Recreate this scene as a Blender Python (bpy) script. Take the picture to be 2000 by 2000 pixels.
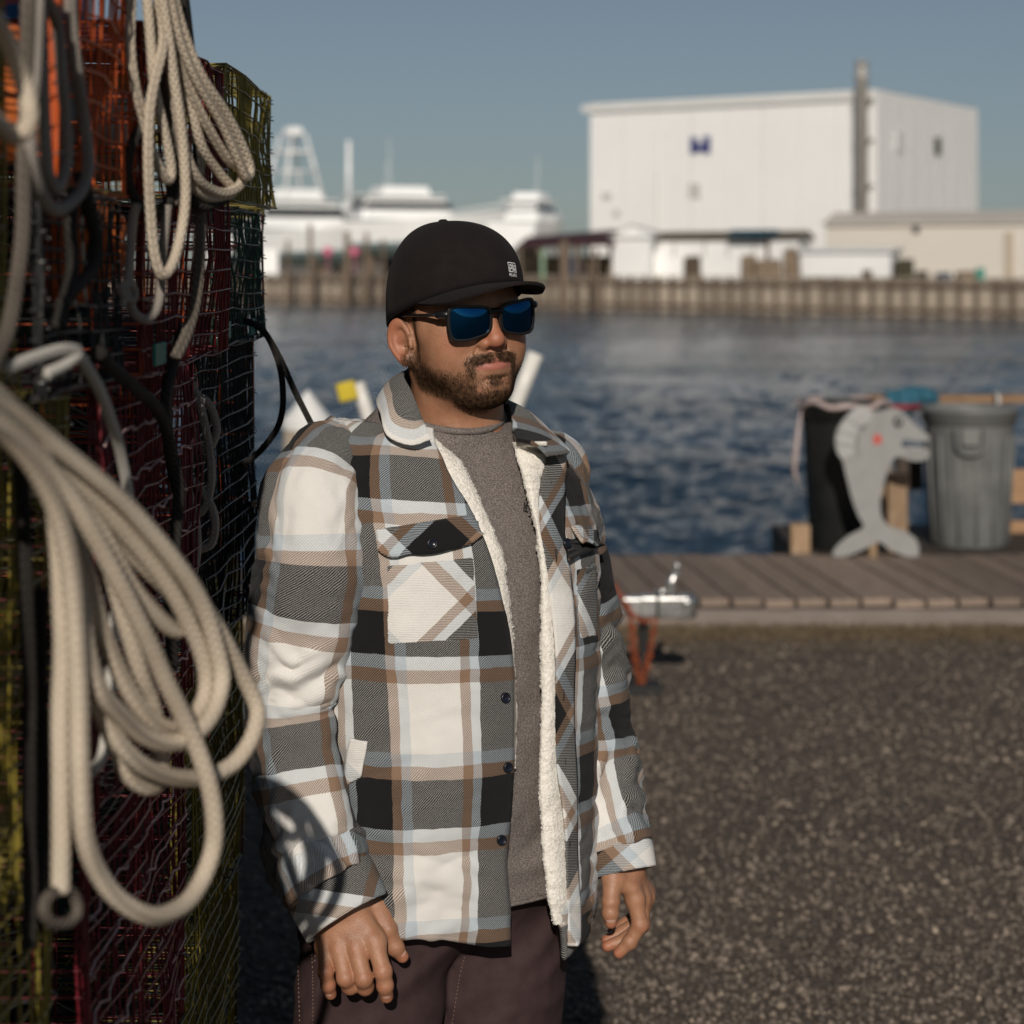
import bpy, math, random
import numpy as np
from mathutils import Vector, Matrix
from mathutils.bvhtree import BVHTree
random.seed(7)
rng = np.random.default_rng(7)
for _o in list(bpy.data.objects): bpy.data.objects.remove(_o)
SC = bpy.context.scene
COL = SC.collection
R = math.radians
# ------------------------------------------------------------------ camera
H = 1.78            # eye height of the photographer
FP = 4166.7         # focal length in pixels of a 2000 px frame (50 mm on 24 mm)
HOR = 510.0         # image row of the horizon
cam_d = bpy.data.cameras.new('camera'); cam = bpy.data.objects.new('camera', cam_d); COL.objects.link(cam)
cam.location = (0, 0, H); cam.rotation_euler = (R(90), 0, 0)
cam_d.lens = 50; cam_d.sensor_width = 24; cam_d.sensor_height = 24; cam_d.sensor_fit = 'HORIZONTAL'
cam_d.shift_y = -(1000 - HOR) / 2000
cam_d.clip_start = 0.05; cam_d.clip_end = 6000
cam_d.dof.use_dof = True; cam_d.dof.focus_distance = 2.86; cam_d.dof.aperture_fstop = 3.3
SC.camera = cam
# ------------------------------------------------------------------ sky, sun, exposure
SUN_AZ, SUN_EL = 0.6, 25.0     # light travels away from the camera, a little to the right
W = bpy.data.worlds.new('World'); SC.world = W; W.use_nodes = True
nt = W.node_tree; bg = nt.nodes['Background']
sky = nt.nodes.new('ShaderNodeTexSky'); sky.sky_type = 'NISHITA'; sky.sun_disc = False
sky.sun_elevation = R(SUN_EL); sky.sun_rotation = R(180 + SUN_AZ)
sky.air_density = .82; sky.dust_density = .35; sky.ozone_density = 2.2; sky.altitude = 0
hs = nt.nodes.new('ShaderNodeHueSaturation'); hs.inputs['Saturation'].default_value = 0.62
tn = nt.nodes.new('ShaderNodeMix'); tn.data_type = 'RGBA'; tn.blend_type = 'MULTIPLY'; tn.inputs[0].default_value = 1; tn.inputs[7].default_value = (.92, 1.0, 1.05, 1)   # the air is a touch bluer than the model sky
nt.links.new(sky.outputs[0], hs.inputs['Color']); nt.links.new(hs.outputs[0], tn.inputs[6]); nt.links.new(tn.outputs[2], bg.inputs[0]); bg.inputs[1].default_value = 0.05
sl = bpy.data.lights.new('sun', 'SUN'); so = bpy.data.objects.new('sun', sl); COL.objects.link(so)
sl.energy = 4.9; sl.angle = R(0.6); sl.color = (1.0, 0.915, 0.815)
_d = Vector((math.sin(R(SUN_AZ)) * math.cos(R(SUN_EL)), math.cos(R(SUN_AZ)) * math.cos(R(SUN_EL)), -math.sin(R(SUN_EL))))
so.rotation_euler = _d.to_track_quat('-Z', 'Y').to_euler()
so.location = (-3, -6, 6)
vs = SC.view_settings; vs.view_transform = 'Standard'; vs.look = 'None'; vs.exposure = -0.55; vs.gamma = 1.0; vs.use_curve_mapping = False
SC.cycles.use_denoising = True
SC.cycles.max_bounces = 8; SC.cycles.transparent_max_bounces = 12
try: SC.cycles.denoiser = 'OPENIMAGEDENOISE'
except Exception: pass
# ------------------------------------------------------------------ helpers
def P(x, y, Z):
    """place on the image ray (2000 px frame) at depth Z"""
    return np.array(((x - 1000) / FP * Z, Z, H - (y - HOR) / FP * Z))
def px(p):
    p = np.asarray(p, float)
    return np.stack((1000 + FP * p[..., 0] / p[..., 1], HOR + FP * (H - p[..., 2]) / p[..., 1]), -1)
def tag(o, label=None, cat=None, group=None, kind=None):
    if label: o['label'] = label
    if cat: o['category'] = cat
    if group: o['group'] = group
    if kind: o['kind'] = kind
    return o
def empty(name, loc=(0, 0, 0), rz=0):
    o = bpy.data.objects.new(name, None); COL.objects.link(o); o.location = loc; o.rotation_euler = (0, 0, rz)
    o.empty_display_size = 0.1
    return o
def mesh_obj(name, V, F, mat=None, parent=None, uv=None, smooth=True, attrs=None, loc=None):
    me = bpy.data.meshes.new(name)
    V = np.asarray(V, np.float64)
    if isinstance(F, np.ndarray):
        F = F.astype(np.int32); n, k = F.shape
        me.vertices.add(len(V)); me.vertices.foreach_set('co', V.astype(np.float32).ravel())
        me.loops.add(n * k); me.loops.foreach_set('vertex_index', F.ravel())
        me.polygons.add(n); me.polygons.foreach_set('loop_start', np.arange(0, n * k, k, dtype=np.int32))
        me.update(calc_edges=True); me.validate()
    else:
        me.from_pydata([tuple(v) for v in V], [], [tuple(int(i) for i in f) for f in F]); me.update()
    if uv is not None:
        ul = me.uv_layers.new(name='UVMap'); li = np.empty(len(me.loops), np.int32); me.loops.foreach_get('vertex_index', li)
        ul.data.foreach_set('uv', np.asarray(uv, np.float32)[li].ravel())
    if attrs:
        for an, av in attrs.items():
            a = me.attributes.new(an, 'FLOAT', 'POINT'); a.data.foreach_set('value', np.asarray(av, np.float32))
    if smooth: me.polygons.foreach_set('use_smooth', np.ones(len(me.polygons), bool))
    if mat: me.materials.append(mat)
    o = bpy.data.objects.new(name, me); COL.objects.link(o)
    if loc is not None: o.location = loc
    if parent is not None: o.parent = parent
    return o
class MB:
    """collects polygons; build() links them as one mesh object"""
    def __init__(s): s.v = []; s.f = []; s.n = 0
    def add(s, V, F):
        V = np.asarray(V, float); F = np.asarray(F)
        s.v.append(V); s.f.extend((F + s.n).tolist()); s.n += len(V); return s
    def box(s, c, d, rz=0, M=None, taper=1.0):
        x, y, z = np.array(d) / 2
        V = np.array([(-x, -y, -z), (x, -y, -z), (x, y, -z), (-x, y, -z), (-x * taper, -y * taper, z), (x * taper, -y * taper, z), (x * taper, y * taper, z), (-x * taper, y * taper, z)])
        if M is not None: V = V @ np.array(M).T
        if rz: cs, sn = math.cos(rz), math.sin(rz); V = V @ np.array([[cs, -sn, 0], [sn, cs, 0], [0, 0, 1]]).T
        return s.add(V + np.array(c), [(0, 3, 2, 1), (4, 5, 6, 7), (0, 1, 5, 4), (1, 2, 6, 5), (2, 3, 7, 6), (3, 0, 4, 7)])
    def tube(s, path, r, n=8, caps=True, flat=1.0):
        V, F, _ = tube_arrays(path, r, n, caps, flat)
        s.v.append(V); s.f.extend([[i + s.n for i in f] for f in F]); s.n += len(V); return s
    def prism(s, poly, z0, z1):
        n = len(poly); V = [(p[0], p[1], z0) for p in poly] + [(p[0], p[1], z1) for p in poly]
        F = [list(range(n))[::-1], list(range(n, 2 * n))] + [[i, (i + 1) % n, n + (i + 1) % n, n + i] for i in range(n)]
        s.v.append(np.array(V, float)); s.f.extend([[i + s.n for i in f] for f in F]); s.n += len(V); return s
    def lathe(s, prof, c, n=24):
        V = []; 
        for r, z in prof:
            for k in range(n):
                a = 2 * math.pi * k / n; V.append((c[0] + r * math.cos(a), c[1] + r * math.sin(a), c[2] + z))
        F = []
        for i in range(len(prof) - 1):
            for k in range(n):
                k2 = (k + 1) % n; F.append([i * n + k, i * n + k2, (i + 1) * n + k2, (i + 1) * n + k])
        F.append(list(range(n))[::-1]); F.append([(len(prof) - 1) * n + k for k in range(n)])
        s.v.append(np.array(V)); s.f.extend([[i + s.n for i in f] for f in F]); s.n += len(V); return s
    def build(s, name, mat, parent=None, smooth=False, bevel=0, loc=None):
        V = np.concatenate(s.v)
        if loc is not None: V = V - np.array(loc)
        o = mesh_obj(name, V, s.f, mat, parent, smooth=smooth, loc=loc)
        if bevel:
            m = o.modifiers.new('bevel', 'BEVEL'); m.width = bevel; m.segments = 2; m.limit_method = 'ANGLE'
        return o
def tube_arrays(path, r, n=8, caps=True, flat=1.0):
    p = np.asarray(path, float); m = len(p); r = np.broadcast_to(np.asarray(r, float), (m,))
    t = np.gradient(p, axis=0); t /= np.linalg.norm(t, axis=1)[:, None] + 1e-12
    a = np.array((0, 0, 1.0)) if abs(t[0, 2]) < .9 else np.array((1.0, 0, 0))
    nrm = np.cross(t[0], a); nrm /= np.linalg.norm(nrm); N = [nrm]
    for i in range(1, m):
        v = N[-1] - t[i] * np.dot(N[-1], t[i]); N.append(v / (np.linalg.norm(v) + 1e-12))
    N = np.array(N); B = np.cross(t, N); ang = np.arange(n) * 2 * math.pi / n
    V = p[:, None] + r[:, None, None] * (np.cos(ang)[None, :, None] * N[:, None] + flat * np.sin(ang)[None, :, None] * B[:, None])
    i = np.arange(m - 1)[:, None]; k = np.arange(n)[None]; k2 = (k + 1) % n
    F = np.stack((i * n + k, i * n + k2, (i + 1) * n + k2, (i + 1) * n + k), -1).reshape(-1, 4).tolist()
    if caps: F.append(list(range(n))[::-1]); F.append([(m - 1) * n + q for q in range(n)])
    L = np.concatenate(([0], np.cumsum(np.linalg.norm(np.diff(p, axis=0), axis=1))))
    uv = np.stack((np.broadcast_to(ang / (2 * math.pi), (m, n)), np.broadcast_to(L[:, None], (m, n))), -1).reshape(-1, 2)
    return V.reshape(-1, 3), F, uv
def spline(pts, n=80, closed=False):
    """Catmull-Rom (centripetal-ish by chord length) through points"""
    p = np.asarray(pts, float)
    if closed: p = np.vstack((p[-1], p, p[0], p[1]))
    else: p = np.vstack((2 * p[0] - p[1], p, 2 * p[-1] - p[-2]))
    seg = len(p) - 3; L = np.linalg.norm(np.diff(p[1:-1], axis=0), axis=1); c = np.concatenate(([0], np.cumsum(L)))
    q = np.linspace(0, c[-1], n, endpoint=not closed); i = np.clip(np.searchsorted(c, q, 'right') - 1, 0, seg - 1)
    t = ((q - c[i]) / np.maximum(L[i], 1e-9))[:, None]
    a, b, d, e = p[i], p[i + 1], p[i + 2], p[i + 3]
    return .5 * (2 * b + (d - a) * t + (2 * a - 5 * b + 4 * d - e) * t * t + (3 * b - a - 3 * d + e) * t ** 3)
def tab(x, xs, ys):
    """smooth table lookup (monotone x)"""
    xs = np.asarray(xs, float); ys = np.asarray(ys, float); x = np.asarray(x, float)
    d = np.gradient(ys, xs); i = np.clip(np.searchsorted(xs, x, 'right') - 1, 0, len(xs) - 2)
    h = xs[i + 1] - xs[i]; t = np.clip((x - xs[i]) / h, 0, 1)
    return (2 * t**3 - 3 * t**2 + 1) * ys[i] + (t**3 - 2 * t**2 + t) * h * d[i] + (-2 * t**3 + 3 * t**2) * ys[i + 1] + (t**3 - t**2) * h * d[i + 1]
def grid_faces(nu, nv, cu=False, cv=False):
    i = np.arange(nu if cu else nu - 1)[:, None]; j = np.arange(nv if cv else nv - 1)[None]
    i2 = (i + 1) % nu; j2 = (j + 1) % nv
    return np.stack((i * nv + j, i2 * nv + j, i2 * nv + j2, i * nv + j2), -1).reshape(-1, 4)
_tabs = rng.integers(0, 1 << 30, 4)
def _hash(i, j, k, s):
    n = (i * 374761393 + j * 668265263 + k * 2147483647 + s * 1274126177) & 0xffffffff
    n = ((n ^ (n >> 13)) * 1274126177) & 0xffffffff
    return ((n ^ (n >> 16)) & 0xffff) / 32767.5 - 1
def noise(q, s=0):
    """value noise in -1..1 on (...,3) points"""
    q = np.asarray(q, float); f = np.floor(q); t = q - f; t = t * t * (3 - 2 * t); f = f.astype(np.int64)
    r = 0
    for a in (0, 1):
        for b in (0, 1):
            for c in (0, 1):
                w = (t[..., 0] if a else 1 - t[..., 0]) * (t[..., 1] if b else 1 - t[..., 1]) * (t[..., 2] if c else 1 - t[..., 2])
                r = r + w * _hash(f[..., 0] + a, f[..., 1] + b, f[..., 2] + c, s)
    return r
def fbm(q, o=3, s=0):
    q = np.asarray(q, float); return sum(noise(q * 2**k, s + k) / 2**k for k in range(o))
def surface_nets(F, org, h):
    """quads of the zero level of a sampled distance field"""
    S = F < 0; nx, ny, nz = F.shape
    cs = np.zeros((nx - 1, ny - 1, nz - 1), np.int8)
    for a in (0, 1):
        for b in (0, 1):
            for c in (0, 1): cs += S[a:nx - 1 + a, b:ny - 1 + b, c:nz - 1 + c]
    act = (cs > 0) & (cs < 8); idx = np.full(act.shape, -1, np.int64); I = np.argwhere(act); idx[act] = np.arange(len(I))
    acc = np.zeros((len(I), 3)); cnt = np.zeros(len(I)); off = [(a, b, c) for a in (0, 1) for b in (0, 1) for c in (0, 1)]
    for ax in range(3):
        for o in off:
            if o[ax]: continue
            o2 = list(o); o2[ax] = 1
            f0 = F[I[:, 0] + o[0], I[:, 1] + o[1], I[:, 2] + o[2]]; f1 = F[I[:, 0] + o2[0], I[:, 1] + o2[1], I[:, 2] + o2[2]]
            m = (f0 < 0) != (f1 < 0); t = np.where(m, f0 / np.where(m, f0 - f1, 1), 0)
            pt = np.array(o, float)[None] + t[:, None] * np.eye(3)[ax][None]
            acc += pt * m[:, None]; cnt += m
    V = (I + acc / cnt[:, None]) * h + np.array(org)
    Q = []
    for ax in range(3):
        b, c = (ax + 1) % 3, (ax + 2) % 3
        sl0 = [slice(None)] * 3; sl1 = [slice(None)] * 3; sl0[ax] = slice(0, -1); sl1[ax] = slice(1, None)
        s0 = S[tuple(sl0)]; s1 = S[tuple(sl1)]
        E = np.argwhere(s0 != s1); E = E[(E[:, b] > 0) & (E[:, c] > 0) & (E[:, b] < F.shape[b] - 1) & (E[:, c] < F.shape[c] - 1)]
        e = np.eye(3, dtype=int)
        q = np.stack([idx[tuple((E - d).T)] for d in (0 * e[0], e[b], e[b] + e[c], e[c])], -1)
        fl = s0[tuple(E.T)]; q = np.where(fl[:, None], q, q[:, ::-1]); Q.append(q)
    Q = np.concatenate(Q); return V, Q[(Q >= 0).all(1)]
def smin(a, b, k): 
    h = np.clip(.5 + .5 * (b - a) / k, 0, 1); return b + (a - b) * h - k * h * (1 - h)
def smax(a, b, k): return -smin(-a, -b, k)
def s_ell(p, c, r):
    q = (p - np.array(c)) ; r = np.array(r); k0 = np.linalg.norm(q / r, axis=-1); k1 = np.linalg.norm(q / (r * r), axis=-1) + 1e-9
    return k0 * (k0 - 1) / k1
def s_cone(p, a, b, ra, rb):
    a = np.array(a, float); b = np.array(b, float); ba = b - a; t = np.clip(((p - a) @ ba) / (ba @ ba), 0, 1)
    return np.linalg.norm(p - a - t[..., None] * ba, axis=-1) - (ra + (rb - ra) * t)
def sdf_grid(lo, hi, h):
    ax = [np.arange(lo[i], hi[i], h) for i in range(3)]
    return np.stack(np.meshgrid(*ax, indexing='ij'), -1)
# ------------------------------------------------------------------ materials
class NT:
    def __init__(s, name, rough=.7, col=(.5, .5, .5), metal=0, spec=.5):
        s.m = bpy.data.materials.new(name); s.m.use_nodes = True; s.t = s.m.node_tree; s.b = s.t.nodes['Principled BSDF']
        s.b.inputs['Roughness'].default_value = rough; s.b.inputs['Base Color'].default_value = (*col, 1); s.b.inputs['Metallic'].default_value = metal
        s.b.inputs['Specular IOR Level'].default_value = spec
    def n(s, t, **k):
        o = s.t.nodes.new(t)
        for a, v in k.items():
            if a.startswith('i_'): o.inputs[a[2:].replace('_', ' ')].default_value = v
            else: setattr(o, a, v)
        return o
    def l(s, a, b): s.t.links.new(a, b)
    def math(s, op, a, b=None, c=None, clamp=False):
        o = s.n('ShaderNodeMath', operation=op, use_clamp=clamp)
        for i, v in enumerate((a, b, c)):
            if v is None: continue
            if isinstance(v, (int, float)): o.inputs[i].default_value = v
            else: s.l(v, o.inputs[i])
        return o.outputs[0]
    def mix(s, f, a, b, bt='MIX'):
        o = s.n('ShaderNodeMix', data_type='RGBA', blend_type=bt)
        for i, v in ((0, f), (6, a), (7, b)):
            if isinstance(v, (int, float)): o.inputs[i].default_value = v
            elif isinstance(v, tuple): o.inputs[i].default_value = (*v, 1) if len(v) == 3 else v
            else: s.l(v, o.inputs[i])
        return o.outputs[2]
    def noise(s, scale, detail=3, rough=.55, vec=None, dist=0):
        o = s.n('ShaderNodeTexNoise'); o.inputs['Scale'].default_value = scale; o.inputs['Detail'].default_value = detail; o.inputs['Roughness'].default_value = rough
        o.inputs['Distortion'].default_value = dist
        if vec is not None: s.l(vec, o.inputs['Vector'])
        return o.outputs['Fac']
    def ramp(s, f, stops, interp='LINEAR'):
        o = s.n('ShaderNodeValToRGB'); cr = o.color_ramp; cr.interpolation = interp
        while len(cr.elements) < len(stops): cr.elements.new(.5)
        for e, (p, c) in zip(cr.elements, stops):
            e.position = p; e.color = (*c, 1) if not isinstance(c, (int, float)) else (c, c, c, 1)
        s.l(f, o.inputs[0]); return o.outputs[0]
    def obj(s): return s.n('ShaderNodeTexCoord').outputs['Object']
    def uv(s): return s.n('ShaderNodeTexCoord').outputs['UV']
    def map(s, vec, scale=(1, 1, 1), rot=(0, 0, 0), loc=(0, 0, 0)):
        o = s.n('ShaderNodeMapping'); o.inputs['Scale'].default_value = scale; o.inputs['Rotation'].default_value = rot; o.inputs['Location'].default_value = loc
        s.l(vec, o.inputs[0]); return o.outputs[0]
    def col(s, c): s.l(c, s.b.inputs['Base Color']); return s
    def bump(s, hgt, dist=.001, strength=1.0):
        o = s.n('ShaderNodeBump'); o.inputs['Distance'].default_value = dist; o.inputs['Strength'].default_value = strength; s.l(hgt, o.inputs['Height'])
        s.l(o.outputs[0], s.b.inputs['Normal']); return s
def simple(name, col, rough=.7, var=.25, scale=20, metal=0, bump=0, bscale=200, spec=.5, scl=(1, 1, 1)):
    """a colour with uneven tone and fine relief"""
    M = NT(name, rough, col, metal, spec); v = M.map(M.obj(), scl)
    f = M.noise(scale, 5, .6, v); d = tuple(max(0, c * (1 - var)) for c in col); u = tuple(min(1, c * (1 + var)) for c in col)
    M.col(M.ramp(f, [(.3, d), (.7, u)]))
    r = M.math('ADD', M.math('MULTIPLY', f, .2), rough - .1); M.l(r, M.b.inputs['Roughness'])
    if bump: M.bump(M.noise(bscale, 4, .6, v), bump)
    return M.m
# ================================================================== THE MAN
HEAD_O = np.array((-.076, 2.955, 1.703)); YAW = R(30); ROLL = R(5)
_hx = np.array((-math.cos(YAW), -math.sin(YAW), 0)); _hy = np.array((math.sin(YAW), -math.cos(YAW), 0)); _hz = np.array((0, 0, 1.0))
_cr, _sr = math.cos(ROLL), math.sin(ROLL)
HX = _hx * _cr - _hz * _sr; HZ = _hz * _cr + _hx * _sr; HY = _hy      # man's right, up, forward
def hw(p):
    p = np.asarray(p, float); return HEAD_O + p[..., :1] * HX + p[..., 1:2] * HY + p[..., 2:3] * HZ
# ---- head distance field (x = his right, y = forward, z up, metres, origin between the eyes inside the skull)
def head_sdf(p):
    x = np.abs(p[..., 0]); y = p[..., 1]; z = p[..., 2]; q = np.stack((x, y, z), -1)
    d = s_ell(q, (0, -.006, .03), (.078, .099, .09))                              # skull
    d = smin(d, s_ell(q, (0, .032, -.035), (.068, .058, .078)), .03)              # face mass
    d = smin(d, s_cone(q, (.050, -.002, -.055), (.016, .065, -.090), .020, .021), .028)   # jaw
    d = smin(d, s_ell(q, (.043, .050, -.040), (.028, .030, .036)), .022)          # cheek
    d = smin(d, s_cone(q, (.036, .074, -.016), (.062, .034, -.012), .013, .012), .02)    # cheek bone
    d = smin(d, s_ell(q, (0, .074, -.064), (.034, .026, .028)), .016)             # muzzle
    d = smin(d, s_ell(q, (0, .077, -.094), (.022, .018, .016)), .018)             # chin
    d = smin(d, s_ell(q, (0, .033, -.102), (.042, .045, .023)), .025)             # under the chin
    d = smin(d, s_cone(q, (.010, .084, .020), (.046, .070, .016), .012, .010), .018)      # brow
    d = smax(d, -s_ell(q, (.033, .100, -.001), (.018, .016, .012)), .014)         # eye sockets
    d = smin(d, s_ell(q, (.033, .078, -.002), (.014, .012, .011)), .006)          # eyes
    nz = s_cone(q, (0, .088, .004), (0, .1045, -.026), .0085, .0108)
    nz = smin(nz, s_ell(q, (0, .1045, -.0295), (.0115, .0105, .0095)), .006)      # tip
    nz = smin(nz, s_ell(q, (.0135, .0945, -.0325), (.0075, .0105, .0085)), .005)  # wings
    d = smin(d, nz, .009)
    d = smax(d, -s_ell(q, (.0068, .1005, -.0425), (.0040, .0062, .0046)), .0025)  # nostrils
    d = smax(d, -s_cone(q, (.0205, .0905, -.038), (.0300, .082, -.057), .0012, .0010), .006)   # nasolabial line
    d = smax(d, -s_cone(q, (0, .106, -.046), (0, .1045, -.053), .0012, .0015), .004)           # philtrum
    lz = -.0605 + .06 * x                                                         # mouth corners turn slightly up
    yy = .0975 - 9.5 * x * x                                                            # lip arc
    up = np.sqrt(((y - yy) / 1.0)**2 + ((z - (lz + .0036 * (1 - .35 * (x / .025)**2))) / 1.0)**2) - np.clip(.0044 * (1 - (x / .030)**2), .0004, 1)
    lo = np.sqrt(((y - yy + .0008))**2 + ((z - (lz - .0055 * (1 - .4 * (x / .025)**2))))**2) - np.clip(.0056 * (1 - (x / .028)**2), .0004, 1)
    lips = np.maximum(np.minimum(up, lo), x - .029); d = smin(d, lips, .0045)
    gv = np.maximum(np.sqrt((y - yy - .0045)**2 + ((z - lz) * 1.6)**2) - .0018, x - .0265); d = smax(d, -gv, .0022)
    d = smax(d, -s_cone(q, (0, .1005, -.083), (.014, .094, -.082), .002, .001), .008)   # fold above the chin
    nk = s_cone(q, (0, -.016, -.06), (0, -.030, -.22), .061, .069)                       # neck
    nk = smin(nk, s_cone(q, (.052, -.018, -.07), (.016, .022, -.19), .013, .011), .02)
    d = smin(d, nk, .022)
    d = smin(d, s_ell(q, (0, -.050, -.26), (.11, .055, .06)), .05)
    # ear
    E = np.array((.083, -.012, -.027)); wv = np.array((.50, -.866, 0)); zv = np.array((0.06, -.16, .985)); wv -= zv * (wv @ zv); wv /= np.linalg.norm(wv); zv /= np.linalg.norm(zv)
    nv = np.cross(wv, zv); nv = nv if nv[0] > 0 else -nv
    e = q - E; ew = e @ wv; ez = e @ zv; en = e @ nv
    aw = np.where(ez > -.002, .0190, .0190 - .28 * np.clip(-ez - .002, 0, .03)); rr = np.sqrt((ew / aw)**2 + (ez / .0315)**2)
    ring = (rr - 1) * .016
    disc = smax(ring, np.abs(en + .0015) - .0028, .003)
    th = np.arctan2(ez, ew)
    hel = np.sqrt((ring + .0020)**2 + (en - .0034)**2) - np.where((ew < -.008) & (ez < .006), .0010, .0032)
    ear = smin(disc, hel, .003)
    rr2 = np.sqrt(((ew + .002) / .0118)**2 + ((ez - .003) / .0205)**2); anti = np.sqrt(((rr2 - 1) * .0115)**2 + (en - .0022)**2) - np.where(ew < -.004, .0006, .0027)
    ear = smin(ear, anti, .003)
    ear = smax(ear, -s_ell(np.stack((ew, ez, en), -1), (-.005, -.004, .004), (.0088, .0120, .0075)), .002)
    ear = smin(ear, s_ell(np.stack((ew, ez, en), -1), (-.009, -.0265, .0), (.0078, .0085, .0042)), .004)
    ear = smin(ear, s_ell(np.stack((ew, ez, en), -1), (-.0165, -.006, .003), (.0035, .0062, .0040)), .003)
    ear = smin(ear, s_cone(q, (.068, -.005, -.02), (.080, -.016, -.024), .010, .006), .006)
    return smin(d, ear, .004)
def field(f, lo, hi, h):
    lo = np.array(lo, float); n = (np.ceil((np.array(hi) - lo) / h / 4).astype(int) + 1); out = np.full(n * 4, 1.0, np.float32)
    cg = (np.stack(np.meshgrid(*[np.arange(k) for k in n], indexing='ij'), -1) * 4 + 1.5) * h + lo
    cd = f(cg.reshape(-1, 3)).reshape(tuple(n)); out[:] = np.repeat(np.repeat(np.repeat(cd, 4, 0), 4, 1), 4, 2)
    B = np.argwhere(np.abs(cd) < 4.2 * h * 1.25)                     # only blocks near the surface are sampled finely
    o4 = np.stack(np.meshgrid(*[np.arange(4)] * 3, indexing='ij'), -1).reshape(-1, 3); I = (B[:, None] * 4 + o4[None]).reshape(-1, 3)
    out[I[:, 0], I[:, 1], I[:, 2]] = f(I * h + lo)
    return surface_nets(out, lo, h)
hV, hQ = field(head_sdf, (-.135, -.13, -.235), (.135, .13, .125), .0021)
hV = hV[:, :]
keepz = hV[:, 2]
# ---- colour masks in head space
def sstep(a, b, x): t = np.clip((x - a) / (b - a), 0, 1); return t * t * (3 - 2 * t)
def beard_mask(p):
    x = np.abs(p[:, 0]); y = p[:, 1]; z = p[:, 2]
    line = np.interp(y, [-.01, .012, .03, .055, .075, .1], [-.030, -.040, -.056, -.066, -.070, -.080])
    cheek = (.35 + .65 * sstep(.0, -.03, z - line)) * sstep(.010, -.010, z - line) * sstep(.115, .095, -z + .25 * (.05 - y)) * sstep(-.012, .004, y)
    side = sstep(.010, .0, np.abs(y - .016)) * sstep(.046, .060, x) * sstep(.03, .015, z) * sstep(-.07, -.05, z) * .75
    mus_lo = -.0545 - .20 * x; mus = (1 - .4 * sstep(.005, .002, x)) * sstep(-.043 - .1 * x, -.047 - .1 * x, z) * sstep(mus_lo - .003, mus_lo + .001, z) * sstep(.036, .028, x) * sstep(.06, .075, y)
    corner = .6 * sstep(.010, .001, np.abs(x - .0325)) * sstep(-.046, -.056, z) * sstep(-.112, -.085, z) * sstep(.05, .07, y)
    chin = sstep(-.092, -.101, z + .10 * np.abs(x - .0)) * sstep(.04, .06, y)
    soul = sstep(.013, .007, x) * sstep(-.073, -.078, z) * sstep(-.092, -.087, z) * sstep(.07, .085, y)
    free = 1 - .9 * sstep(.036, .020, x) * sstep(-.105, -.095, z) * sstep(.05, .07, y)          # clean skin round the lips
    m = np.maximum.reduce([cheek * free, side, mus, corner, chin * .85, soul * .8, .22 * sstep(.05, .065, y) * sstep(-.07, -.078, z)])
    neck = sstep(-.100, -.125, z); m = m * (1 - .93 * sstep(-.118, -.140, z))
    return np.clip(m, 0, 1)
bm = beard_mask(hV)
ax_ = np.abs(hV[:, 0]); ny_, nz_ = hV[:, 1], hV[:, 2]
lipm = sstep(.031, .024, ax_) * sstep(.078, .088, ny_) * sstep(.0098, .0070, np.abs(nz_ + .0615 - .05 * ax_) * (1 + 7 * ax_))
redm = np.maximum(sstep(.03, .012, np.linalg.norm(hV - np.array((0, .105, -.028)), axis=1)), .8 * sstep(.03, .008, np.linalg.norm(np.stack((ax_ - .045, ny_ - .07, nz_ + .03), -1), axis=1)))
redm = np.maximum(redm, .9 * sstep(.076, .088, ax_))
hairm = sstep(.045, .058, ax_) * sstep(.012, .022, nz_ + .02) * sstep(.026, .012, ny_) * sstep(.088, .08, ax_) * .8
hairm = np.maximum(hairm, sstep(-.03, -.045, ny_) * sstep(-.065, -.045, nz_) * .8)
# ---- hands: joints in image position + depth
def finger(p, pts, rad, k=.006):
    d = None
    for i in range(len(pts) - 1):
        e = s_cone(p, pts[i], pts[i + 1], rad[i], rad[i + 1]); d = e if d is None else smin(d, e, .003)
    return d
def hand_field(fingers, palm, web, wr, lo, hi, nails, h=.0016):
    def f(p):
        d = None
        for a, b, ra, rb in palm:
            e = s_cone(p, a, b, ra, rb); d = e if d is None else smin(d, e, .010)
        for a, b, ra, rb in wr: d = smin(d, s_cone(p, a, b, ra, rb), .012)
        fd = None
        for pts, rad in fingers:
            e = finger(p, pts, rad)
            for j in range(1, len(pts) - 1): e = smin(e, np.linalg.norm(p - pts[j], axis=-1) - rad[j] * 1.025, .004)
            fd = e if fd is None else smin(fd, e, .0012)
        return smin(d, fd, .007)
    V, Q = field(f, lo, hi, h); nail = np.zeros(len(V))
    return V, Q, nail
def mid(a, b, t): return a + (b - a) * t
# right hand, back of the hand to the camera
ZR = 2.765
wR = P(668, 1752, 2.785)
mcp = [P(636, 1846, ZR + .010), P(662, 1852, ZR + .001), P(696, 1852, ZR - .003), P(731, 1838, ZR + .0)]
pip = [P(636, 1898, ZR - .008), P(675, 1910, ZR - .012), P(710, 1911, ZR - .015), P(748, 1897, ZR - .014)]
dip = [P(641, 1923, ZR - .004), P(684, 1926, ZR - .002), P(713, 1927, ZR - .004), P(752, 1925, ZR - .012)]
tip = [P(646, 1941, ZR + .004), P(689, 1921, ZR + .016), P(716, 1922, ZR + .014), P(755, 1946, ZR - .004)]
rads = [(.0112, .0098, .0090, .0078), (.0118, .0110, .0102, .0088), (.0122, .0114, .0106, .0092), (.0122, .0112, .0102, .0088)]
fR = [([mcp[i], pip[i], dip[i], tip[i]], rads[i]) for i in range(4)]
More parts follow.
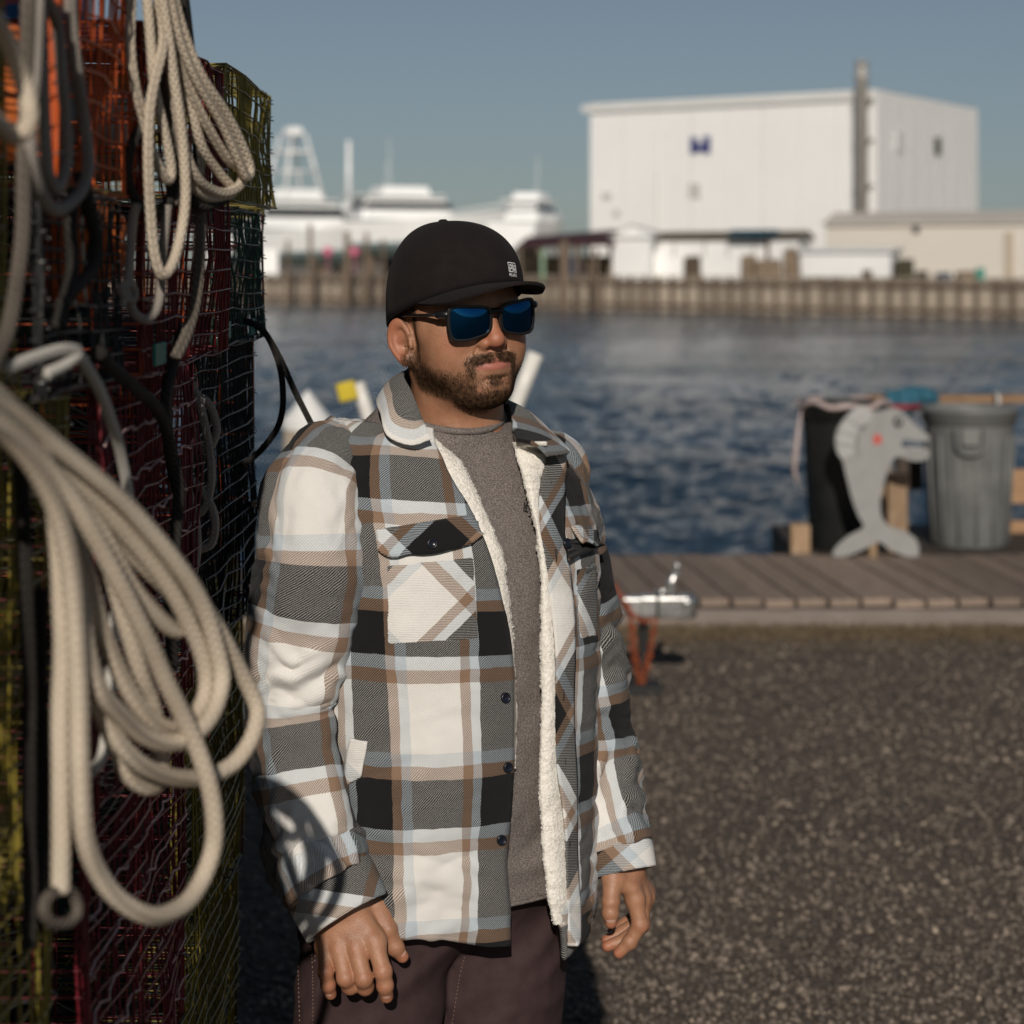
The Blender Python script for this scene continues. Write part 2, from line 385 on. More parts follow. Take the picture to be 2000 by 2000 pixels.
thR = ([P(738, 1772, 2.80), P(757, 1815, 2.792), P(772, 1850, 2.792), P(786, 1868, 2.795)], (.0155, .0125, .0110, .0085))
fR.append(thR)
palmR = [(mid(wR, mcp[i], .25), mid(wR, mcp[i], 1.05), .020, .0138) for i in range(4)] + [(wR, thR[0][0], .022, .016), (mcp[0], mcp[3], .0105, .0115)]
palmR = [(a + np.array((0, .006, 0)), b + np.array((0, .004, 0)), ra, rb) for a, b, ra, rb in palmR]
wrR = [(P(634, 1690, 2.80), wR, .030, .028)]
rV, rQ, _ = hand_field(fR, palmR, 0, wrR, P(560, 1640, 2.74) - np.array((0, .06, .23)) , P(820, 1640, 2.74) + np.array((0, .13, .06)), [])
# left hand, thumb towards the camera, fingers curled
ZL = 3.02
wL = P(1222, 1690, ZL + .02)
mcpL = [P(1240, 1757, ZL - .004), P(1254, 1757, ZL + .016), P(1262, 1752, ZL + .036), P(1262, 1742, ZL + .054)]
pipL = [P(1250, 1806, ZL - .008), P(1253, 1806, ZL + .018), P(1250, 1798, ZL + .042), P(1246, 1784, ZL + .060)]
dipL = [P(1230, 1840, ZL - .008), P(1224, 1834, ZL + .016), P(1216, 1822, ZL + .040), P(1218, 1806, ZL + .058)]
tipL = [P(1209, 1861, ZL - .006), P(1186, 1848, ZL + .012), P(1185, 1836, ZL + .034), P(1196, 1818, ZL + .054)]
radL = [(.0122, .0112, .0100, .0082), (.0122, .0112, .0100, .0080), (.0118, .0108, .0098, .0078), (.0108, .0095, .0086, .0072)]
fL = [([mcpL[i], pipL[i], dipL[i], tipL[i]], radL[i]) for i in range(4)]
thL = ([P(1197, 1712, ZL - .012), P(1193, 1762, ZL - .028), P(1192, 1783, ZL - .030), P(1193, 1801, ZL - .030)], (.0145, .0118, .0112, .0092))
fL.append(thL)
palmL = [(mid(wL, mcpL[i], .2), mid(wL, mcpL[i], .97), .017, .0122) for i in range(4)] + [(wL, thL[0][0], .021, .0155), (mcpL[0], mcpL[3], .011, .010), (P(1208, 1725, ZL - .012), P(1232, 1735, ZL - .006), .0115, .0120)]
wrL = [(P(1206, 1630, ZL + .02), wL, .028, .026)]
lV, lQ, _ = hand_field(fL, palmL, 0, wrL, P(1150, 1590, ZL) - np.array((0, .07, .24)), P(1300, 1590, ZL) + np.array((0, .13, .04)), [])
# ---- trunk, arms and legs under the clothes (coarse)
TC = np.array((-.093, 2.98)); TY = R(30); _tc, _ts = math.cos(TY), math.sin(TY)
def T(u, f, h):
    u, f, h = np.broadcast_arrays(np.asarray(u, float), np.asarray(f, float), np.asarray(h, float))
    return np.stack((TC[0] + u * _tc + f * _ts, TC[1] + u * _ts - f * _tc, h), -1)      # u = his left, f = forward
armR = [P(640, 905, 2.90), P(612, 1000, 2.885), P(604, 1100, 2.885), P(588, 1200, 2.89), P(574, 1300, 2.895), P(572, 1370, 2.895), P(580, 1450, 2.885), P(592, 1550, 2.85), P(612, 1645, 2.815), P(634, 1700, 2.80)]
armL = [P(1052, 905, 3.06), P(1070, 1000, 3.08), P(1092, 1100, 3.10), P(1112, 1200, 3.11), P(1128, 1300, 3.12), P(1144, 1400, 3.12), P(1165, 1500, 3.10), P(1188, 1590, 3.07), P(1206, 1645, 3.045)]
def trunk(p):
    d = s_ell(p, T(0, -.005, 1.30), (.155, .115, .22))
    d = smin(d, s_cone(p, T(-.13, -.015, 1.46), T(.13, -.015, 1.435), .045, .045), .06)
    d = smin(d, s_ell(p, T(0, -.01, 1.02), (.15, .11, .18)), .08)
    d = smin(d, s_cone(p, T(0, -.01, 1.45), T(0, .01, 1.56), .055, .050), .03)
    for A in (armR, armL):
        for i in range(len(A) - 1):
            r0 = np.interp(i, [0, 5, 9], [.05, .04, .029]); r1 = np.interp(i + 1, [0, 5, 9], [.05, .04, .029]); d = smin(d, s_cone(p, A[i], A[i + 1], r0, r1), .02)
    for s in (-1, 1):
        d = smin(d, s_cone(p, T(s * .085, -.01, .93), T(s * .11, .0, .50), .085, .055), .05)
        d = smin(d, s_cone(p, T(s * .11, .0, .50), T(s * .13, -.03, .09), .055, .04), .02)
        d = smin(d, s_cone(p, T(s * .13, -.03, .06), T(s * .16, .10, .04), .035, .03), .02)
    return d
bV, bQ = field(trunk, (-.50, 2.62, .0), (.34, 3.34, 1.60), .011)
hVw = hw(hV)
nb = [len(hVw), len(rV), len(lV), len(bV)]; off = np.cumsum([0] + nb)
BV = np.concatenate((hVw, rV, lV, bV)); BQ = np.concatenate((hQ, rQ + off[1], lQ + off[2], bQ + off[3]))
z0 = np.zeros(nb[1] + nb[2] + nb[3])
knuck = np.zeros(len(z0))
for c in mcp + pip + pipL + mcpL + dip: knuck = np.maximum(knuck, sstep(.016, .006, np.linalg.norm(BV[nb[0]:] - c, axis=1)))
for f in fR + fL: knuck = np.maximum(knuck, .8 * sstep(.016, .008, np.linalg.norm(BV[nb[0]:] - f[0][-1], axis=1)))
knuck = np.clip(knuck * 1.3, 0, 1.25)
att = dict(beard=np.concatenate((np.maximum(bm, hairm), z0)), lips=np.concatenate((lipm, z0)), red=np.concatenate((redm, knuck * .8)))
S = NT('skin', .38, (.42, .22, .13)); S.b.inputs['Specular IOR Level'].default_value = .5
a_b = S.n('ShaderNodeAttribute', attribute_name='beard').outputs['Fac']; a_l = S.n('ShaderNodeAttribute', attribute_name='lips').outputs['Fac']; a_r = S.n('ShaderNodeAttribute', attribute_name='red').outputs['Fac']
ob = S.obj(); n1 = S.noise(38, 5, .6, ob); n2 = S.noise(420, 3, .6, ob)
c = S.ramp(n1, [(.3, (.30, .145, .080)), (.7, (.42, .218, .128))])
bl_ = S.noise(110, 4, .65, ob); c = S.mix(S.math('MULTIPLY', S.math('SUBTRACT', bl_, .48, clamp=True), 1.6, clamp=True), c, (.40, .150, .085)); c = S.mix(S.math('MULTIPLY', S.math('SUBTRACT', S.noise(75, 4, .7, ob), .55, clamp=True), 1.4, clamp=True), c, (.24, .115, .062)); c = S.mix(S.math('MULTIPLY', a_r, .55), c, (.42, .135, .075))
c = S.mix(S.math('MULTIPLY', S.math('SUBTRACT', n2, .45, clamp=True), .5), c, (.25, .11, .06))
c = S.mix(S.math('MULTIPLY', a_l, .8), c, (.40, .13, .10))
c = S.mix(S.math('MULTIPLY', a_b, S.math('ADD', S.math('MULTIPLY', n2, .6), .24)), c, (.055, .034, .024))
S.col(c); S.b.inputs['Subsurface Weight'].default_value = .06; S.b.inputs['Subsurface Radius'].default_value = (.9, .35, .2); S.b.inputs['Subsurface Scale'].default_value = .006
S.bump(S.math('ADD', S.math('MULTIPLY', n2, .6), S.math('MULTIPLY', S.noise(1100, 2, .5, ob), .4)), .0011, .9)
person = mesh_obj('person', BV, BQ, S.m, attrs=att)
tag(person, 'bearded man in plaid jacket, black cap and mirrored sunglasses standing beside the rope-hung traps', 'person')
sm = person.modifiers.new('smooth', 'SMOOTH'); sm.factor = .5; sm.iterations = 2
# ---- nails
NM = NT('nail', .3, (.50, .30, .23)).m
def nail(tipp, back, up, w, l, par, drop=0):
    t = tipp - back; t /= np.linalg.norm(t); up = up - t * (up @ t); up /= np.linalg.norm(up); s = np.cross(t, up)
    V = []
    for i in range(7):
        for j in range(7):
            a = (i / 6 - .5) * 2; b = j / 6; ww = w * (1 - .25 * (2 * b - 1)**4) * (1 - .35 * max(0, b - .8) / .2); V.append(back + t * l * b + s * a * ww + up * (-.42 * ww * a * a - .0012 * (2 * b - 1)**2 - drop * b))
    o = mesh_obj('nail', V, grid_faces(7, 7), NM, par); so_ = o.modifiers.new('s', 'SOLIDIFY'); so_.thickness = .0006; return o
cv = np.array((0, -1.0, 0))
def add_nail(f, w, up, t0=.40, l=.0095):
    d3, d4 = f[0][-2], f[0][-1]; t = d4 - d3; t = t / np.linalg.norm(t); u2 = up - t * (up @ t); u2 /= np.linalg.norm(u2)
    r0 = f[1][-2] + (f[1][-1] - f[1][-2]) * t0; base = mid(d3, d4, t0) + u2 * r0 * (1.04 if t0 > .2 else 1.13); return nail(base + t, base, u2, w, l, person, r0 * 1.04 - f[1][-1] * (1.04 if t0 > .2 else .95))
add_nail(fR[0], .0050, cv + np.array((-.2, 0, -.1))); add_nail(fR[3], .0060, cv + np.array((.1, 0, -.2))); add_nail(fR[4], .0062, np.array((.75, -.6, .1))); add_nail(fL[4], .0080, cv, .05, .0125)
# ---- beard and cropped hair: strands
HM = NT('beard_hair', .8, (.035, .021, .014)); HM.b.inputs['Specular IOR Level'].default_value = .08
HM.col(HM.ramp(HM.noise(160, 2, .5, HM.obj()), [(.35, (.026, .0145, .009)), (.75, (.135, .074, .040))])) 
def strands(V, Q, w, count, lmin, lmax, dirf, wid, seed):
    r = np.random.default_rng(seed); q = Q; A = V[q[:, 0]]; B = V[q[:, 1]]; C = V[q[:, 2]]
    N = np.cross(B - A, V[q[:, 3]] - A); ar = np.linalg.norm(N, axis=1); N = N / (ar[:, None] + 1e-12); pw = ar * w[q].mean(1); pw = np.where(w[q].mean(1) > .05, pw, 0); k = r.choice(len(q), count, p=pw / pw.sum())
    t1, t2 = r.random(count)[:, None], r.random(count)[:, None]; p = A[k] + (B[k] - A[k]) * t1 + (V[q[k, 3]] - A[k]) * t2; n = N[k]
    d = dirf(p) + r.normal(0, .22, (count, 3)); d -= n * (d * n).sum(1)[:, None]; d /= np.linalg.norm(d, axis=1)[:, None]; L = r.uniform(lmin, lmax, count)[:, None] * (.55 + .45 * w[q].mean(1)[k])[:, None]
    s = np.cross(d, n); wv = wid * r.uniform(.7, 1.3, count)[:, None]
    p1 = p + d * L * .5 + n * L * .26; p2 = p + d * L + n * L * .30
    VV = np.stack((p - s * wv, p + s * wv, p1 - s * wv * .8, p1 + s * wv * .8, p2), 1).reshape(-1, 3)
    b = np.arange(count)[:, None] * 5; F = np.concatenate((b + np.array([[0, 1, 3]]), b + np.array([[0, 3, 2]]), b + np.array([[2, 3, 4]]))); return VV, F
def bdir(p):
    o = np.zeros_like(p); x = p[:, 0]; o[:, 2] = -1; o[:, 1] = .45 * sstep(.02, .08, p[:, 1]) * (p[:, 2] < -.085); o[:, 0] = np.sign(x) * np.where((p[:, 2] > -.06) & (p[:, 1] > .07), 1.1, 0.0); o[:, 1] += np.where(p[:, 1] < .06, .35, 0); return o
sV, sF = strands(hV, hQ, bm, 29000, .0028, .0066, bdir, .00017, 3)
beard = mesh_obj('beard', hw(sV), sF, HM.m, person, smooth=False)
sV, sF = strands(hV, hQ, hairm, 5000, .002, .004, lambda p: np.tile(np.array((0, -.6, -.8)), (len(p), 1)), .0002, 5)
mesh_obj('hair', hw(sV), sF, HM.m, person, smooth=False)
# ================================================================== cap
CM = NT('cap_cloth', .9, (.018, .015, .015), spec=.15); CM.b.inputs['Sheen Weight'].default_value = .015; CM.b.inputs['Sheen Roughness'].default_value = .5
u_ = CM.uv(); wv_ = CM.n('ShaderNodeTexWave', wave_type='BANDS', bands_direction='DIAGONAL'); wv_.inputs['Scale'].default_value = 420; CM.l(u_, wv_.inputs[0])
CM.col(CM.ramp(CM.noise(60, 5, .6, CM.obj()), [(.3, (.0115, .0090, .0088)), (.7, (.016, .0122, .0118))])); CM.bump(CM.math('ADD', wv_.outputs['Fac'], CM.noise(900, 2, .5, u_)), .0004, .5)
ca, cb = .0905, .1085
def cap_rim(th): # th from forward, + to his right
    x = ca * np.sin(th); y = -.004 + cb * np.cos(th); return x, y, -.004 + .052 * (np.clip(y + .06, -.1, 1) / .165)
nT, nR = 96, 30
th = np.linspace(-math.pi, math.pi, nT, endpoint=False)[:, None]; tt = np.linspace(0, 1, nR)[None]
rx, ry, rz_ = cap_rim(th); TOP = .131; cx0, cy0 = 0, -.020
n_ = 2.4; ang = tt * math.pi / 2; rr_ = np.cos(ang) ** (2 / n_); zz_ = np.sin(ang) ** (2 / n_)
front = np.clip(np.cos(th), 0, 1)**2
bulge = 1 + .035 * np.sin(ang * 2) * front
X = cx0 * (1 - rr_) + rx * rr_ * bulge; Y = cy0 * (1 - rr_) + ry * rr_ * bulge; Zc = rz_ + (TOP - rz_) * zz_
seams = sum(np.exp(-((th - a + math.pi) % (2 * math.pi) - math.pi)**2 / .0012) for a in (-.56, .56, 1.72, -1.72, math.pi))
nn = fbm(np.stack((X, Y, Zc), -1) * 26, 2, 4) * .0011 * (1 - tt) * (.3 + .7 * (np.cos(th) < .4)) - seams * .0006
sc_ = 1 + nn / .09; V = np.stack((X * sc_, Y * sc_, Zc), -1)
UV = np.stack(np.broadcast_arrays(th * .1, tt * .15), -1).reshape(-1, 2)
cap = mesh_obj('cap', hw(V.reshape(-1, 3)), grid_faces(nT, nR, cu=True), CM.m, person, uv=UV)
cap['label'] = 'black five panel cap with a small white logo patch'
m_ = cap.modifiers.new('s', 'SOLIDIFY'); m_.thickness = .0022; m_.offset = -1
# brim
nB, nL = 60, 16
bt = np.linspace(-1.12, 1.12, nB)[:, None]; bl = np.linspace(0, 1, nL)[None]
rx, ry, rz_ = cap_rim(bt); ext = .078 * np.clip(1 - (np.abs(bt) / 1.14)**2.6, 0, 1)
bx_ = rx * (1 + .10 * bl * np.clip(1 - (np.abs(bt) / 1.14)**4, 0, 1)); by_ = ry + ext * bl; bz_ = rz_ - .002 + ext * bl * .03 - 1.8 * bx_**2 * bl * np.clip(ext / .05, 0, 1)
Vt = np.stack((bx_, by_, bz_), -1)
brim = mesh_obj('brim', hw(Vt.reshape(-1, 3)), grid_faces(nB, nL), CM.m, cap, uv=np.stack(np.broadcast_arrays(bt * .1, bl * .07), -1).reshape(-1, 2))
m_ = brim.modifiers.new('s', 'SOLIDIFY'); m_.thickness = .0042; m_.offset = 0; m_ = brim.modifiers.new('b', 'BEVEL'); m_.width = .0015; m_.segments = 2
# sweat band seam roll along the rim
pth = np.stack([np.asarray(a) for a in cap_rim(np.linspace(-math.pi, math.pi, 90))], -1); pth[:, 0] *= 1.0; mb = MB(); mb.tube(hw(pth), .0018, 6); mb.build('rim_seam', CM.m, cap, smooth=True)
mb = MB(); mb.lathe([(.0001, .0045), (.004, .0042), (.0062, .0028), (.0068, .001), (.0068, -.001)], (0, 0, 0), 20); Vb = np.concatenate(mb.v) + np.array((cx0, cy0, TOP + .0004)); mesh_obj('top_button', hw(Vb), mb.f, CM.m, cap)
for a_ in (-.56, .56, 1.72, -1.72, math.pi):
    i_ = int(round((a_ + math.pi) / (2 * math.pi) * nT)) % nT; mb = MB(); mb.tube(hw(V[i_, 1:-1] * 1.004), .0009, 5); mb.build('panel_seam', CM.m, cap, smooth=True)
for a_ in (1.1, -1.1, 2.4):
    i_ = int(round((a_ + math.pi) / (2 * math.pi) * nT)) % nT; p0 = hw(V[i_, 19] * 1.006); mb = MB(); nn_ = (p0 - hw(np.array((0, 0, .05)))); nn_ /= np.linalg.norm(nn_); e1 = np.cross(nn_, (0, 0, 1)); e1 /= np.linalg.norm(e1); e2 = np.cross(nn_, e1); mb.tube([p0 + .0034 * (math.cos(k) * e1 + math.sin(k) * e2) for k in np.linspace(0, 6.28, 16)], .0012, 5); mb.build('eyelet', CM.m, cap, smooth=True)
for q_ in (.35, .6, .85):
    j_ = int(q_ * (nL - 1)); mb = MB(); mb.tube(hw(Vt[4:-4, j_] + np.array((0, 0, .0021))), .0006, 4); mb.build('brim_stitching', CM.m, cap, smooth=True)
# patch with the logo
capb = BVHTree.FromPolygons([Vector(v) for v in V.reshape(-1, 3)], grid_faces(nT, nR, cu=True).tolist())
PM = simple('patch_black', (.008, .008, .009), .6, .2, 200); PW = simple('patch_white', (.75, .75, .74), .6, .1, 300)
TH0 = -.43                          # to his left of centre
def on_cap(a, b):                   # metres across / up on the front of the crown
    thp = TH0 - a / .098; rx, ry, rz2 = cap_rim(np.array(thp)); o = Vector((float(rx) * 1.6, float(ry) * 1.6, float(rz2) + .006 + b)); d = Vector((-float(rx), -float(ry) - .004, 0)).normalized()
    h_ = capb.ray_cast(o, d); return (np.array(h_[0]), np.array(h_[1] if h_[1].dot(d) < 0 else -h_[1]))
def cap_quad(name, a0, a1, b0, b1, lift, mat, par, n=6):
    V = []
    for i in range(n):
        for j in range(n):
            p, q = on_cap(a0 + (a1 - a0) * i / (n - 1), b0 + (b1 - b0) * j / (n - 1)); V.append(p + q * lift)
    o = mesh_obj(name, hw(np.array(V)), grid_faces(n, n), mat, par); s = o.modifiers.new('s', 'SOLIDIFY'); s.thickness = .0007; s.offset = 0; return o
patch = cap_quad('patch', -.012, .012, -.002, .023, .0014, PM, cap)
def strokes(mb, segs, lift, wd, fn):
    for (a0, b0, a1, b1) in segs:
        L = math.hypot(a1 - a0, b1 - b0); ux, uy = (a1 - a0) / L, (b1 - b0) / L; V = []
        for t in np.linspace(0, 1, 4):
            for s in (-1, 1):
                p, q = fn(a0 + (a1 - a0) * t - uy * wd * s, b0 + (b1 - b0) * t + ux * wd * s); V.append(p + q * lift)
        mb.add(V, [(0, 1, 3, 2), (2, 3, 5, 4), (4, 5, 7, 6)])
mb = MB()
w1 = .0006
strokes(mb, [(-.0098, .0085, -.0098, .0205), (-.0098, .0205, .0098, .0205), (.0098, .0205, .0098, .0085), (-.0098, .0085, .0098, .0085), (-.0004, .0085, -.0004, .0205)], .0023, w1, on_cap)
strokes(mb, [(-.0074, .0085, -.0074, .0150), (-.0074, .0172, -.0030, .0172), (-.0030, .0172, -.0030, .0128), (-.0030, .0128, -.0058, .0128)], .0024, .0009, on_cap)
strokes(mb, [(.0015, .0185, .0015, .0105), (.0015, .0105, .0055, .0135), (.0040, .0160, .0085, .0180), (.0085, .0180, .0068, .0110), (.0038, .0112, .0080, .0105)], .0024, .0008, on_cap)
FONT5 = {'P': [(0, 0, 0, 2), (0, 2, 1, 2), (1, 2, 1, 1), (1, 1, 0, 1)], 'E': [(0, 0, 0, 2), (0, 2, 1, 2), (0, 1, .8, 1), (0, 0, 1, 0)], 'L': [(0, 0, 0, 2), (0, 0, 1, 0)], 'A': [(0, 0, .5, 2), (.5, 2, 1, 0), (.25, .8, .75, .8)],
         'G': [(1, 2, 0, 2), (0, 2, 0, 0), (0, 0, 1, 0), (1, 0, 1, 1), (1, 1, .6, 1)], 'I': [(.5, 0, .5, 2)], 'C': [(1, 2, 0, 2), (0, 2, 0, 0), (0, 0, 1, 0)], 'M': [(0, 0, 0, 2), (0, 2, .5, 1), (.5, 1, 1, 2), (1, 2, 1, 0)], 'N': [(0, 0, 0, 2), (0, 2, 1, 0), (1, 0, 1, 2)]}
def word(mb, txt, a, b, cw, chh, lift, wd, fn, gap=1.45):
    for i, ch in enumerate(txt): strokes(mb, [(a + (i * gap + s[0]) * cw, b + s[1] * chh / 2, a + (i * gap + s[2]) * cw, b + s[3] * chh / 2) for s in FONT5[ch]], lift, wd, fn)
word(mb, 'PELAGIC', -.0098, .0025, .0020, .0034, .0024, .00042, on_cap)
Vb = np.concatenate(mb.v); mesh_obj('logo', hw(Vb), mb.f, PW, cap, smooth=False)
# ================================================================== sunglasses
FM = NT('frame_black', .32, (.010, .010, .011)); FM.bump(FM.noise(700, 2, .5, FM.obj()), .0001, .4)
LM = NT('lens_blue', .025, (.035, .16, .42), 1.0)
lw = LM.n('ShaderNodeLayerWeight'); lw.inputs['Blend'].default_value = .35
LM.col(LM.mix(lw.outputs['Facing'], (.010, .095, .25), (.015, .04, .12)))
def front(x, z): return .1095 - 2.9 * x * x - .9 * (z + .005)**2 + .11 * z
def lens_out(s, grow=0, n=56):
    a = np.linspace(0, 2 * math.pi, n, endpoint=False); c_, s_ = np.cos(a), np.sin(a); e = .36
    X = np.sign(c_) * np.abs(c_)**e * (.0278 + grow); Zz = np.sign(s_) * np.abs(s_)**e * (.0208 + grow)
    inn = (-X)  # inner side (towards the nose) is negative X before mirroring
    Zz = Zz + np.where(Zz < 0, 1, 0) * .0 + .10 * X * (Zz > 0) + np.where((X < 0) & (Zz < 0), .22 * (-X) * (-Zz / .0225), 0)
    X = X - np.where(Zz < 0, 1, 0) * np.sign(X) * .0022 * (-Zz / .0225) * 1.5
    return s * (.0368 + X), -.003 + Zz
glasses = None
def ring(s):
    xi, zi = lens_out(s, -.0006); xo, zo = lens_out(s, .0034); n = len(xi); V = []
    for (x, z, dy) in ((xi, zi, .0014), (xo, zo, .0014), (xo, zo, -.0036), (xi, zi, -.0030)):
        V.append(np.stack((x, front(x, z) + dy, z), -1))
    return np.stack(V, 1).reshape(-1, 3), grid_faces(n, 4, cu=True, cv=True)
mbf = MB()
for s in (1, -1): mbf.add(*ring(s))
# bridge and end pieces
br = [(x, front(x, .006) - .001, .0075 + .003 * math.cos(x / .0095 * 1.2)) for x in np.linspace(-.0105, .0105, 9)]
mbf.tube(br, .0035, 8, flat=1.25)
for s in (1, -1):
    mbf.tube([(s * .0655, front(.0655, .010) - .001, .0120), (s * .070, front(.0655, .01) - .005, .0118), (s * .0745, .082, .0115)], [.0052, .0056, .0052], 8)
    mbf.tube([(s * .0095, .1015, -.010), (s * .0125, .097, -.018)], [.0025, .0022], 6)
glasses = mesh_obj('sunglasses', hw(np.concatenate(mbf.v)), mbf.f, FM.m, person); glasses['label'] = 'black framed sunglasses with blue mirrored lenses'
b_ = glasses.modifiers.new('b', 'BEVEL'); b_.width = .0006; b_.segments = 2
for s in (1, -1):
    ng = 25; uu, vv = np.meshgrid(np.linspace(-1, 1, ng), np.linspace(-1, 1, ng), indexing='ij')
    Xl = uu * np.sqrt(1 - .26 * vv**8) * .0284; Zl = vv * np.sqrt(1 - .26 * uu**8) * .0214; dome = .0028 * (1 - uu**2) * (1 - vv**2)
    Zl2 = Zl + .10 * Xl * (Zl > 0) * np.clip(Zl / .0231, 0, 1) + np.where((Xl < 0) & (Zl < 0), .22 * (-Xl) * (-Zl / .0225), 0); Xl2 = Xl - np.where(Zl < 0, 1, 0) * Xl / .0278 * .0033 * (-Zl / .0225)
    xx = s * (.0368 + Xl2); z2 = -.003 + Zl2; o = mesh_obj('lens', hw(np.stack((xx, front(xx, z2) - .0006 + dome, z2), -1).reshape(-1, 3)), grid_faces(ng, ng), LM.m, glasses)
    mb = MB(); mb.tube([(s * .0745, .083, .0115), (s * .0785, .05, .011), (s * .0805, .01, .010), (s * .0800, -.010, .009), (s * .0790, -.03, -.002)], [.0055, .0050, .0042, .0036, .003], 8, flat=.45)
    mesh_obj('temple_arm', hw(np.concatenate(mb.v)), mb.f, FM.m, glasses)
# ================================================================== clothes
# ---- plaid flannel: one repeat is black, tan, pale blue, white, tan, pale blue
REP = .222; REPU = .168
STR = [(0, (.010, .010, .0105)), (.29, (.255, .165, .110)), (.367, (.47, .53, .57)), (.445, (.76, .742, .705)), (.845, (.255, .165, .110)), (.922, (.47, .53, .57))]
def plaid(name, rot=0, off=(0, 0), bright=1.0):
    M = NT(name, .92, (.5, .5, .5), spec=.12); M.b.inputs['Sheen Weight'].default_value = .06; M.b.inputs['Sheen Roughness'].default_value = .6
    uv = M.map(M.uv(), rot=(0, 0, rot), loc=(off[0], off[1], 0)); nz = M.n('ShaderNodeTexNoise'); nz.inputs['Scale'].default_value = 90; nz.inputs['Detail'].default_value = 3; M.l(uv, nz.inputs[0])
    va = M.n('ShaderNodeVectorMath', operation='MULTIPLY_ADD'); M.l(nz.outputs['Color'], va.inputs[0]); va.inputs[1].default_value = (.0016, .0016, 0); M.l(uv, va.inputs[2])
    sp = M.n('ShaderNodeSeparateXYZ'); M.l(va.outputs[0], sp.inputs[0]); st = [(p, tuple(c_ * bright for c_ in c)) for p, c in STR]
    fr = [M.math('FRACT', M.math('DIVIDE', sp.outputs[i], (REPU, REP)[i])) for i in (0, 1)]
    wa = M.ramp(fr[0], st, 'CONSTANT'); we = M.ramp(fr[1], st, 'CONSTANT')
    su = M.n('ShaderNodeSeparateXYZ'); M.l(uv, su.inputs[0])
    tw = M.math('SINE', M.math('MULTIPLY', M.math('ADD', M.math('SUBTRACT', su.outputs[0], su.outputs[1]), M.math('MULTIPLY', M.noise(160, 2, .5, uv), .0016)), 2 * math.pi / .0031))
    fz = M.noise(1300, 3, .7, uv)
    f = M.math('ADD', M.math('ADD', M.math('MULTIPLY', tw, .38), .5), M.math('MULTIPLY', M.math('SUBTRACT', fz, .5), 1.7), clamp=True)
    ba = M.n('ShaderNodeRGBToBW'); M.l(wa, ba.inputs[0]); bb = M.n('ShaderNodeRGBToBW'); M.l(we, bb.inputs[0]); df = M.math('SUBTRACT', ba.outputs[0], bb.outputs[0])   # the darker yarn lies on top
    f = M.math('ADD', f, M.math('MULTIPLY', M.math('MULTIPLY', M.math('MULTIPLY', df, df), df), 1.12), clamp=True)
    c = M.mix(f, wa, we); c = M.mix(M.math('MULTIPLY', M.math('SUBTRACT', M.noise(330, 4, .7, uv), .42, clamp=True), .9), c, M.mix(M.math('ADD', M.math('MULTIPLY', M.math('MULTIPLY', M.math('MULTIPLY', df, df), df), 1.12), .5, clamp=True), wa, we))
    c = M.mix(.22, c, M.ramp(M.noise(700, 3, .7, uv), [(.25, .25), (.75, .75)]), 'OVERLAY'); M.col(c)
    M.bump(M.math('ADD', M.math('MULTIPLY', tw, .25), M.math('ADD', fz, M.math('MULTIPLY', M.noise(48, 4, .65, uv), 2.2))), .0013, .6)
    return M.m
PL = plaid('plaid_flannel'); 
FL = NT('sherpa_fleece', .95, (.78, .73, .64), spec=.1); FL.b.inputs['Sheen Weight'].default_value = .25
_v = FL.n('ShaderNodeTexVoronoi'); _v.inputs['Scale'].default_value = 190; FL.l(FL.obj(), _v.inputs[0])
FL.col(FL.ramp(FL.noise(240, 3, .6, FL.obj()), [(.3, (.78, .74, .66)), (.65, (.88, .85, .79))])); FL.bump(FL.math('ADD', FL.math('MULTIPLY', _v.outputs['Distance'], -1), FL.noise(500, 2, .6, FL.obj())), .0016, .7)
TH_ = NT('thread', .8, (.02, .02, .022)).m; BTN = NT('button_navy', .25, (.010, .012, .020)).m
LIN = NT('jacket_inside', .95, (.70, .65, .57), spec=.1).m
# ---- trunk shell
rows = np.array([  # h, a (half width), b (half depth), cf (forward shift)
    (.800, .214, .166, .000), (.90, .213, .165, .000), (1.00, .211, .164, .002), (1.10, .209, .163, .004), (1.20, .210, .162, .004), (1.30, .213, .160, .002), (1.38, .216, .154, -.002), (1.44, .214, .142, -.008),
    (1.485, .205, .126, -.014), (1.520, .185, .108, -.020), (1.543, .152, .096, -.024), (1.560, .120, .088, -.026), (1.575, .096, .082, -.026), (1.590, .084, .078, -.022)])
arcl = np.concatenate(([0], np.cumsum(np.hypot(np.diff(rows[:, 0]), np.diff(rows[:, 1]))))); 
def shell(t, ph):
    """t along the side seam length, ph from front centre (+ to his left)"""
    h = tab(t, arcl, rows[:, 0]); a = tab(t, arcl, rows[:, 1]); b = tab(t, arcl, rows[:, 2]); cf = tab(t, arcl, rows[:, 3])
    s, c = np.sin(ph), np.cos(ph); e = .86
    u = a * np.sign(s) * np.abs(s)**e; f = cf + b * np.sign(c) * np.abs(c)**e
    u = np.where(u < 0, u * (1 - .05 * np.clip((1.45 - h) / .1, 0, 1) - .10 * np.clip((1.25 - h) / .35, 0, 1)), u)
    return T(u, f, h - .085 * u * np.clip((h - 1.1) / .35, 0, 1))
def px2t(y, Z=2.85): return np.interp(H - (y - HOR) / FP * Z, rows[:, 0], arcl)
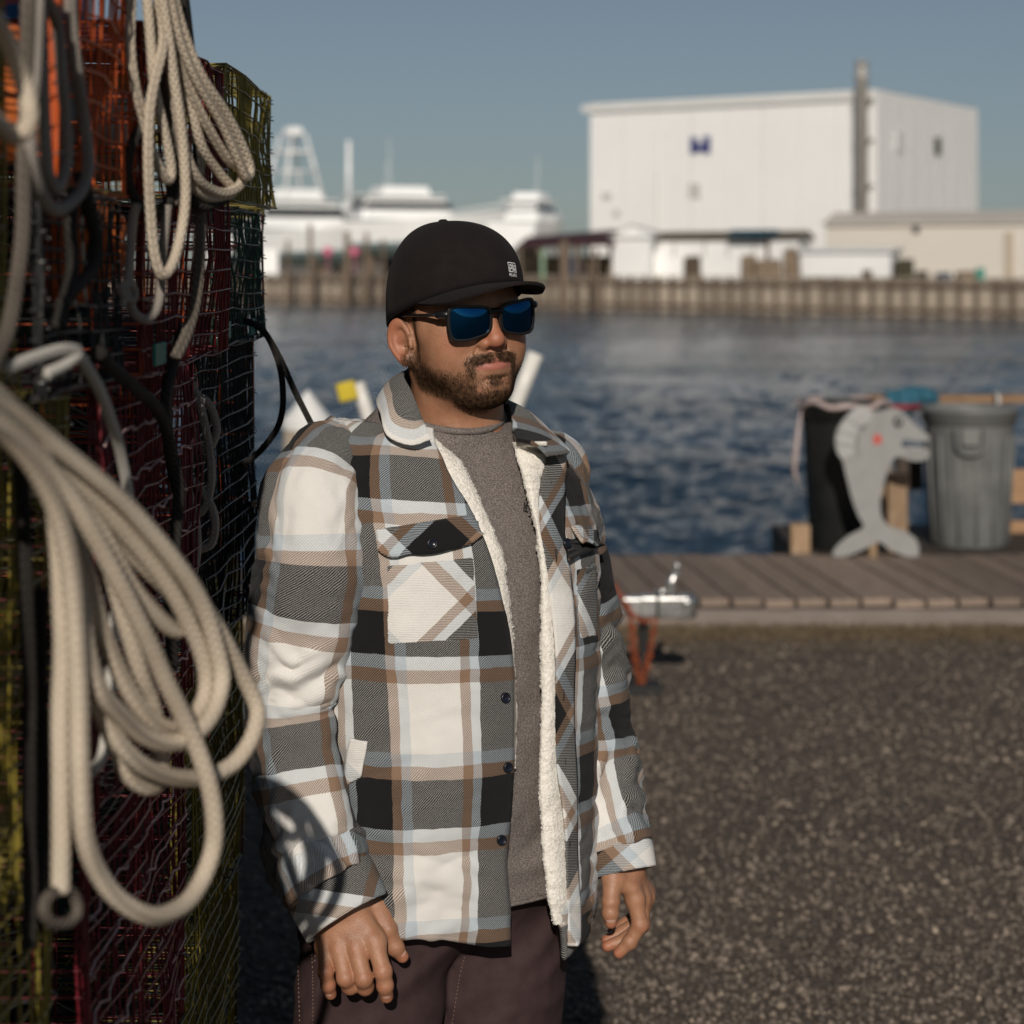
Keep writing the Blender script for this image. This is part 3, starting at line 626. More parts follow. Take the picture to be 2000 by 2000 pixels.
# opening edges measured on the photograph (image column of each edge by row)
edR = np.array([(858, 842), (887, 853), (950, 879), (1010, 920), (1082, 949), (1158, 970), (1252, 990), (1305, 997), (1420, 1002), (1513, 1001), (1611, 995), (1696, 988), (1747, 985), (1850, 993)])
edL = np.array([(861, 1004), (955, 1030), (1031, 1049), (1124, 1060), (1252, 1059), (1377, 1061), (1526, 1056), (1674, 1064), (1759, 1074), (1850, 1095)])
def solve(t, yx, lo, hi, Z):
    out = []
    for tt_ in np.atleast_1d(t):
        ph = np.linspace(lo, hi, 240); p = px(shell(np.full(240, tt_), ph)); d = p[:, 0] - np.interp(p[:, 1], yx[:, 0], yx[:, 1]); k = np.argmin(np.abs(d)); out.append(ph[k])
    return np.array(out)
NTt = 150; tv = np.linspace(arcl[0] + .022, arcl[-4] + .004, NTt)
phR = solve(tv, edR, -1.3, .9, 0); phL = solve(tv, edL, -.2, 1.4, 0)
def smooth1(a, n=9): 
    k = np.ones(n) / n; return np.convolve(np.pad(a, n // 2, mode='edge'), k, 'valid')
phR = smooth1(phR); phL = smooth1(phL)
NPH = 260; RADU = .185
qq = np.linspace(0, 1, NPH)
PH = phR[:, None] + (phL - 2 * math.pi - phR)[:, None] * qq[None]        # from the right edge round the back to the left edge
_lf = np.interp(np.broadcast_to(qq, PH.shape), [0, .10, .22, .5, .9, 1], [.048, .066, .085, .06, .03, .012]); TT = tv[:, None] + _lf * np.linspace(1, 0, NTt)[:, None]**1.0 * (tv[:, None] < 9)
Vj = shell(TT, PH)
# outward direction
Nj = np.cross(np.gradient(Vj, axis=1), np.gradient(Vj, axis=0)); Nj /= np.linalg.norm(Nj, axis=2)[..., None] + 1e-9
ctr = T(0, 0, Vj[..., 2]); sg = np.sign(((Vj - ctr) * Nj)[..., :2].sum(-1).mean()); Nj = Nj * sg
# drape: long soft vertical folds below the chest, ripples near the hem, small creases by the armpit
_pa = np.linspace(-2 * math.pi - .5, 1.6, 900); _pp = shell(np.full(900, px2t(1350)), _pa); _al = np.concatenate(([0], np.cumsum(np.linalg.norm(np.diff(_pp, axis=0), axis=1)))); S_ = np.interp(PH, _pa, _al)
low = np.clip((1.36 - Vj[..., 2]) / .5, 0, 1)
q3 = np.stack((S_ * 9, TT * 2.2, TT * 0), -1)
dr = .017 * low * noise(q3, 11) + .0028 * fbm(np.stack((S_ * 18, TT * 13, TT * 0 + 3), -1), 3, 12)
dr += .0028 * (1 - 2 * np.abs(fbm(np.stack((S_ * 16 - TT * 6, TT * 34 + S_ * 10, TT * 0), -1), 2, 18))) * np.clip(noise(np.stack((S_ * 7, TT * 7, TT * 0 + 5), -1), 19) + .25, 0, 1)
cr_ = fbm(np.stack((S_ * 10 + TT * 14, TT * 26 - S_ * 9, TT * 0), -1), 3, 13); dr += .0028 * (1 - np.abs(cr_) * 2.2) * np.clip(.6 + noise(np.stack((S_ * 5, TT * 5, TT * 0), -1), 15), 0, 1)
hemrow = np.clip((Vj[..., 2] - .87) / .12, 0, 1); dr += .008 * (1 - hemrow) * np.sin(S_ * 34 + 1.2) * .6
edge = np.minimum(qq / .03, (1 - qq) / .03)[None]; dr = dr * np.clip(.25 + .75 * edge, 0, 1)
Vj = Vj + Nj * dr[..., None]
# hem drops towards the front corner on the right panel, and pulls in
UVj = np.stack((-S_ + 0, TT), -1)
VOFF = px2t(1618)        # a blue band begins here
UOFF = 0
def band_u(xpix, ypix):  # u of the shell under an image point
    k = np.argmin(np.sum((px(Vj.reshape(-1, 3)) - np.array((xpix, ypix)))**2, -1) + 1e6 * (Nj.reshape(-1, 3)[:, 1] > 0)); return UVj.reshape(-1, 2)[k]
uw = band_u(800, 1400)   # left border of the white stripe there
# image left to right is increasing ph, so u runs with ph
UVj = np.stack((S_, TT), -1); uw = band_u(800, 1400); vb = band_u(850, 1618)
UVj = UVj - np.array((uw[0] - .445 * REPU, vb[1] - 1.0 * REP)); UVj[..., 1] = np.where(UVj[..., 1] > 2 * REP, 2 * REP + (UVj[..., 1] - 2 * REP) * 1.15, UVj[..., 1])
jacket = mesh_obj('jacket', Vj.reshape(-1, 3), grid_faces(NTt, NPH), PL, person, uv=UVj.reshape(-1, 2)); jacket['label'] = 'open black, white and tan plaid flannel jacket lined with white fleece'
jacket.data.materials.append(LIN)
m_ = jacket.modifiers.new('s', 'SOLIDIFY'); m_.thickness = .007; m_.offset = -1 if sg > 0 else 1; m_.material_offset = 1; m_.use_rim = True; m_.material_offset_rim = 0
_jv = [Vector(v) for v in Vj.reshape(-1, 3)]; jb = BVHTree.FromPolygons(_jv, grid_faces(NTt, NPH).tolist())
def cast(x, y, bvh):
    d = Vector(P(x, y, 1.0)) - Vector((0, 0, H)); d.normalize(); r = bvh.ray_cast(Vector((0, 0, H)), d)
    if r[0] is None:
        best = bvh.find_nearest(Vector(P(x, y, 2.86))); r = best
    n = np.array(r[1]); n = n if n[1] < 0 else -n; return np.array(r[0]), n
def patch_on(name, f2, n, m, lift, mat, par, bvh, uvf, thick=.003, puff=0):
    """sheet laid over the surface under an image-space map f2(s,t) -> column,row"""
    V = np.zeros((n, m, 3)); U = np.zeros((n, m, 2)); N = np.zeros((n, m, 3))
    for i in range(n):
        for j in range(m):
            s, t = i / (n - 1), j / (m - 1); x, y = f2(s, t); p, nn = cast(x, y, bvh); e = min(s, 1 - s, t, 1 - t); V[i, j] = p; N[i, j] = nn; U[i, j] = uvf(x, y)
    for _ in range(2):
        N[1:-1] = (N[:-2] + 2 * N[1:-1] + N[2:]) / 4; N[:, 1:-1] = (N[:, :-2] + 2 * N[:, 1:-1] + N[:, 2:]) / 4
    N /= np.linalg.norm(N, axis=2)[..., None]
    ss = np.linspace(0, 1, n)[:, None]; tt2 = np.linspace(0, 1, m)[None]; ee = np.minimum(np.minimum(ss, 1 - ss), np.minimum(tt2, 1 - tt2))
    l = lift if not callable(lift) else lift(ss, tt2)
    V = V + N * (l + puff * np.clip(ee / .25, 0, 1)**.6)[..., None] if not np.isscalar(l + puff * ee) else V + N * l
    o = mesh_obj(name, V.reshape(-1, 3), grid_faces(n, m), mat, par, uv=U.reshape(-1, 2)); s_ = o.modifiers.new('s', 'SOLIDIFY'); s_.thickness = thick; s_.offset = 0
    return o, V, N
def quadmap(a, b, c, d):
    a, b, c, d = map(np.array, (a, b, c, d)); return lambda s, t: (a * (1 - s) * (1 - t) + b * s * (1 - t) + c * s * t + d * (1 - s) * t)
def bias(cx, cy, ang=45, ph=(0, 0)):
    c, s = math.cos(R(ang)), math.sin(R(ang))
    def f(x, y): a = (x - cx) / 1450; b = -(y - cy) / 1450; return (a * c - b * s + ph[0], a * s + b * c + ph[1])
    return f
# ---- sleeves
def sleeve(name, path, rad, flat, seed, uoff, voff, label, ncirc=110, nlen=230, fold=1.0, vk=99):
    p = spline(path, nlen); r = np.interp(np.linspace(0, 1, nlen), np.linspace(0, 1, len(rad)), rad)
    r = smooth1(r, 15)
    t = np.gradient(p, axis=0); t /= np.linalg.norm(t, axis=1)[:, None]
    A = np.cross(t, np.array((0, -1.0, 0))); A /= np.linalg.norm(A, axis=1)[:, None]; B = np.cross(t, A)
    L = np.concatenate(([0], np.cumsum(np.linalg.norm(np.diff(p, axis=0), axis=1)))); th = np.linspace(0, 2 * math.pi, ncirc, endpoint=False)
    l = L / L[-1]; LL = L[:, None]; TH = th[None]
    cx_, sx_ = np.cos(TH), np.sin(TH)
    # folds: rings that open and close round the arm, strongest at elbow and above the cuff
    amp = fold * (.0026 + .0055 * np.exp(-((l - .52) / .10)**2) + .0062 * np.exp(-((l - .86) / .11)**2) + .0010 * (l < .3))[:, None]
    warp = fbm(np.stack(np.broadcast_arrays(cx_ * 1.3 + seed, sx_ * 1.3, LL * 5), -1), 2, seed)
    rg = 1 - 2 * np.abs(fbm(np.stack(np.broadcast_arrays(cx_ * .8 + 7, sx_ * .8 + seed, LL * 24 + warp * 1.1), -1), 2, seed + 3))
    d = amp * rg + .006 * noise(np.stack(np.broadcast_arrays(cx_ * 1.2, sx_ * 1.2 + seed, LL * 7), -1), seed + 5) + .0020 * fbm(np.stack(np.broadcast_arrays(cx_ * 3, sx_ * 3, LL * 30), -1), 3, seed + 7) + .0027 * (1 - 2 * np.abs(fbm(np.stack(np.broadcast_arrays(cx_ * 2.2 + LL * 9, sx_ * 2.2 - LL * 7, LL * 38), -1), 2, seed + 11))) * np.clip(noise(np.stack(np.broadcast_arrays(cx_ * 1.1, sx_ * 1.1 + 4, LL * 9), -1), seed + 13) + .45, 0, 1)
    cap_ = np.clip(1 - l / .10, 0, 1)[:, None]
    rr = r[:, None] * np.sqrt(1 - .75 * cap_**2) + d
    V = p[:, None] + rr[..., None] * (cx_[..., None] * A[:, None] + flat * sx_[..., None] * B[:, None])
    seam = np.stack(np.broadcast_arrays(((-TH + math.pi * .5) % (2 * math.pi)) * np.mean(r), -LL), -1)
    U = seam + np.array((uoff, voff))
    # open the loop at the back of the arm so that the cloth pattern does not smear
    U[..., 1] = np.where(U[..., 1] > vk, vk + (U[..., 1] - vk) * 1.55, U[..., 1])
    k = int(np.argmin((-th + math.pi * .5) % (2 * math.pi))); idx = (k - np.arange(ncirc + 1)) % ncirc; V2 = V[:, idx]; U2 = U[:, idx].copy(); U2[:, -1, 0] = uoff + 2 * math.pi * np.mean(r)
    o = mesh_obj(name, V2.reshape(-1, 3), grid_faces(*V2.shape[:2]), PL, jacket, uv=U2.reshape(-1, 2)); o['label'] = label
    s_ = o.modifiers.new('s', 'SOLIDIFY'); s_.thickness = .005; s_.offset = 1
    return o, p, A, B, r, V2, U2, L
pathR = [P(668, 868, 2.93), P(640, 905, 2.895), P(617, 960, 2.865), P(612, 1020, 2.85), P(611, 1100, 2.845), P(596, 1200, 2.845), P(580, 1294, 2.85), P(571, 1360, 2.855), P(579, 1430, 2.85), P(593, 1550, 2.83), P(614, 1650, 2.815), P(632, 1700, 2.795), P(645, 1726, 2.788)]
radR = np.array([62, 84, 98, 102, 112, 107, 95, 86, 84, 86, 88, 84, 78]) / 1447
def lenat(path, y): p = spline(path, 400); L = np.concatenate(([0], np.cumsum(np.linalg.norm(np.diff(p, axis=0), axis=1)))); q = px(p); return np.interp(y, q[:, 1], L)
lb = lenat(pathR, 898)                                        # first blue band of the right sleeve
slR = sleeve('sleeve', pathR, radR, .95, 21, 0, lenat(pathR, 1186) + REP * 4, 'right sleeve crossed by soft shadows of the hanging rope', vk=REP * 4.445)
# shift so that the white stripe faces the camera
def set_u(o, U2, V2, xpix, ypix, target):
    k = np.argmin(np.sum((px(V2.reshape(-1, 3)) - np.array((xpix, ypix)))**2, -1) + 50000 * (V2.reshape(-1, 3)[:, 1] > np.repeat(V2.mean(1)[:, 1], V2.shape[1])))
    du = target - U2.reshape(-1, 2)[k, 0]; sgn = 1
    U3 = U2.copy(); U3[..., 0] += du; ul = o.data.uv_layers[0]; li = np.empty(len(o.data.loops), np.int32); o.data.loops.foreach_get('vertex_index', li); ul.data.foreach_set('uv', U3.reshape(-1, 2)[li].astype(np.float32).ravel())
set_u(slR[0], slR[6], slR[5], 562, 1000, .445 * REPU)
pathL = [P(1030, 880, 3.04), P(1058, 910, 3.06), P(1066, 960, 3.08), P(1074, 1010, 3.09), P(1095, 1100, 3.10), P(1114, 1200, 3.11), P(1131, 1300, 3.12), P(1146, 1400, 3.12), P(1164, 1500, 3.10), P(1186, 1590, 3.065), P(1202, 1635, 3.05), P(1208, 1655, 3.045)]
radL_ = np.array([60, 76, 92, 95, 92, 88, 88, 84, 80, 80, 72, 62]) / 1345
lb2 = lenat(pathL, 1456)
slL = sleeve('sleeve', pathL, radL_, .95, 33, 0, lb2 + REP * 5, 'left sleeve hanging behind the open front panel')
set_u(slL[0], slL[6], slL[5], 1168, 1490, .845 * REPU)
# ---- cuffs, cut on the bias
def cuff(path2, rad, flat, rot, org, uv0, label, vs=1):
    p = spline(path2, 16); t = np.gradient(p, axis=0); t /= np.linalg.norm(t, axis=1)[:, None]; A = np.cross(t, np.array((0, -1.0, 0))); A /= np.linalg.norm(A, axis=1)[:, None]; B = np.cross(t, A)
    th = np.linspace(0, 2 * math.pi, 73); r = np.interp(np.linspace(0, 1, 16), np.linspace(0, 1, len(rad)), rad); L = np.concatenate(([0], np.cumsum(np.linalg.norm(np.diff(p, axis=0), axis=1))))
    TH = th[None]; rr = r[:, None] * (1 + .02 * np.sin(3 * TH + 1) + .012 * np.sin(7 * TH + L[:, None] * 40))
    V = p[:, None] + rr[..., None] * (np.cos(TH)[..., None] * A[:, None] + flat * np.sin(TH)[..., None] * B[:, None])
    c, s = math.cos(R(rot)), math.sin(R(rot)); q = (px(V) - np.array(org)) / 1440; U = np.stack((q[..., 0] * c + q[..., 1] * s + uv0[0], vs * (q[..., 0] * s - q[..., 1] * c) + uv0[1]), -1)
    o = mesh_obj('cuff', V.reshape(-1, 3), grid_faces(16, 73), PL, jacket, uv=U.reshape(-1, 2)); s_ = o.modifiers.new('s', 'SOLIDIFY'); s_.thickness = .006; s_.offset = -1; o['label'] = label
    return o
cuff([P(625, 1688, 2.80), P(648, 1730, 2.788), P(680, 1792, 2.772)], np.array([80, 84, 81]) / 1475, .72, 11, (614, 1733), (.45 * REPU + .0, 0), 'right cuff folded over the wrist')
cuff([P(1205, 1636, 3.05), P(1212, 1670, 3.04), P(1219, 1704, 3.032)], np.array([58, 60, 58]) / 1375, .95, -42, (1199, 1664), (.33 * REPU, .33 * REP), 'left cuff over the wrist', vs=-1)
# ---- front plackets, pockets, buttons, fleece, collar
_pjx = px(Vj.reshape(-1, 3)); _front = Nj.reshape(-1, 3)[:, 1] * 1.0
_bad = (_front > .15) * 1e6
def shell_uv(x, y): k = np.argmin(np.sum((_pjx - np.array((x, y)))**2, -1) + _bad); return UVj.reshape(-1, 2)[k]
eR = lambda y: np.interp(y, edR[:, 0], edR[:, 1]); eL = lambda y: np.interp(y, edL[:, 0], edL[:, 1])
patch_on('placket', lambda s, t: (eR(870 + 965 * t) - 46 * (1 - s) - 1, 870 + 965 * t), 6, 70, lambda s, t: .0035 + 0 * s * t, PL, jacket, jb, shell_uv, .003)
def button(x, y, r=.0066, lift=.0085, par=None, bvh=None):
    p, n = cast(x, y, bvh or jb); M = Vector(n).to_track_quat('Z', 'Y').to_matrix(); mb = MB()
    mb.lathe([(r * .98, -.0015), (r, .0006), (r * .92, .0019), (r * .74, .0016), (r * .66, .0009), (.0001, .0008)], (0, 0, 0), 22)
    V = np.concatenate(mb.v) @ np.array(M).T + p + n * lift; o = mesh_obj('button', V, mb.f, BTN, par or jacket)
    for (a, b) in ((-1, -1), (1, -1), (-1, 1), (1, 1)):
        pass
    return o
for x, y in ((985, 1496), (974, 1638), (981, 1362)): button(x, y, .0072)
# right chest pocket: bias patch with cut corners, and a pointed flap
def pocket_map(s, t):
    xl = 735 + 6 * t; xr = 940 + 12 * t; yt = 1090 - 22 * s; yb = 1274 - 8 * s; x = xl + (xr - xl) * s; y = yt + (yb - yt) * t
    c = np.clip((abs(s - .5) - .36) / .14, 0, 1); y = min(y, yb - 20 * c); return (x, y)
pk, _, _ = patch_on('chest_pocket', pocket_map, 34, 34, lambda s, t: .0032 + 0 * s * t, PL, jacket, jb, bias(812, 1185, 45, (.645 * REPU, .645 * REP)), .003, .004); pk['label'] = 'right chest pocket cut on the bias with a white diamond'
def flap_map(s, t):
    yt = 1036 - 30 * s; yb = 1085 - 26 * s + 10 * math.sin(math.pi * s); c = np.clip((abs(s - .5) - .38) / .12, 0, 1)
    return (735 + 197 * s + 4 * t, yt + (yb - yt) * t * (1 - .22 * c))
fp, FV, FN = patch_on('pocket_flap', flap_map, 34, 14, lambda s, t: .0075 + .006 * t + 0 * s, PL, jacket, jb, bias(850, 1066, 45, (.145 * REPU, .145 * REP)), .0035, .002); fp['label'] = 'right chest pocket flap, black at its point'
p_, n_2 = FV[17, 9], FN[17, 9]
def button_at(p, n, r=.0068, par=None):
    M = Vector(n).to_track_quat('Z', 'Y').to_matrix(); mb = MB(); mb.lathe([(r * .98, -.0015), (r, .0006), (r * .92, .0019), (r * .74, .0016), (r * .66, .0009), (.0001, .0008)], (0, 0, 0), 22)
    return mesh_obj('button', np.concatenate(mb.v) @ np.array(M).T + p + n * .0028, mb.f, BTN, par or jacket)
button_at(p_, n_2)
# left chest pocket and flap on the far panel
pl_, _, _ = patch_on('chest_pocket', quadmap((1112, 1090), (1172, 1078), (1160, 1265), (1118, 1262)), 12, 16, lambda s, t: .003 + 0 * s * t, PL, jacket, jb, lambda x, y: bias(1140, 1160, 45, (.09, .02))(1140 + (x - 1140) * 2.4, y), .003, .004)
fl_, FV2, FN2 = patch_on('pocket_flap', quadmap((1104, 1030), (1166, 1040), (1173, 1082), (1112, 1066)), 12, 8, lambda s, t: .010 + .012 * t + 0 * s, PL, jacket, jb, lambda x, y: bias(1140, 1050, 45, (0, .01))(1140 + (x - 1140) * 2.4, y), .0035)
button_at(FV2[9, 5], FN2[9, 5])
# hand pocket welt and its fleece
wl, _, _ = patch_on('hand_pocket_welt', quadmap((692, 1436), (724, 1444), (711, 1522), (680, 1534)), 8, 14, lambda s, t: .010 + 0 * s * t, PL, jacket, jb, bias(700, 1470, 45, (.10, .11)), .004)
# ---- fleece: bulging ribbons with tufts
def fleece(name, fl, fr, y0, y1, off, par, nlen=150, nw=11, bulge=.008, seed=1, tuft=2600, edge_z=None, bvh=None):
    V = np.zeros((nlen, nw, 3)); 
    for i in range(nlen):
        y = y0 + (y1 - y0) * i / (nlen - 1); a, b = fl(y), fr(y)
        for j in range(nw):
            s = j / (nw - 1); x = a + (b - a) * s; V[i, j] = P(x, y, off(x, y, s) - bulge * math.sin(math.pi * s)**.7)
    N = np.cross(np.gradient(V, axis=0), np.gradient(V, axis=1)); N /= np.linalg.norm(N, axis=2)[..., None] + 1e-9; N *= -np.sign(N[..., 1].mean())
    V = V + N * (  .0007 * fbm(V * 90, 2, seed) + .0007 * noise(V * 240, seed + 9))[..., None]
    V[:, 0, 0] += .0014 * noise(V[:, 0] * 130, seed + 4); V[:, -1, 0] += .0014 * noise(V[:, -1] * 130, seed + 6)
    Q = grid_faces(nlen, nw); o = mesh_obj(name, V.reshape(-1, 3), Q, FL.m, par); s_ = o.modifiers.new('s', 'SOLIDIFY'); s_.thickness = .006; s_.offset = -1
    Vf = V.reshape(-1, 3); 
    if N.mean((0, 1))[1] < 0: pass
    Q2 = Q if np.cross(Vf[Q[:, 1]] - Vf[Q[:, 0]], Vf[Q[:, 3]] - Vf[Q[:, 0]])[:, 1].mean() < 0 else Q[:, ::-1]
    sv, sf = strands(Vf, Q2, np.ones(len(Vf)), tuft * 4, .0014, .0028, lambda p: rng.normal(0, 1, p.shape) + np.array((0, 0, -.4)), .0004, seed)
    mesh_obj('fleece_tuft', sv, sf, FL.m, par, smooth=False)['kind'] = 'stuff'
    return o
fRr = np.array([(849, 848), (899, 900), (946, 925), (1006, 952), (1082, 984), (1158, 994), (1252, 1003), (1330, 1007), (1420, 1009), (1500, 1006)])
zR = lambda y: cast(eR(y) - 8, y, jb)[0][1]
fleece('fleece_lining', lambda y: eR(y) - 3, lambda y: np.interp(y, fRr[:, 0], fRr[:, 1]), 852, 1500, lambda x, y, s: zR(y) + .010 + .016 * s, jacket, seed=2, bulge=.008)['label'] = 'white fleece edge rolling out of the right front'
fLr = np.array([(862, 1068), (900, 1070), (937, 1058), (980, 1053), (1031, 1057), (1124, 1074), (1252, 1084), (1314, 1087), (1505, 1090), (1632, 1106), (1760, 1112), (1800, 1110)])
fold = np.array([(862, 1085), (891, 1103), (938, 1099), (1040, 1101), (1124, 1113), (1209, 1118), (1292, 1120), (1462, 1120), (1590, 1124), (1780, 1130), (1850, 1128)])
fe = lambda y: np.interp(y, fold[:, 0], fold[:, 1]); fm = lambda y: np.interp(y, fLr[:, 0], fLr[:, 1])
_zc = {}
def zL(y):
    k = int(y / 8)
    if k not in _zc: y = k * 8; _zc[k] = (cast(eL(y) + 10, y, jb)[0][1], cast(min(fe(y), eL(y) + 75), y, jb)[0][1])
    return _zc[k]
def flapz(x, y, s=0):
    a, b = zL(y); k = np.clip((x - eL(y)) / (fe(y) - eL(y) + 1e-6), 0, 1); return a - .010 + (b - .016 - a + .010) * k - .006 * math.sin(math.pi * k) - .016 * min(1, max(0, (965 - y) / 60))
fleece('fleece_lining', lambda y: eL(y) - 4, lambda y: fm(y), 864, 1806, flapz, jacket, nlen=190, nw=11, seed=5, tuft=4200)['label'] = 'white fleece lining turned out along the left front'
nF = 110; V = np.zeros((nF, 9, 3)); U = np.zeros((nF, 9, 2))
for i in range(nF):
    y = 872 + (1848 - 872) * i / (nF - 1)
    for j in range(9):
        s = j / 8; x = fm(y) - 4 + (fe(y) - fm(y) + 4) * s; z = flapz(x, y) - .003 + .010 * max(0, s - .8) ; V[i, j] = P(x + 2.0 * math.sin(y * .021 + s), y, z + .0025 * math.sin(y * .035) * s)
        U[i, j] = bias(1100, 1000, 45, (.02, .03))(1100 + (x - 1100) * 1.9, y)
fac = mesh_obj('front_facing', V.reshape(-1, 3), grid_faces(nF, 9), PL, jacket, uv=U.reshape(-1, 2)); fac['label'] = 'bias cut facing of the turned-out left front, with buttonholes'
s_ = fac.modifiers.new('s', 'SOLIDIFY'); s_.thickness = .004; s_.offset = 1
for (x, y) in ((1076, 950), (1086, 1086), (1095, 1214), (1100, 1356), (1103, 1488), (1112, 1640)):
    z = flapz(x, y) - .0065; mb = MB(); mb.tube([P(x - 1, y - 13, z), P(x + 1, y, z), P(x, y + 13, z)], .0016, 6); mb.build('buttonhole', TH_, jacket, smooth=True)
# ---- collar
st = [(P(826, 828, 2.862), P(842, 858, 2.848)), (P(814, 795, 2.872), P(803, 870, 2.838)), (P(801, 760, 2.892), P(757, 852, 2.840)), (P(789, 736, 2.925), P(745, 812, 2.868)), (P(797, 724, 2.985), P(740, 782, 2.95)),
      (T(0, -.082, 1.628), T(0, -.132, 1.556)), (T(.062, -.055, 1.612), T(.112, -.085, 1.545)), (P(985, 784, 3.02), P(1040, 822, 3.05)), (P(996, 806, 2.995), P(1084, 856, 3.01)), (P(1002, 838, 2.94), P(1112, 884, 2.945)), (P(1010, 860, 2.905), P(1070, 892, 2.895))]
tp = spline([s[0] for s in st], 120); bt_ = spline([s[1] for s in st], 120); nC = 16; cv_ = np.linspace(0, 1, nC)
V = tp[:, None] * (1 - cv_[None, :, None]) + bt_[:, None] * cv_[None, :, None]
cen = T(0, 0, 1.6); ow = V - cen; ow[..., 2] = 0; ow /= np.linalg.norm(ow, axis=2)[..., None]
V = V + ow * (.005 * np.sin(math.pi * cv_)**.8)[None, :, None] + np.array((0, 0, 1)) * (.005 * np.sin(math.pi * cv_))[None, :, None] + .0015 * fbm(V * 30, 2, 44)[..., None] * ow
Lc = np.concatenate(([0], np.cumsum(np.linalg.norm(np.diff((tp + bt_) / 2, axis=0), axis=1)))); wd_ = np.linalg.norm(bt_ - tp, axis=1)
U = np.stack(np.broadcast_arrays((Lc[:, None] + 0 * cv_[None]) * .45 + .5 * REPU, -((1 - cv_[None]) * np.minimum(wd_, .085)[:, None]) * 1.35 + .445 * REP + .008), -1)
col_ = mesh_obj('collar', V.reshape(-1, 3), grid_faces(120, nC), PL, jacket, uv=U.reshape(-1, 2)); s_ = col_.modifiers.new('s', 'SOLIDIFY'); s_.thickness = .005; s_.offset = 0; s_ = col_.modifiers.new('b', 'BEVEL'); s_.width = .0012; s_.segments = 2
# collar stand (inner band) in fleece
V2 = np.stack((tp + ow[:, 0] * -.004, tp + ow[:, 0] * -.006 - np.array((0, 0, .03))), 1); V2[:, 1] += ow[:, 0] * .002
# ---- seams: armhole and hem stitching
def seam(pts, r, name='seam', par=None): mb = MB(); mb.tube(pts, r, 5); return mb.build(name, SEAM, par or jacket, smooth=True)
SEAM = simple('seam_thread', (.06, .05, .045), .9, .2, 300)
# ---- T-shirt
TM = NT('tshirt_heather', .92, (.2, .17, .15), spec=.1); o_ = TM.map(TM.obj(), (1, 1, 2.2)); n1 = TM.noise(420, 4, .75, o_); n2 = TM.noise(60, 3, .6, TM.obj())
TM.col(TM.ramp(n1, [(.32, (.060, .051, .047)), (.48, (.140, .120, .110)), (.66, (.33, .29, .265))])); TM.bump(TM.math('ADD', n1, TM.math('MULTIPLY', n2, 2)), .0012, .6)
ring_h = 36
nr, ncol = 120, 150; phs = np.linspace(-math.pi, math.pi, ncol, endpoint=False)
def tee(v, ph):
    """v 0 hem .. 1 neckline"""
    h = .915 + (1.50 - .915) * np.minimum(v / .85, 1); t = np.interp(h, rows[:, 0], arcl); hh, a, b, cf = (tab(t, arcl, rows[:, k]) for k in range(4))
    s, c = np.sin(ph), np.cos(ph); e = .9; u = .90 * a * np.sign(s) * np.abs(s)**e; f = cf + (.865 * b) * np.sign(c) * np.abs(c)**e
    body = np.stack(np.broadcast_arrays(u, f, h), -1)
    un = .078 * np.sin(ph); fn = .008 + .066 * np.cos(ph); hn = 1.583 - .036 * np.cos(ph) - .006 * np.sin(ph)**2; neck = np.stack(np.broadcast_arrays(un + 0 * v, fn + 0 * v, hn + 0 * v), -1)
    k = np.clip((v - .70) / .30, 0, 1); k = (k * k * (3 - 2 * k))[..., None] if not np.isscalar(k) else k; up = body * (1 - k) + neck * k
    return up
VV_, PP_ = np.meshgrid(np.linspace(0, 1, nr), phs, indexing='ij'); uf = tee(VV_, PP_); Vt_ = T(uf[..., 0], uf[..., 1], uf[..., 2])
ctt = T(0, 0, uf[..., 2]); ot = Vt_ - ctt; ot[..., 2] = 0; ot /= np.linalg.norm(ot, axis=2)[..., None]
wr_ = .004 * noise(np.stack((PP_ * 3.5, VV_ * 5, VV_ * 0), -1), 61) + .0045 * (1 - 2 * np.abs(fbm(np.stack((PP_ * 1.6 + VV_ * 3, VV_ * 9 - PP_ * 1.5, VV_ * 0), -1), 2, 62))) * np.clip(1.1 - VV_ * 1.2, .15, 1)
wr_ += .007 * np.exp(-((VV_ - .06 - .02 * np.sin(PP_ * 2)) / .022)**2)            # soft roll above the hem
Vt_ = Vt_ + ot * (wr_ * np.clip((1 - VV_) / .1, 0, 1))[..., None]
tee_o = mesh_obj('t_shirt', Vt_.reshape(-1, 3), grid_faces(nr, ncol, cv=True), TM.m, person); tee_o['label'] = 'heather brown crew neck T-shirt under the open jacket'
s_ = tee_o.modifiers.new('s', 'SOLIDIFY'); s_.thickness = .002; s_.offset = 1
mb = MB(); nk = T(.078 * np.sin(phs), .008 + .066 * np.cos(phs), 1.583 - .036 * np.cos(phs) - .006 * np.sin(phs)**2); nk2 = np.concatenate((nk, nk[:2])); mb.tube(nk2, .0052, 8, flat=1.0); o = mb.build('neck_rib', TM.m, tee_o, smooth=True)
hem_ = np.concatenate((Vt_[0], Vt_[0][:2])); mb = MB(); mb.tube(hem_, .0028, 6); mb.build('hem', TM.m, tee_o, smooth=True)
tb = BVHTree.FromPolygons([Vector(v) for v in Vt_.reshape(-1, 3)], grid_faces(nr, ncol, cv=True).tolist())
INK = simple('print_ink', (.012, .011, .011), .8, .2, 300)
def tee_fn(cx, cy, ang, k=1.0):
    c, s = math.cos(ang), math.sin(ang)
    def f(a, b): return cast(cx + (a * c - b * s), cy - (a * s + b * c), tb)
    return f
mb = MB()
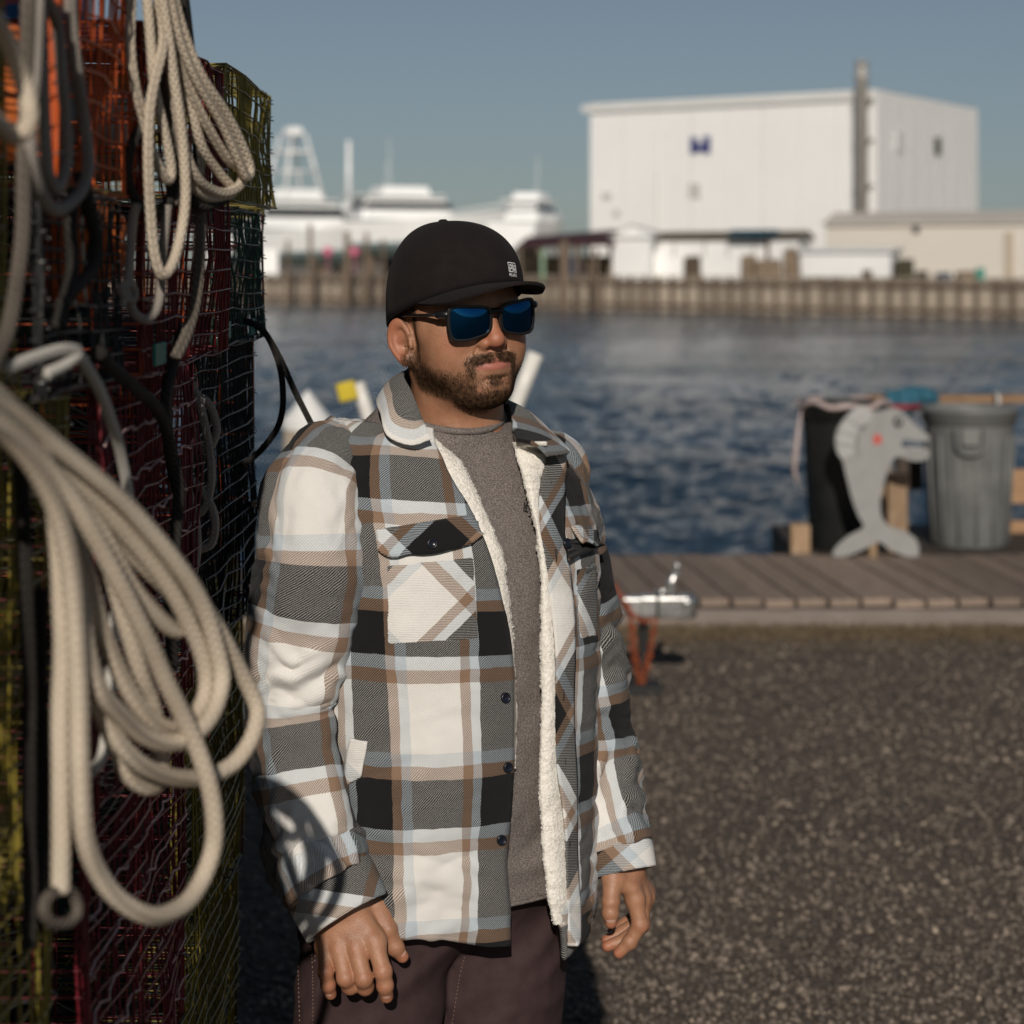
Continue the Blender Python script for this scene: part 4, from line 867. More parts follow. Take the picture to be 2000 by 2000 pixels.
for ch, cx, cy, an in (('P', 1026, 996, 78), ('E', 1027, 985, 80), ('L', 1029, 974, 82), ('M', 1040, 1022, 68), ('I', 1034, 1010, 72)):
    strokes(mb, [(s[0] * 7 - 3.5, s[1] * 4.5 - 4.5, s[2] * 7 - 3.5, s[3] * 4.5 - 4.5) for s in FONT5[ch]], .0022, 1.1, tee_fn(cx, cy, R(an)))
mb.build('chest_print', INK, tee_o)['label'] = 'curved black lettering half hidden by the fleece'
# ---- trousers (distance field with creases) and boots
def pants(p):
    d = s_ell(p, T(0, -.01, .95), (.166, .122, .13))
    for s in (-1, 1):
        e = s_cone(p, T(s * .088, -.01, .90), T(s * .112, .0, .50), .108, .082); e = smin(e, s_cone(p, T(s * .112, .0, .50), T(s * .132, -.03, .085), .080, .072), .04); d = smin(d, e, .012 if s > 0 else .05)
    d = np.maximum(d, p[..., 2] - 1.02); d = np.maximum(d, .05 - p[..., 2])
    q = p - np.array((-.1, 2.98, .8)); d = d - .0065 * (1 - 2 * np.abs(noise(np.stack((q[..., 0] * 7 + q[..., 2] * 9, q[..., 1] * 7, q[..., 2] * 16 - q[..., 0] * 14), -1), 71))) - .004 * noise(q * 11, 72) - .0012 * noise(q * 45, 73)
    return d
pV, pQ = field(pants, (-.42, 2.66, .03), (.24, 3.30, 1.04), .006)
pV = pV + np.array((-.020, .0, 0)) * np.clip((1.0 - pV[:, 2:3]) / .3, 0, 1)
TR = NT('trouser_cloth', .8, (.05, .03, .03), spec=.2); TR.col(TR.ramp(TR.noise(45, 5, .6, TR.obj()), [(.3, (.040, .0235, .0245)), (.7, (.056, .034, .034))])); TR.bump(TR.math('ADD', TR.noise(900, 2, .6, TR.obj()), TR.noise(70, 3, .6, TR.obj())), .0007, .6)
tr = mesh_obj('trousers', pV, pQ, TR.m, person); tr['label'] = 'dark plum brown work trousers'
sm = tr.modifiers.new('smooth', 'SMOOTH'); sm.factor = .5; sm.iterations = 2
pb = BVHTree.FromPolygons([Vector(v) for v in pV], pQ.tolist())
STI = simple('stitch_thread', (.16, .10, .08), .8, .2, 300)
def stitch(pts, n, name, bvh, mat, par, r=.0008, gap=.45, lift=.0012):
    q = spline(np.array([(x, y, 0) for x, y in pts]), n * 2); mb = MB()
    for i in range(0, n * 2 - 1, 2):
        a, na = cast(*q[i][:2], bvh); b, nb_ = cast(*(q[i] + (q[i + 1] - q[i]) * gap * 2)[:2], bvh); mb.tube([a + na * lift, b + nb_ * lift], r, 4)
    return mb.build(name, mat, par)
stitch([(608, 1840), (612, 1900), (612, 2040)], 28, 'side_stitching', pb, STI, tr); stitch([(582, 1800), (584, 1900), (588, 2040)], 28, 'side_stitching', pb, STI, tr)
stitch([(908, 1868), (898, 1910), (884, 2000)], 18, 'fly_stitching', pb, STI, tr)
# stitching on the jacket placket and pocket
stitch([(eR(y) - 40, y) for y in (1300, 1400, 1500, 1600, 1700, 1830)], 60, 'placket_stitching', jb, TH_, jacket, .0006, lift=.006)
BT = simple('boot_leather', (.045, .028, .018), .55, .3, 30, bump=.0008, bscale=120); SO = simple('boot_sole', (.02, .02, .02), .8, .2, 40)
for s in (-1, 1):
    def boot(p, s=s):
        d = s_cone(p, T(s * .134, -.035, .16), T(s * .136, -.04, .05), .052, .046); d = smin(d, s_cone(p, T(s * .137, -.02, .05), T(s * .165, .125, .042), .046, .040), .03); return np.maximum(d, .022 - p[..., 2])
    c0 = T(s * .15, .03, 0); bV_, bQ_ = field(boot, c0 + np.array((-.17, -.2, .0)), c0 + np.array((.17, .2, .24)), .007); bo = mesh_obj('boot', bV_, bQ_, BT, person)
    def sole(p, s=s): d = np.minimum(s_cone(p * np.array((1, 1, 0)), T(s * .137, -.05, 0), T(s * .167, .135, 0), .047, .045), 1); return np.maximum(np.maximum(d, p[..., 2] - .024), -p[..., 2])
    bV_, bQ_ = field(sole, c0 + np.array((-.17, -.22, -.012)), c0 + np.array((.17, .22, .05)), .006); mesh_obj('sole', bV_, bQ_, SO, bo)
# ================================================================== trap stack
def wire_mat(name, col, rough=.45):
    M = NT(name, rough, col); f = M.noise(14, 4, .6, M.obj()); g = M.noise(160, 3, .6, M.obj())
    c = M.mix(M.math('MULTIPLY', M.math('SUBTRACT', f, .42, clamp=True), 1.6, clamp=True), col, tuple(x * .45 + .01 for x in col)); c = M.mix(M.math('MULTIPLY', M.math('SUBTRACT', g, .6, clamp=True), 3, clamp=True), c, (.16, .14, .11)); M.col(c); return M.m
WM = dict(orange=wire_mat('wire_orange', (.60, .10, .014)), red=wire_mat('wire_red', (.17, .010, .010)), yellow=wire_mat('wire_yellow', (.26, .205, .030)), black=wire_mat('wire_black', (.012, .013, .013)), green=wire_mat('wire_green', (.02, .06, .04)), blue=wire_mat('wire_blue', (.05, .09, .12)), maroon=wire_mat('wire_maroon', (.16, .010, .018)))
STEEL = NT('hog_ring_steel', .35, (.45, .44, .42), .9).m; NET = simple('net_twine', (.30, .27, .22), .9, .3, 60); NETP = simple('lacing_twine_pink', (.50, .33, .32), .8, .2, 60)
def wires(mb, o, a, b, na, nb, r, seed, sag=.005, nseg=7):
    """grid of wires on the rectangle o + a*s + b*t; the plane is gently warped"""
    o, a, b = map(np.array, (o, a, b)); nrm = np.cross(a, b); nrm = nrm / np.linalg.norm(nrm)
    ang = np.array([0, 2.094, 4.189])
    def line(P0):
        p = P0 + nrm * (sag * noise(P0 * 7 + seed, seed) + .35 * sag * noise(P0 * 31, seed + 1))[:, None] + sag * .35 * np.stack((noise(P0 * 11, seed + 2), noise(P0 * 11, seed + 3), noise(P0 * 11, seed + 4)), -1)
        V, F, _ = tube_arrays(p, r, 3, False); mb.v.append(V); mb.f.extend([[i + mb.n for i in f] for f in F]); mb.n += len(V)
    q = np.linspace(0, 1, nseg)[:, None]
    for i in range(na + 1): line(o + a * (i / na) + b * q)
    for j in range(nb + 1): line(o + a * q + b * (j / nb) + nrm * r * 1.3)
FILL = [simple('filler_rope_black', (.014, .014, .013), .9, .4, 40), simple('filler_rope_brown', (.045, .035, .026), .9, .4, 40), simple('filler_rope_green', (.012, .03, .022), .9, .4, 40)]  # dark rope for the coils added to keep trap insides dark
def trap(x1, y0, y1, h0, h1, cols, label, w=.95, cell=.0255, seed=0, net=True, lacing=None, side_only=False, rz=0, shade=0):
    """wire box: right end at x1, from depth y0 to y1, height h0 to h1; cols = (end colour, side colour, frame colour)"""
    base = ((x1 - w / 2), (y0 + y1) / 2, h0); t = empty('lobster_trap', base, rz); tag(t, label, 'trap', 'wire traps in the stack')
    dx, dy, dz = w, y1 - y0, h1 - h0; L = np.array((-w / 2, -dy / 2, 0)); Rr = np.array((w / 2, -dy / 2, 0)); r = .0016
    X, Yv, Zv = np.array((dx, 0, 0)), np.array((0, dy, 0)), np.array((0, 0, dz)); n = lambda l: max(3, int(round(l / cell)))
    mb = MB(); wires(mb, Rr, Yv, Zv, n(dy), n(dz), r * 1.15, seed, .015); mb.build('end_panel', WM[cols[0]], t, smooth=True)
    mb = MB(); wires(mb, L + X * .0, X, Zv, n(dx) // 2 * 1, n(dz), r, seed + 5); mb.build('front_panel', WM[cols[1]], t, smooth=True)
    mb = MB(); wires(mb, L + Yv, X, Zv, n(dx) // 2, n(dz) // 2, r, seed + 9); mb.build('back_panel', WM[cols[1]], t, smooth=True)
    mb = MB(); wires(mb, L + Zv, X, Yv, n(dx) // 2, n(dy) // 1, r, seed + 13); mb.build('top_panel', WM[cols[2]], t, smooth=True)
    mb = MB(); wires(mb, L, X, Yv, n(dx) // 2, n(dy) // 2, r, seed + 17, .004); mb.build('bottom_panel', WM[cols[2]], t, smooth=True)
    mb = MB(); wires(mb, L + X * .62, Yv, Zv, n(dy), n(dz), r, seed + 21); mb.build('partition', WM[cols[2]], t, smooth=True)
    for c_, (sx, sy) in enumerate(((1, -1), (1, 1), (-1, -1), (-1, 1))):
        mb = MB()
        for k in range(3): mb.tube(spline([(sx * (w / 2 - .004 * k), sy * (dy / 2 - .006 * k), dz * q) + np.array((.003 * noise(np.array((k, q * 6, c_ + seed + 0.)), 4), .003 * noise(np.array((k + 9., q * 6, c_)), 4), 0)) for q in np.linspace(0, 1, 6)], 14), .0018, 5)
        mb.build('corner_wires', WM[cols[0] if sx > 0 else cols[2]], t, smooth=True)
    mb = MB()
    for q in np.linspace(.06, .94, 7):
        for sy in (-1, 1):
            a = np.linspace(0, 5.6, 12); mb.tube(np.stack((w / 2 + .001 + .0055 * np.cos(a), sy * (dy / 2 - .005) + .0065 * np.sin(a), dz * q + .0012 * a - .003), -1), .0010, 4)
    mb.build('hog_ring', STEEL, t, smooth=True)
    if net:     # funnel net inside
        mb = MB(); g = np.random.default_rng(seed + 50)
        for i in range(16):
            a = i / 16 * 2 * math.pi
            pts = [(w * .12 + w * .26 * q, (dy * .46 * (1 - q) + .07 * q) * math.cos(a + q * .5), dz * .5 + (dz * .46 * (1 - q) + .06 * q) * math.sin(a + q * .5)) for q in np.linspace(0, 1, 7)]; mb.tube(pts, .0011, 4)
            pts = [(w * .12 + w * .26 * q, (dy * .46 * (1 - q) + .07 * q) * math.cos(a - q * .9), dz * .5 + (dz * .46 * (1 - q) + .06 * q) * math.sin(a - q * .9)) for q in np.linspace(0, 1, 7)]; mb.tube(pts, .0011, 4)
        mb.build('funnel_net', NET, t, smooth=True)
    g2 = np.random.default_rng(seed + 77); mb = MB(); a = np.linspace(0, 2 * math.pi * 9, 300); cr2 = min(dy, .62) * .40  # rope coil added inside the trap to block light and the view through
    mb.tube(np.stack((w * .10 + (cr2 + .03 * np.sin(a * .37 + seed)) * np.cos(a), (cr2 * .95 + .02 * np.cos(a * .61)) * np.sin(a), .03 + (dz - .10) * (a / a[-1]) * (.75 + .2 * np.sin(a * .9))), -1), .011, 6)
    if dz > .3: mb.build('filler_rope', FILL[(seed // 31) % len(FILL)], t, smooth=True)
    if lacing:
        mb = MB()
        for j in range(2, n(dz), 2):
            z = dz * j / n(dz); mb.tube([(w / 2 + .004 + .003 * math.sin(i * 2.1 + j), -dy / 2 + dy * i / 24, z + .004 * math.sin(i * 1.7 + j * 3)) for i in range(25)], .0015, 4)
        mb.build('lacing', lacing, t, smooth=True)
    return t
CA, CB, CC, CD = (1.28, 1.985), (2.06, 2.66), (2.74, 3.40), (0, 0)
LV = [0.012, .425, .838, 1.250, 1.662, 2.075, 2.49]
sd = [0]
def TR_(col, lo, hi, x1, cols, label, **k):
    sd[0] += 31; return trap(x1, col[0], col[1], lo, hi - .006, cols, label, seed=sd[0], **k)
# near column
CA5 = (1.2, 1.80); CO = (1.83, 2.19); CR = (2.22, 2.84); CY = (2.88, 3.42)
TR_(CA, LV[0], LV[1], -.44, ('black', 'black', 'black'), 'dark wire trap at the bottom of the nearest column')
TR_(CA, LV[1], LV[2], -.435, ('maroon', 'black', 'black'), 'dark red wire trap second from the ground in the nearest column')
TR_(CA, LV[2], LV[3], -.43, ('yellow', 'black', 'yellow'), 'yellow and black wire trap behind the thick rope loops')
TR_(CA, LV[3], LV[4], -.415, ('yellow', 'yellow', 'yellow'), 'olive yellow wire trap under the thick rope bundle')
TR_(CA5, LV[4], LV[5], -.43, ('yellow', 'black', 'green'), 'yellow cornered wire trap hung with dark ropes at the left edge')
TR_(CA5, LV[5], LV[6], -.43, ('orange', 'blue', 'yellow'), 'topmost trap of the nearest column, reaching out of the picture')
# middle columns
TR_(CB, LV[0], LV[1], -.435, ('maroon', 'black', 'black'), 'maroon wire trap at the bottom of the middle column')
TR_(CB, LV[1], LV[2], -.43, ('yellow', 'black', 'yellow'), 'olive wire trap low in the middle column')
TR_(CB, LV[2], LV[3] - .02, -.41, ('maroon', 'maroon', 'black'), 'red wire trap with pale lacing below the rope loops', lacing=NETP)
TR_(CB, LV[3], LV[4], -.40, ('maroon', 'red', 'red'), 'dark red trap with pale lacing beside the olive yellow trap', lacing=NETP)
TR_(CO, LV[4], 1.845, -.405, ('black', 'black', 'black'), 'half height black wire trap under the orange one', net=False)
TR_(CO, 1.845, 2.27, -.39, ('orange', 'orange', 'yellow'), 'bright orange wire trap behind the hanging pale ropes')
TR_(CO, 2.27, 2.60, -.40, ('orange', 'black', 'black'), 'uppermost wire trap above the orange one', net=False)
TR_(CR, LV[4], 2.035, -.385, ('red', 'orange', 'red'), 'dark red wire trap between the orange and the yellow ones')
# far column
TR_(CC, LV[0], LV[1], -.44, ('green', 'black', 'black'), 'dark green trap at the bottom of the far column')
TR_(CC, LV[1], LV[2], -.44, ('yellow', 'black', 'yellow'), 'olive trap low in the far column')
TR_(CC, LV[2], LV[3], -.43, ('yellow', 'red', 'green'), 'olive and red trap beside the man in the far column')
TR_(CC, LV[3], LV[4], -.412, ('black', 'orange', 'black'), 'black wire trap hung with tangled grey cords in the far column')
TR_(CY, LV[4], 1.86, -.40, ('green', 'red', 'black'), 'half height dark trap under the yellow one in the far column', net=False)
TR_(CY, 1.865, 2.05, -.388, ('yellow', 'yellow', 'yellow'), 'yellow trap topping the far column against the sky', net=False)
# contents that show through: blue barrel, bait bags, floats
BLU = simple('blue_plastic', (.015, .13, .34), .35, .25, 9)
mb = MB(); mb.lathe([(.13, 0), (.145, .03), (.15, .10), (.143, .16), (.15, .22), (.15, .32), (.14, .38), (.10, .42), (.05, .43)], (-.66, 2.60, 2.045), 28); o = mb.build('barrel', BLU, None, smooth=True); tag(o, 'blue plastic barrel behind the wires at the top of the stack', 'barrel')
ORG = simple('bait_bag_orange', (.55, .13, .02), .7, .3, 60); TEA = simple('tag_teal', (.01, .22, .17), .5, .2, 40); BLK = simple('dark_netting', (.02, .018, .016), .9, .4, 50)
def blob(name, c, r, mat, label, cat, seed):
    def f(p): return s_ell(p, c, r) - .012 * noise(p * 28 + seed, seed) - .005 * noise(p * 80, seed)
    V, Q = field(f, np.array(c) - np.array(r) * 1.5 - .02, np.array(c) + np.array(r) * 1.5 + .02, .009); o = mesh_obj(name, V, Q, mat); tag(o, label, cat, 'things inside the traps'); return o
blob('bait_bag', (-.50, 2.02, 1.935), (.07, .055, .07), ORG, 'orange bait bag inside the orange trap', 'bag', 3)
blob('bait_bag', (-.50, 2.40, 1.80), (.06, .06, .075), ORG, 'orange bait bag in the dark red trap behind the ropes', 'bag', 8)
blob('bait_bag', (-.55, 1.75, 1.30), (.05, .05, .04), ORG, 'small orange bait bag in the olive yellow trap', 'bag', 12)
blob('net_bundle', (-.55, 2.01, 2.36), (.10, .09, .07), NET, 'balled pale netting above the orange trap', 'net', 15)
blob('net_bundle', (-.60, 2.95, 1.955), (.10, .13, .07), NET, 'pale netting inside the yellow topmost far trap', 'net', 16)
for (x, y, z, l) in ((-.395, 2.95, 1.672, 'nearer teal plastic tag clipped to the far column of traps'), (-.395, 3.25, 1.668, 'farthest teal plastic tag at the corner of the far column'), (-.38, 2.30, 1.668, 'teal plastic tag clipped below the orange trap')):
    mb = MB(); mb.box((x, y, z + .012), (.004, .07, .024)); tag(mb.build('trap_tag', TEA, None, bevel=.001), l, 'tag', 'teal trap tags')
# second row of traps that closes the view through the first
def dup(root, off, label):
    r = root.copy(); COL.objects.link(r); r.location = Vector(root.location) + Vector(off); r['label'] = label
    for ch in root.children: c_ = ch.copy(); COL.objects.link(c_); c_.parent = r
    return r
for o in [o for o in bpy.data.objects if o.name.startswith('lobster_trap') and o.location.y > 2.9]:
    dup(o, (-.10, .71, 0), 'trap one place behind the ' + ' '.join(o['label'].split()[:8])); dup(o, (-.19, 1.42, 0), 'trap two places behind the ' + ' '.join(o['label'].split()[:8]))
BACKSRC = [o for o in bpy.data.objects if o.name.startswith('lobster_trap')]
for o in BACKSRC: dup(o, (-1.02, .01, 0), 'back row trap right behind the ' + ' '.join(o['label'].split()[:8]))
# ================================================================== ropes
def rope_mat(name, c0, c1, braid=True, rr=.009):
    M = NT(name, .9, c0, spec=.15); uv = M.uv(); sp = M.n('ShaderNodeSeparateXYZ'); M.l(uv, sp.inputs[0])
    k = 5; pit = rr * 2.0
    a = M.math('SINE', M.math('ADD', M.math('MULTIPLY', sp.outputs[0], 2 * math.pi * k), M.math('MULTIPLY', sp.outputs[1], 2 * math.pi / pit * 2)))
    b = M.math('SINE', M.math('SUBTRACT', M.math('MULTIPLY', sp.outputs[0], 2 * math.pi * k), M.math('MULTIPLY', sp.outputs[1], 2 * math.pi / pit * 2)))
    h = M.math('MAXIMUM', a, b) if braid else a
    n1 = M.noise(12, 4, .6, M.obj()); n2 = M.noise(500, 3, .7, M.obj())
    f = M.math('ADD', M.math('MULTIPLY', h, .12), M.math('ADD', M.math('MULTIPLY', n1, .6), M.math('MULTIPLY', n2, .5)))
    M.col(M.ramp(f, [(.25, c0), (.85, c1)])); M.bump(M.math('ADD', h, n2), rr * .09, .7); return M.m
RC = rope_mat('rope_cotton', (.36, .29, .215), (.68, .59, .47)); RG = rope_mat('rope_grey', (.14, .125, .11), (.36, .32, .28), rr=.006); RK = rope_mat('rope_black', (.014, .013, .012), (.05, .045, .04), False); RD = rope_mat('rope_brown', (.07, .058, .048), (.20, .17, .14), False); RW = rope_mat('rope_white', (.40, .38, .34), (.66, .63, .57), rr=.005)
def rope(paths, r, mat, label, name='rope', n=150, group='ropes hung on the traps', cat='rope', lump=.0):
    """one coiled line: several image-space runs (column, row, depth) swept as one mesh"""
    V = []; F = []; UVs = []; k = 0
    for pth in paths:
        q = spline([P(*a) for a in pth], n); q = q + .0022 * np.stack((noise(q * 14, 5), noise(q * 14, 6), noise(q * 14, 7)), -1)
        v, f, uv = tube_arrays(q, r, 12, True); V.append(v); UVs.append(uv); F.extend([[i + k for i in g] for g in f]); k += len(v)
    o = mesh_obj(name, np.concatenate(V), F, mat, uv=np.concatenate(UVs)); return tag(o, label, cat, group)
Z3 = 1.90
# --- big foreground coil
Z1 = 1.93
PLN = [.368]
def zd(x, Z, pl):      # the coils swing free of the stack's face; other lines lie against it
    if abs(Z - 1.93) < .06 and pl < .373: return 1.60 + .33 * min(x, 500) / 500 + (Z - 1.93)
    if 2.4 < Z < 2.62: return 2.12 + .001 * (x - 254) + (Z - 2.5)
    return min(Z, pl * FP / (1000 - x)) if Z < 2.7 else Z
def z(pts, Z, dz=0.0): return [(x, y, zd(x, Z, PLN[0]) + dz * math.sin(i * 1.3)) for i, (x, y) in enumerate(pts)]
PLN[0] = 0.350; rope([z([(-120, 740), (0, 800), (120, 895), (250, 1015), (330, 1105), (415, 1215), (470, 1310), (500, 1375), (498, 1412), (481, 1455), (449, 1495), (398, 1520), (344, 1521), (282, 1499), (235, 1459), (203, 1401), (181, 1354), (160, 1250), (138, 1110), (100, 970), (20, 840), (-120, 770)], Z1, .006)], .0077, RC, 'outermost pale rope loop of the big coil, sweeping out to the jacket sleeve')
PLN[0] = 0.342; rope([z([(-120, 725), (0, 780), (130, 885), (245, 985), (330, 1085), (395, 1190), (427, 1290), (429, 1340), (409, 1401), (373, 1441), (326, 1452), (275, 1434), (231, 1394), (195, 1347), (168, 1270), (150, 1160), (112, 990), (40, 870), (-120, 800)], Z1 - .022, .006)], .0077, RC, 'pale rope loop of the big coil just inside the outermost one')
PLN[0] = 0.334; rope([z([(-120, 750), (10, 820), (110, 930), (190, 1060), (255, 1190), (311, 1300), (355, 1390), (383, 1455), (409, 1535), (420, 1607), (416, 1662), (394, 1723), (362, 1767), (315, 1788), (268, 1781), (224, 1752), (192, 1705), (170, 1654), (159, 1589), (156, 1481), (156, 1372), (150, 1270), (135, 1100), (95, 960), (20, 850), (-120, 790)], Z1 - .040, .005)], .0079, RC, 'lowest pale rope loop of the big coil, crossing in front of the others')
PLN[0] = 0.362; rope([z([(-120, 715), (0, 775), (90, 900), (112, 1050), (120, 1200), (123, 1300), (121, 1409), (118, 1553), (119, 1644), (119, 1740)], Z1 - .01, .004)], .0077, RC, 'straight hanging strand of the big coil above a small eye')
rope([z([(119, 1700), (112, 1735), (92, 1752), (86, 1778), (104, 1800), (134, 1800), (152, 1780), (148, 1752), (130, 1728)], Z1 - .012)], .0046, RD, 'small brown rope eye at the foot of the straight strand')
PLN[0] = 0.366; rope([z([(-120, 760), (20, 835), (120, 940), (188, 1025), (254, 1143), (308, 1209), (341, 1230), (366, 1212), (348, 1180), (290, 1118), (225, 1050), (140, 950), (20, 850), (-120, 780)], Z1 + .02, .004)], .0075, RC, 'short inner loop of the big coil ending at the middle of the stack')
PLN[0] = 0.370; rope([z([(-120, 735), (0, 800), (140, 960), (210, 1110), (268, 1300), (289, 1354), (304, 1409), (315, 1481), (311, 1526), (289, 1538), (253, 1517), (224, 1463), (190, 1370), (165, 1230), (140, 1080), (60, 900), (-120, 790)], Z1 + .03, .006)], .0075, RC, 'inner pale loop of the big coil hidden behind its neighbours')
PLN[0] = 0.356; rope([z([(-120, 745), (0, 812), (125, 915), (235, 1030), (320, 1140), (385, 1260), (400, 1340), (380, 1400), (340, 1425), (290, 1400), (240, 1330), (190, 1210), (150, 1080), (60, 890), (-120, 775)], Z1 + .005, .006)], .0076, RC, 'pale loop of the big coil between the two outer ones')
# --- coil hanging from the orange trap
Z2 = 2.50
PLN[0] = 0.330; rope([z([(300, -60), (308, 0), (316, 72), (303, 152), (294, 254), (290, 344), (297, 435), (308, 510), (322, 540), (341, 514), (355, 453), (359, 362), (350, 230), (330, 95), (315, 0), (305, -60)], Z2 - .02, .005)], .0055, RC, 'longest pale loop hanging from the top of the orange trap')
PLN[0] = 0.320; rope([z([(330, -60), (341, 0), (362, 72), (395, 150), (437, 217), (471, 283), (487, 326), (483, 346), (467, 315), (432, 240), (384, 156), (350, 72), (333, 0), (318, -60)], Z2 - .03, .004)], .0055, RC, 'outermost pale loop of the upper coil against the sky')
PLN[0] = 0.336; rope([z([(318, -60), (328, 36), (362, 152), (399, 236), (442, 308), (471, 333), (467, 362), (435, 379), (391, 355), (362, 305), (346, 235), (330, 110), (312, -60)], Z2 - .005, .004)], .0055, RC, 'pale loop of the upper coil crossing the dark red trap')
PLN[0] = 0.345; rope([z([(312, -60), (322, 60), (345, 190), (368, 340), (399, 382), (428, 386), (455, 372), (430, 340), (396, 290), (372, 215), (345, 110), (322, -60)], Z2 + .012, .004)], .0055, RC, 'inner pale loop of the upper coil behind the longest one')
PLN[0] = 0.332; rope([z([(258, -60), (254, 0), (252, 91), (264, 163), (283, 225), (300, 300), (322, 350), (331, 330), (320, 250), (296, 130), (285, 0), (280, -60)], Z2 + .0, .004)], .0053, RC, 'pale rope at the left of the upper coil')
PLN[0] = 0.345; rope([z([(268, 400), (261, 430), (254, 525), (250, 572), (261, 609), (283, 626), (304, 609), (315, 562), (322, 471), (324, 400)], Z2 + .02)], .0050, RG, 'grey knotted loop below the upper coil')
PLN[0] = 0.343; mbk = [z([(262, 555), (240, 560), (243, 580), (262, 590), (266, 570), (250, 556), (246, 575), (240, 600)], Z2 + .01)]
rope(mbk, .0040, RG, 'frayed grey knot under the upper coil')
PLN[0] = 0.366; rope([z([(290, 225), (262, 275), (250, 330), (262, 385), (292, 412), (322, 400), (335, 350), (328, 270), (345, 150), (330, 60), (310, -60)], Z2 + .03)], .0055, RK, 'black rope loop tangled in the upper coil')
PLN[0] = 0.372; rope([z([(318, -60), (310, 100), (330, 250), (345, 340), (336, 400)], Z2 + .03), z([(352, -60), (372, 150), (388, 300), (394, 420), (385, 560), (365, 640), (340, 700)], Z2 + .05)], .0065, RD, 'dark laid rope hanging down through the upper coil')
PLN[0] = 0.360; rope([z([(352, -60), (366, 140), (384, 240), (392, 330), (380, 390), (400, 405), (440, 390)], Z2 + .02)], .0056, RK, 'black rope crossing the right of the upper coil')
# --- dark shaded ropes on the nearest traps
Z3 = 1.90
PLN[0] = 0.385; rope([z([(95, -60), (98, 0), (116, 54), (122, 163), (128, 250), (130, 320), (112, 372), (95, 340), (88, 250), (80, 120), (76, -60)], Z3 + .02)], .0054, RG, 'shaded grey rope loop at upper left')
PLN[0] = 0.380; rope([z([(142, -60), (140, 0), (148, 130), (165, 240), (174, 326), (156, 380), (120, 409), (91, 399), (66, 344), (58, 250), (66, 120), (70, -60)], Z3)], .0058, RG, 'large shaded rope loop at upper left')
PLN[0] = 0.362; rope([z([(-60, -20), (0, 54), (36, 145), (56, 217), (51, 254), (25, 268), (-5, 240), (-60, 200)], 1.55)], .0068, RC, 'blurred pale rope loop at the left border')
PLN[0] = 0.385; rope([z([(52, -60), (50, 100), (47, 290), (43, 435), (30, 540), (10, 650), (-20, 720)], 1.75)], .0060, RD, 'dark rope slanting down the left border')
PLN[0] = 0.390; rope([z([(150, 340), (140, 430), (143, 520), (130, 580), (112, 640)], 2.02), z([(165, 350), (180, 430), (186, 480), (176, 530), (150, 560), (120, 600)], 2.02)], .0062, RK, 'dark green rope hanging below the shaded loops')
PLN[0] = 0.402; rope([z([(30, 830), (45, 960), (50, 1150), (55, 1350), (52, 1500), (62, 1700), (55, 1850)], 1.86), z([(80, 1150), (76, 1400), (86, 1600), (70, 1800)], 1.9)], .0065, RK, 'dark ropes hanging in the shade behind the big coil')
# --- thinner lines
PLN[0] = 0.360; rope([z([(10, 720), (60, 700), (110, 683), (140, 682), (146, 690), (120, 712), (85, 730)], 1.94), z([(146, 688), (165, 712), (200, 790), (230, 870), (247, 960), (253, 1010), (250, 1090), (222, 1200), (214, 1300), (210, 1400), (200, 1480), (175, 1510)], 2.0)], .0052, RW, 'thin white cord over the olive yellow trap')
PLN[0] = 0.375; rope([z([(190, 690), (250, 745), (310, 810), (335, 880), (352, 960), (345, 1060), (330, 1180), (335, 1300)], 2.36), z([(360, 640), (340, 700), (322, 790), (335, 900), (350, 960)], 2.4)], .0068, RK, 'thick black rope looped over the dark red trap')
PLN[0] = 0.300; rope([z([(440, 640), (470, 625), (496, 633), (525, 660), (547, 715), (553, 780), (545, 830), (520, 870), (486, 901), (455, 912)], 3.2), z([(470, 628), (500, 633), (520, 652), (548, 700), (575, 760), (602, 815), (625, 862)], 3.26)], .0048, RK, 'thin dark cords looping out beyond the far column')
PLN[0] = 0.360; rope([z([(365, 735), (392, 790), (408, 860), (412, 930), (402, 985), (380, 1000), (365, 950)], 2.72), z([(362, 750), (375, 830), (400, 880), (425, 840), (410, 790), (380, 770)], 2.74), z([(364, 930), (395, 960), (418, 1010), (412, 1060), (385, 1075), (372, 1110), (350, 1080)], 2.72), z([(380, 1000), (384, 1060), (378, 1110), (360, 1130)], 2.7)], .0055, RG, 'tangled grey cords hanging on the far column')
PLN[0] = 0.300; rope([z([(455, 1010), (490, 985), (525, 985), (560, 970)], 3.3)], .006, RK, 'dark cord end sticking out above the sleeve')
# ================================================================== quay: ground, dock, things on it
GM = NT('asphalt_gravel', .9, (.1, .09, .08), spec=.2); o_ = GM.obj(); n1 = GM.noise(1.3, 6, .7, o_); n2 = GM.noise(55, 4, .7, o_); vo = GM.n('ShaderNodeTexVoronoi'); vo.inputs['Scale'].default_value = 75; GM.l(o_, vo.inputs[0])
c = GM.ramp(vo.outputs['Distance'], [(.0, (.170, .136, .106)), (.45, (.125, .099, .077)), (.8, (.070, .056, .044))])
vb_ = GM.n('ShaderNodeRGBToBW'); GM.l(vo.outputs['Color'], vb_.inputs[0]); c = GM.mix(GM.math('MULTIPLY', GM.math('SUBTRACT', vb_.outputs[0], .55, clamp=True), 1.7, clamp=True), c, (.19, .165, .14)); c = GM.mix(GM.math('MULTIPLY', n2, .55), c, (.085, .064, .048)); c = GM.mix(GM.math('MULTIPLY', GM.math('SUBTRACT', n1, .42, clamp=True), 2.6, clamp=True), c, (.070, .057, .046))
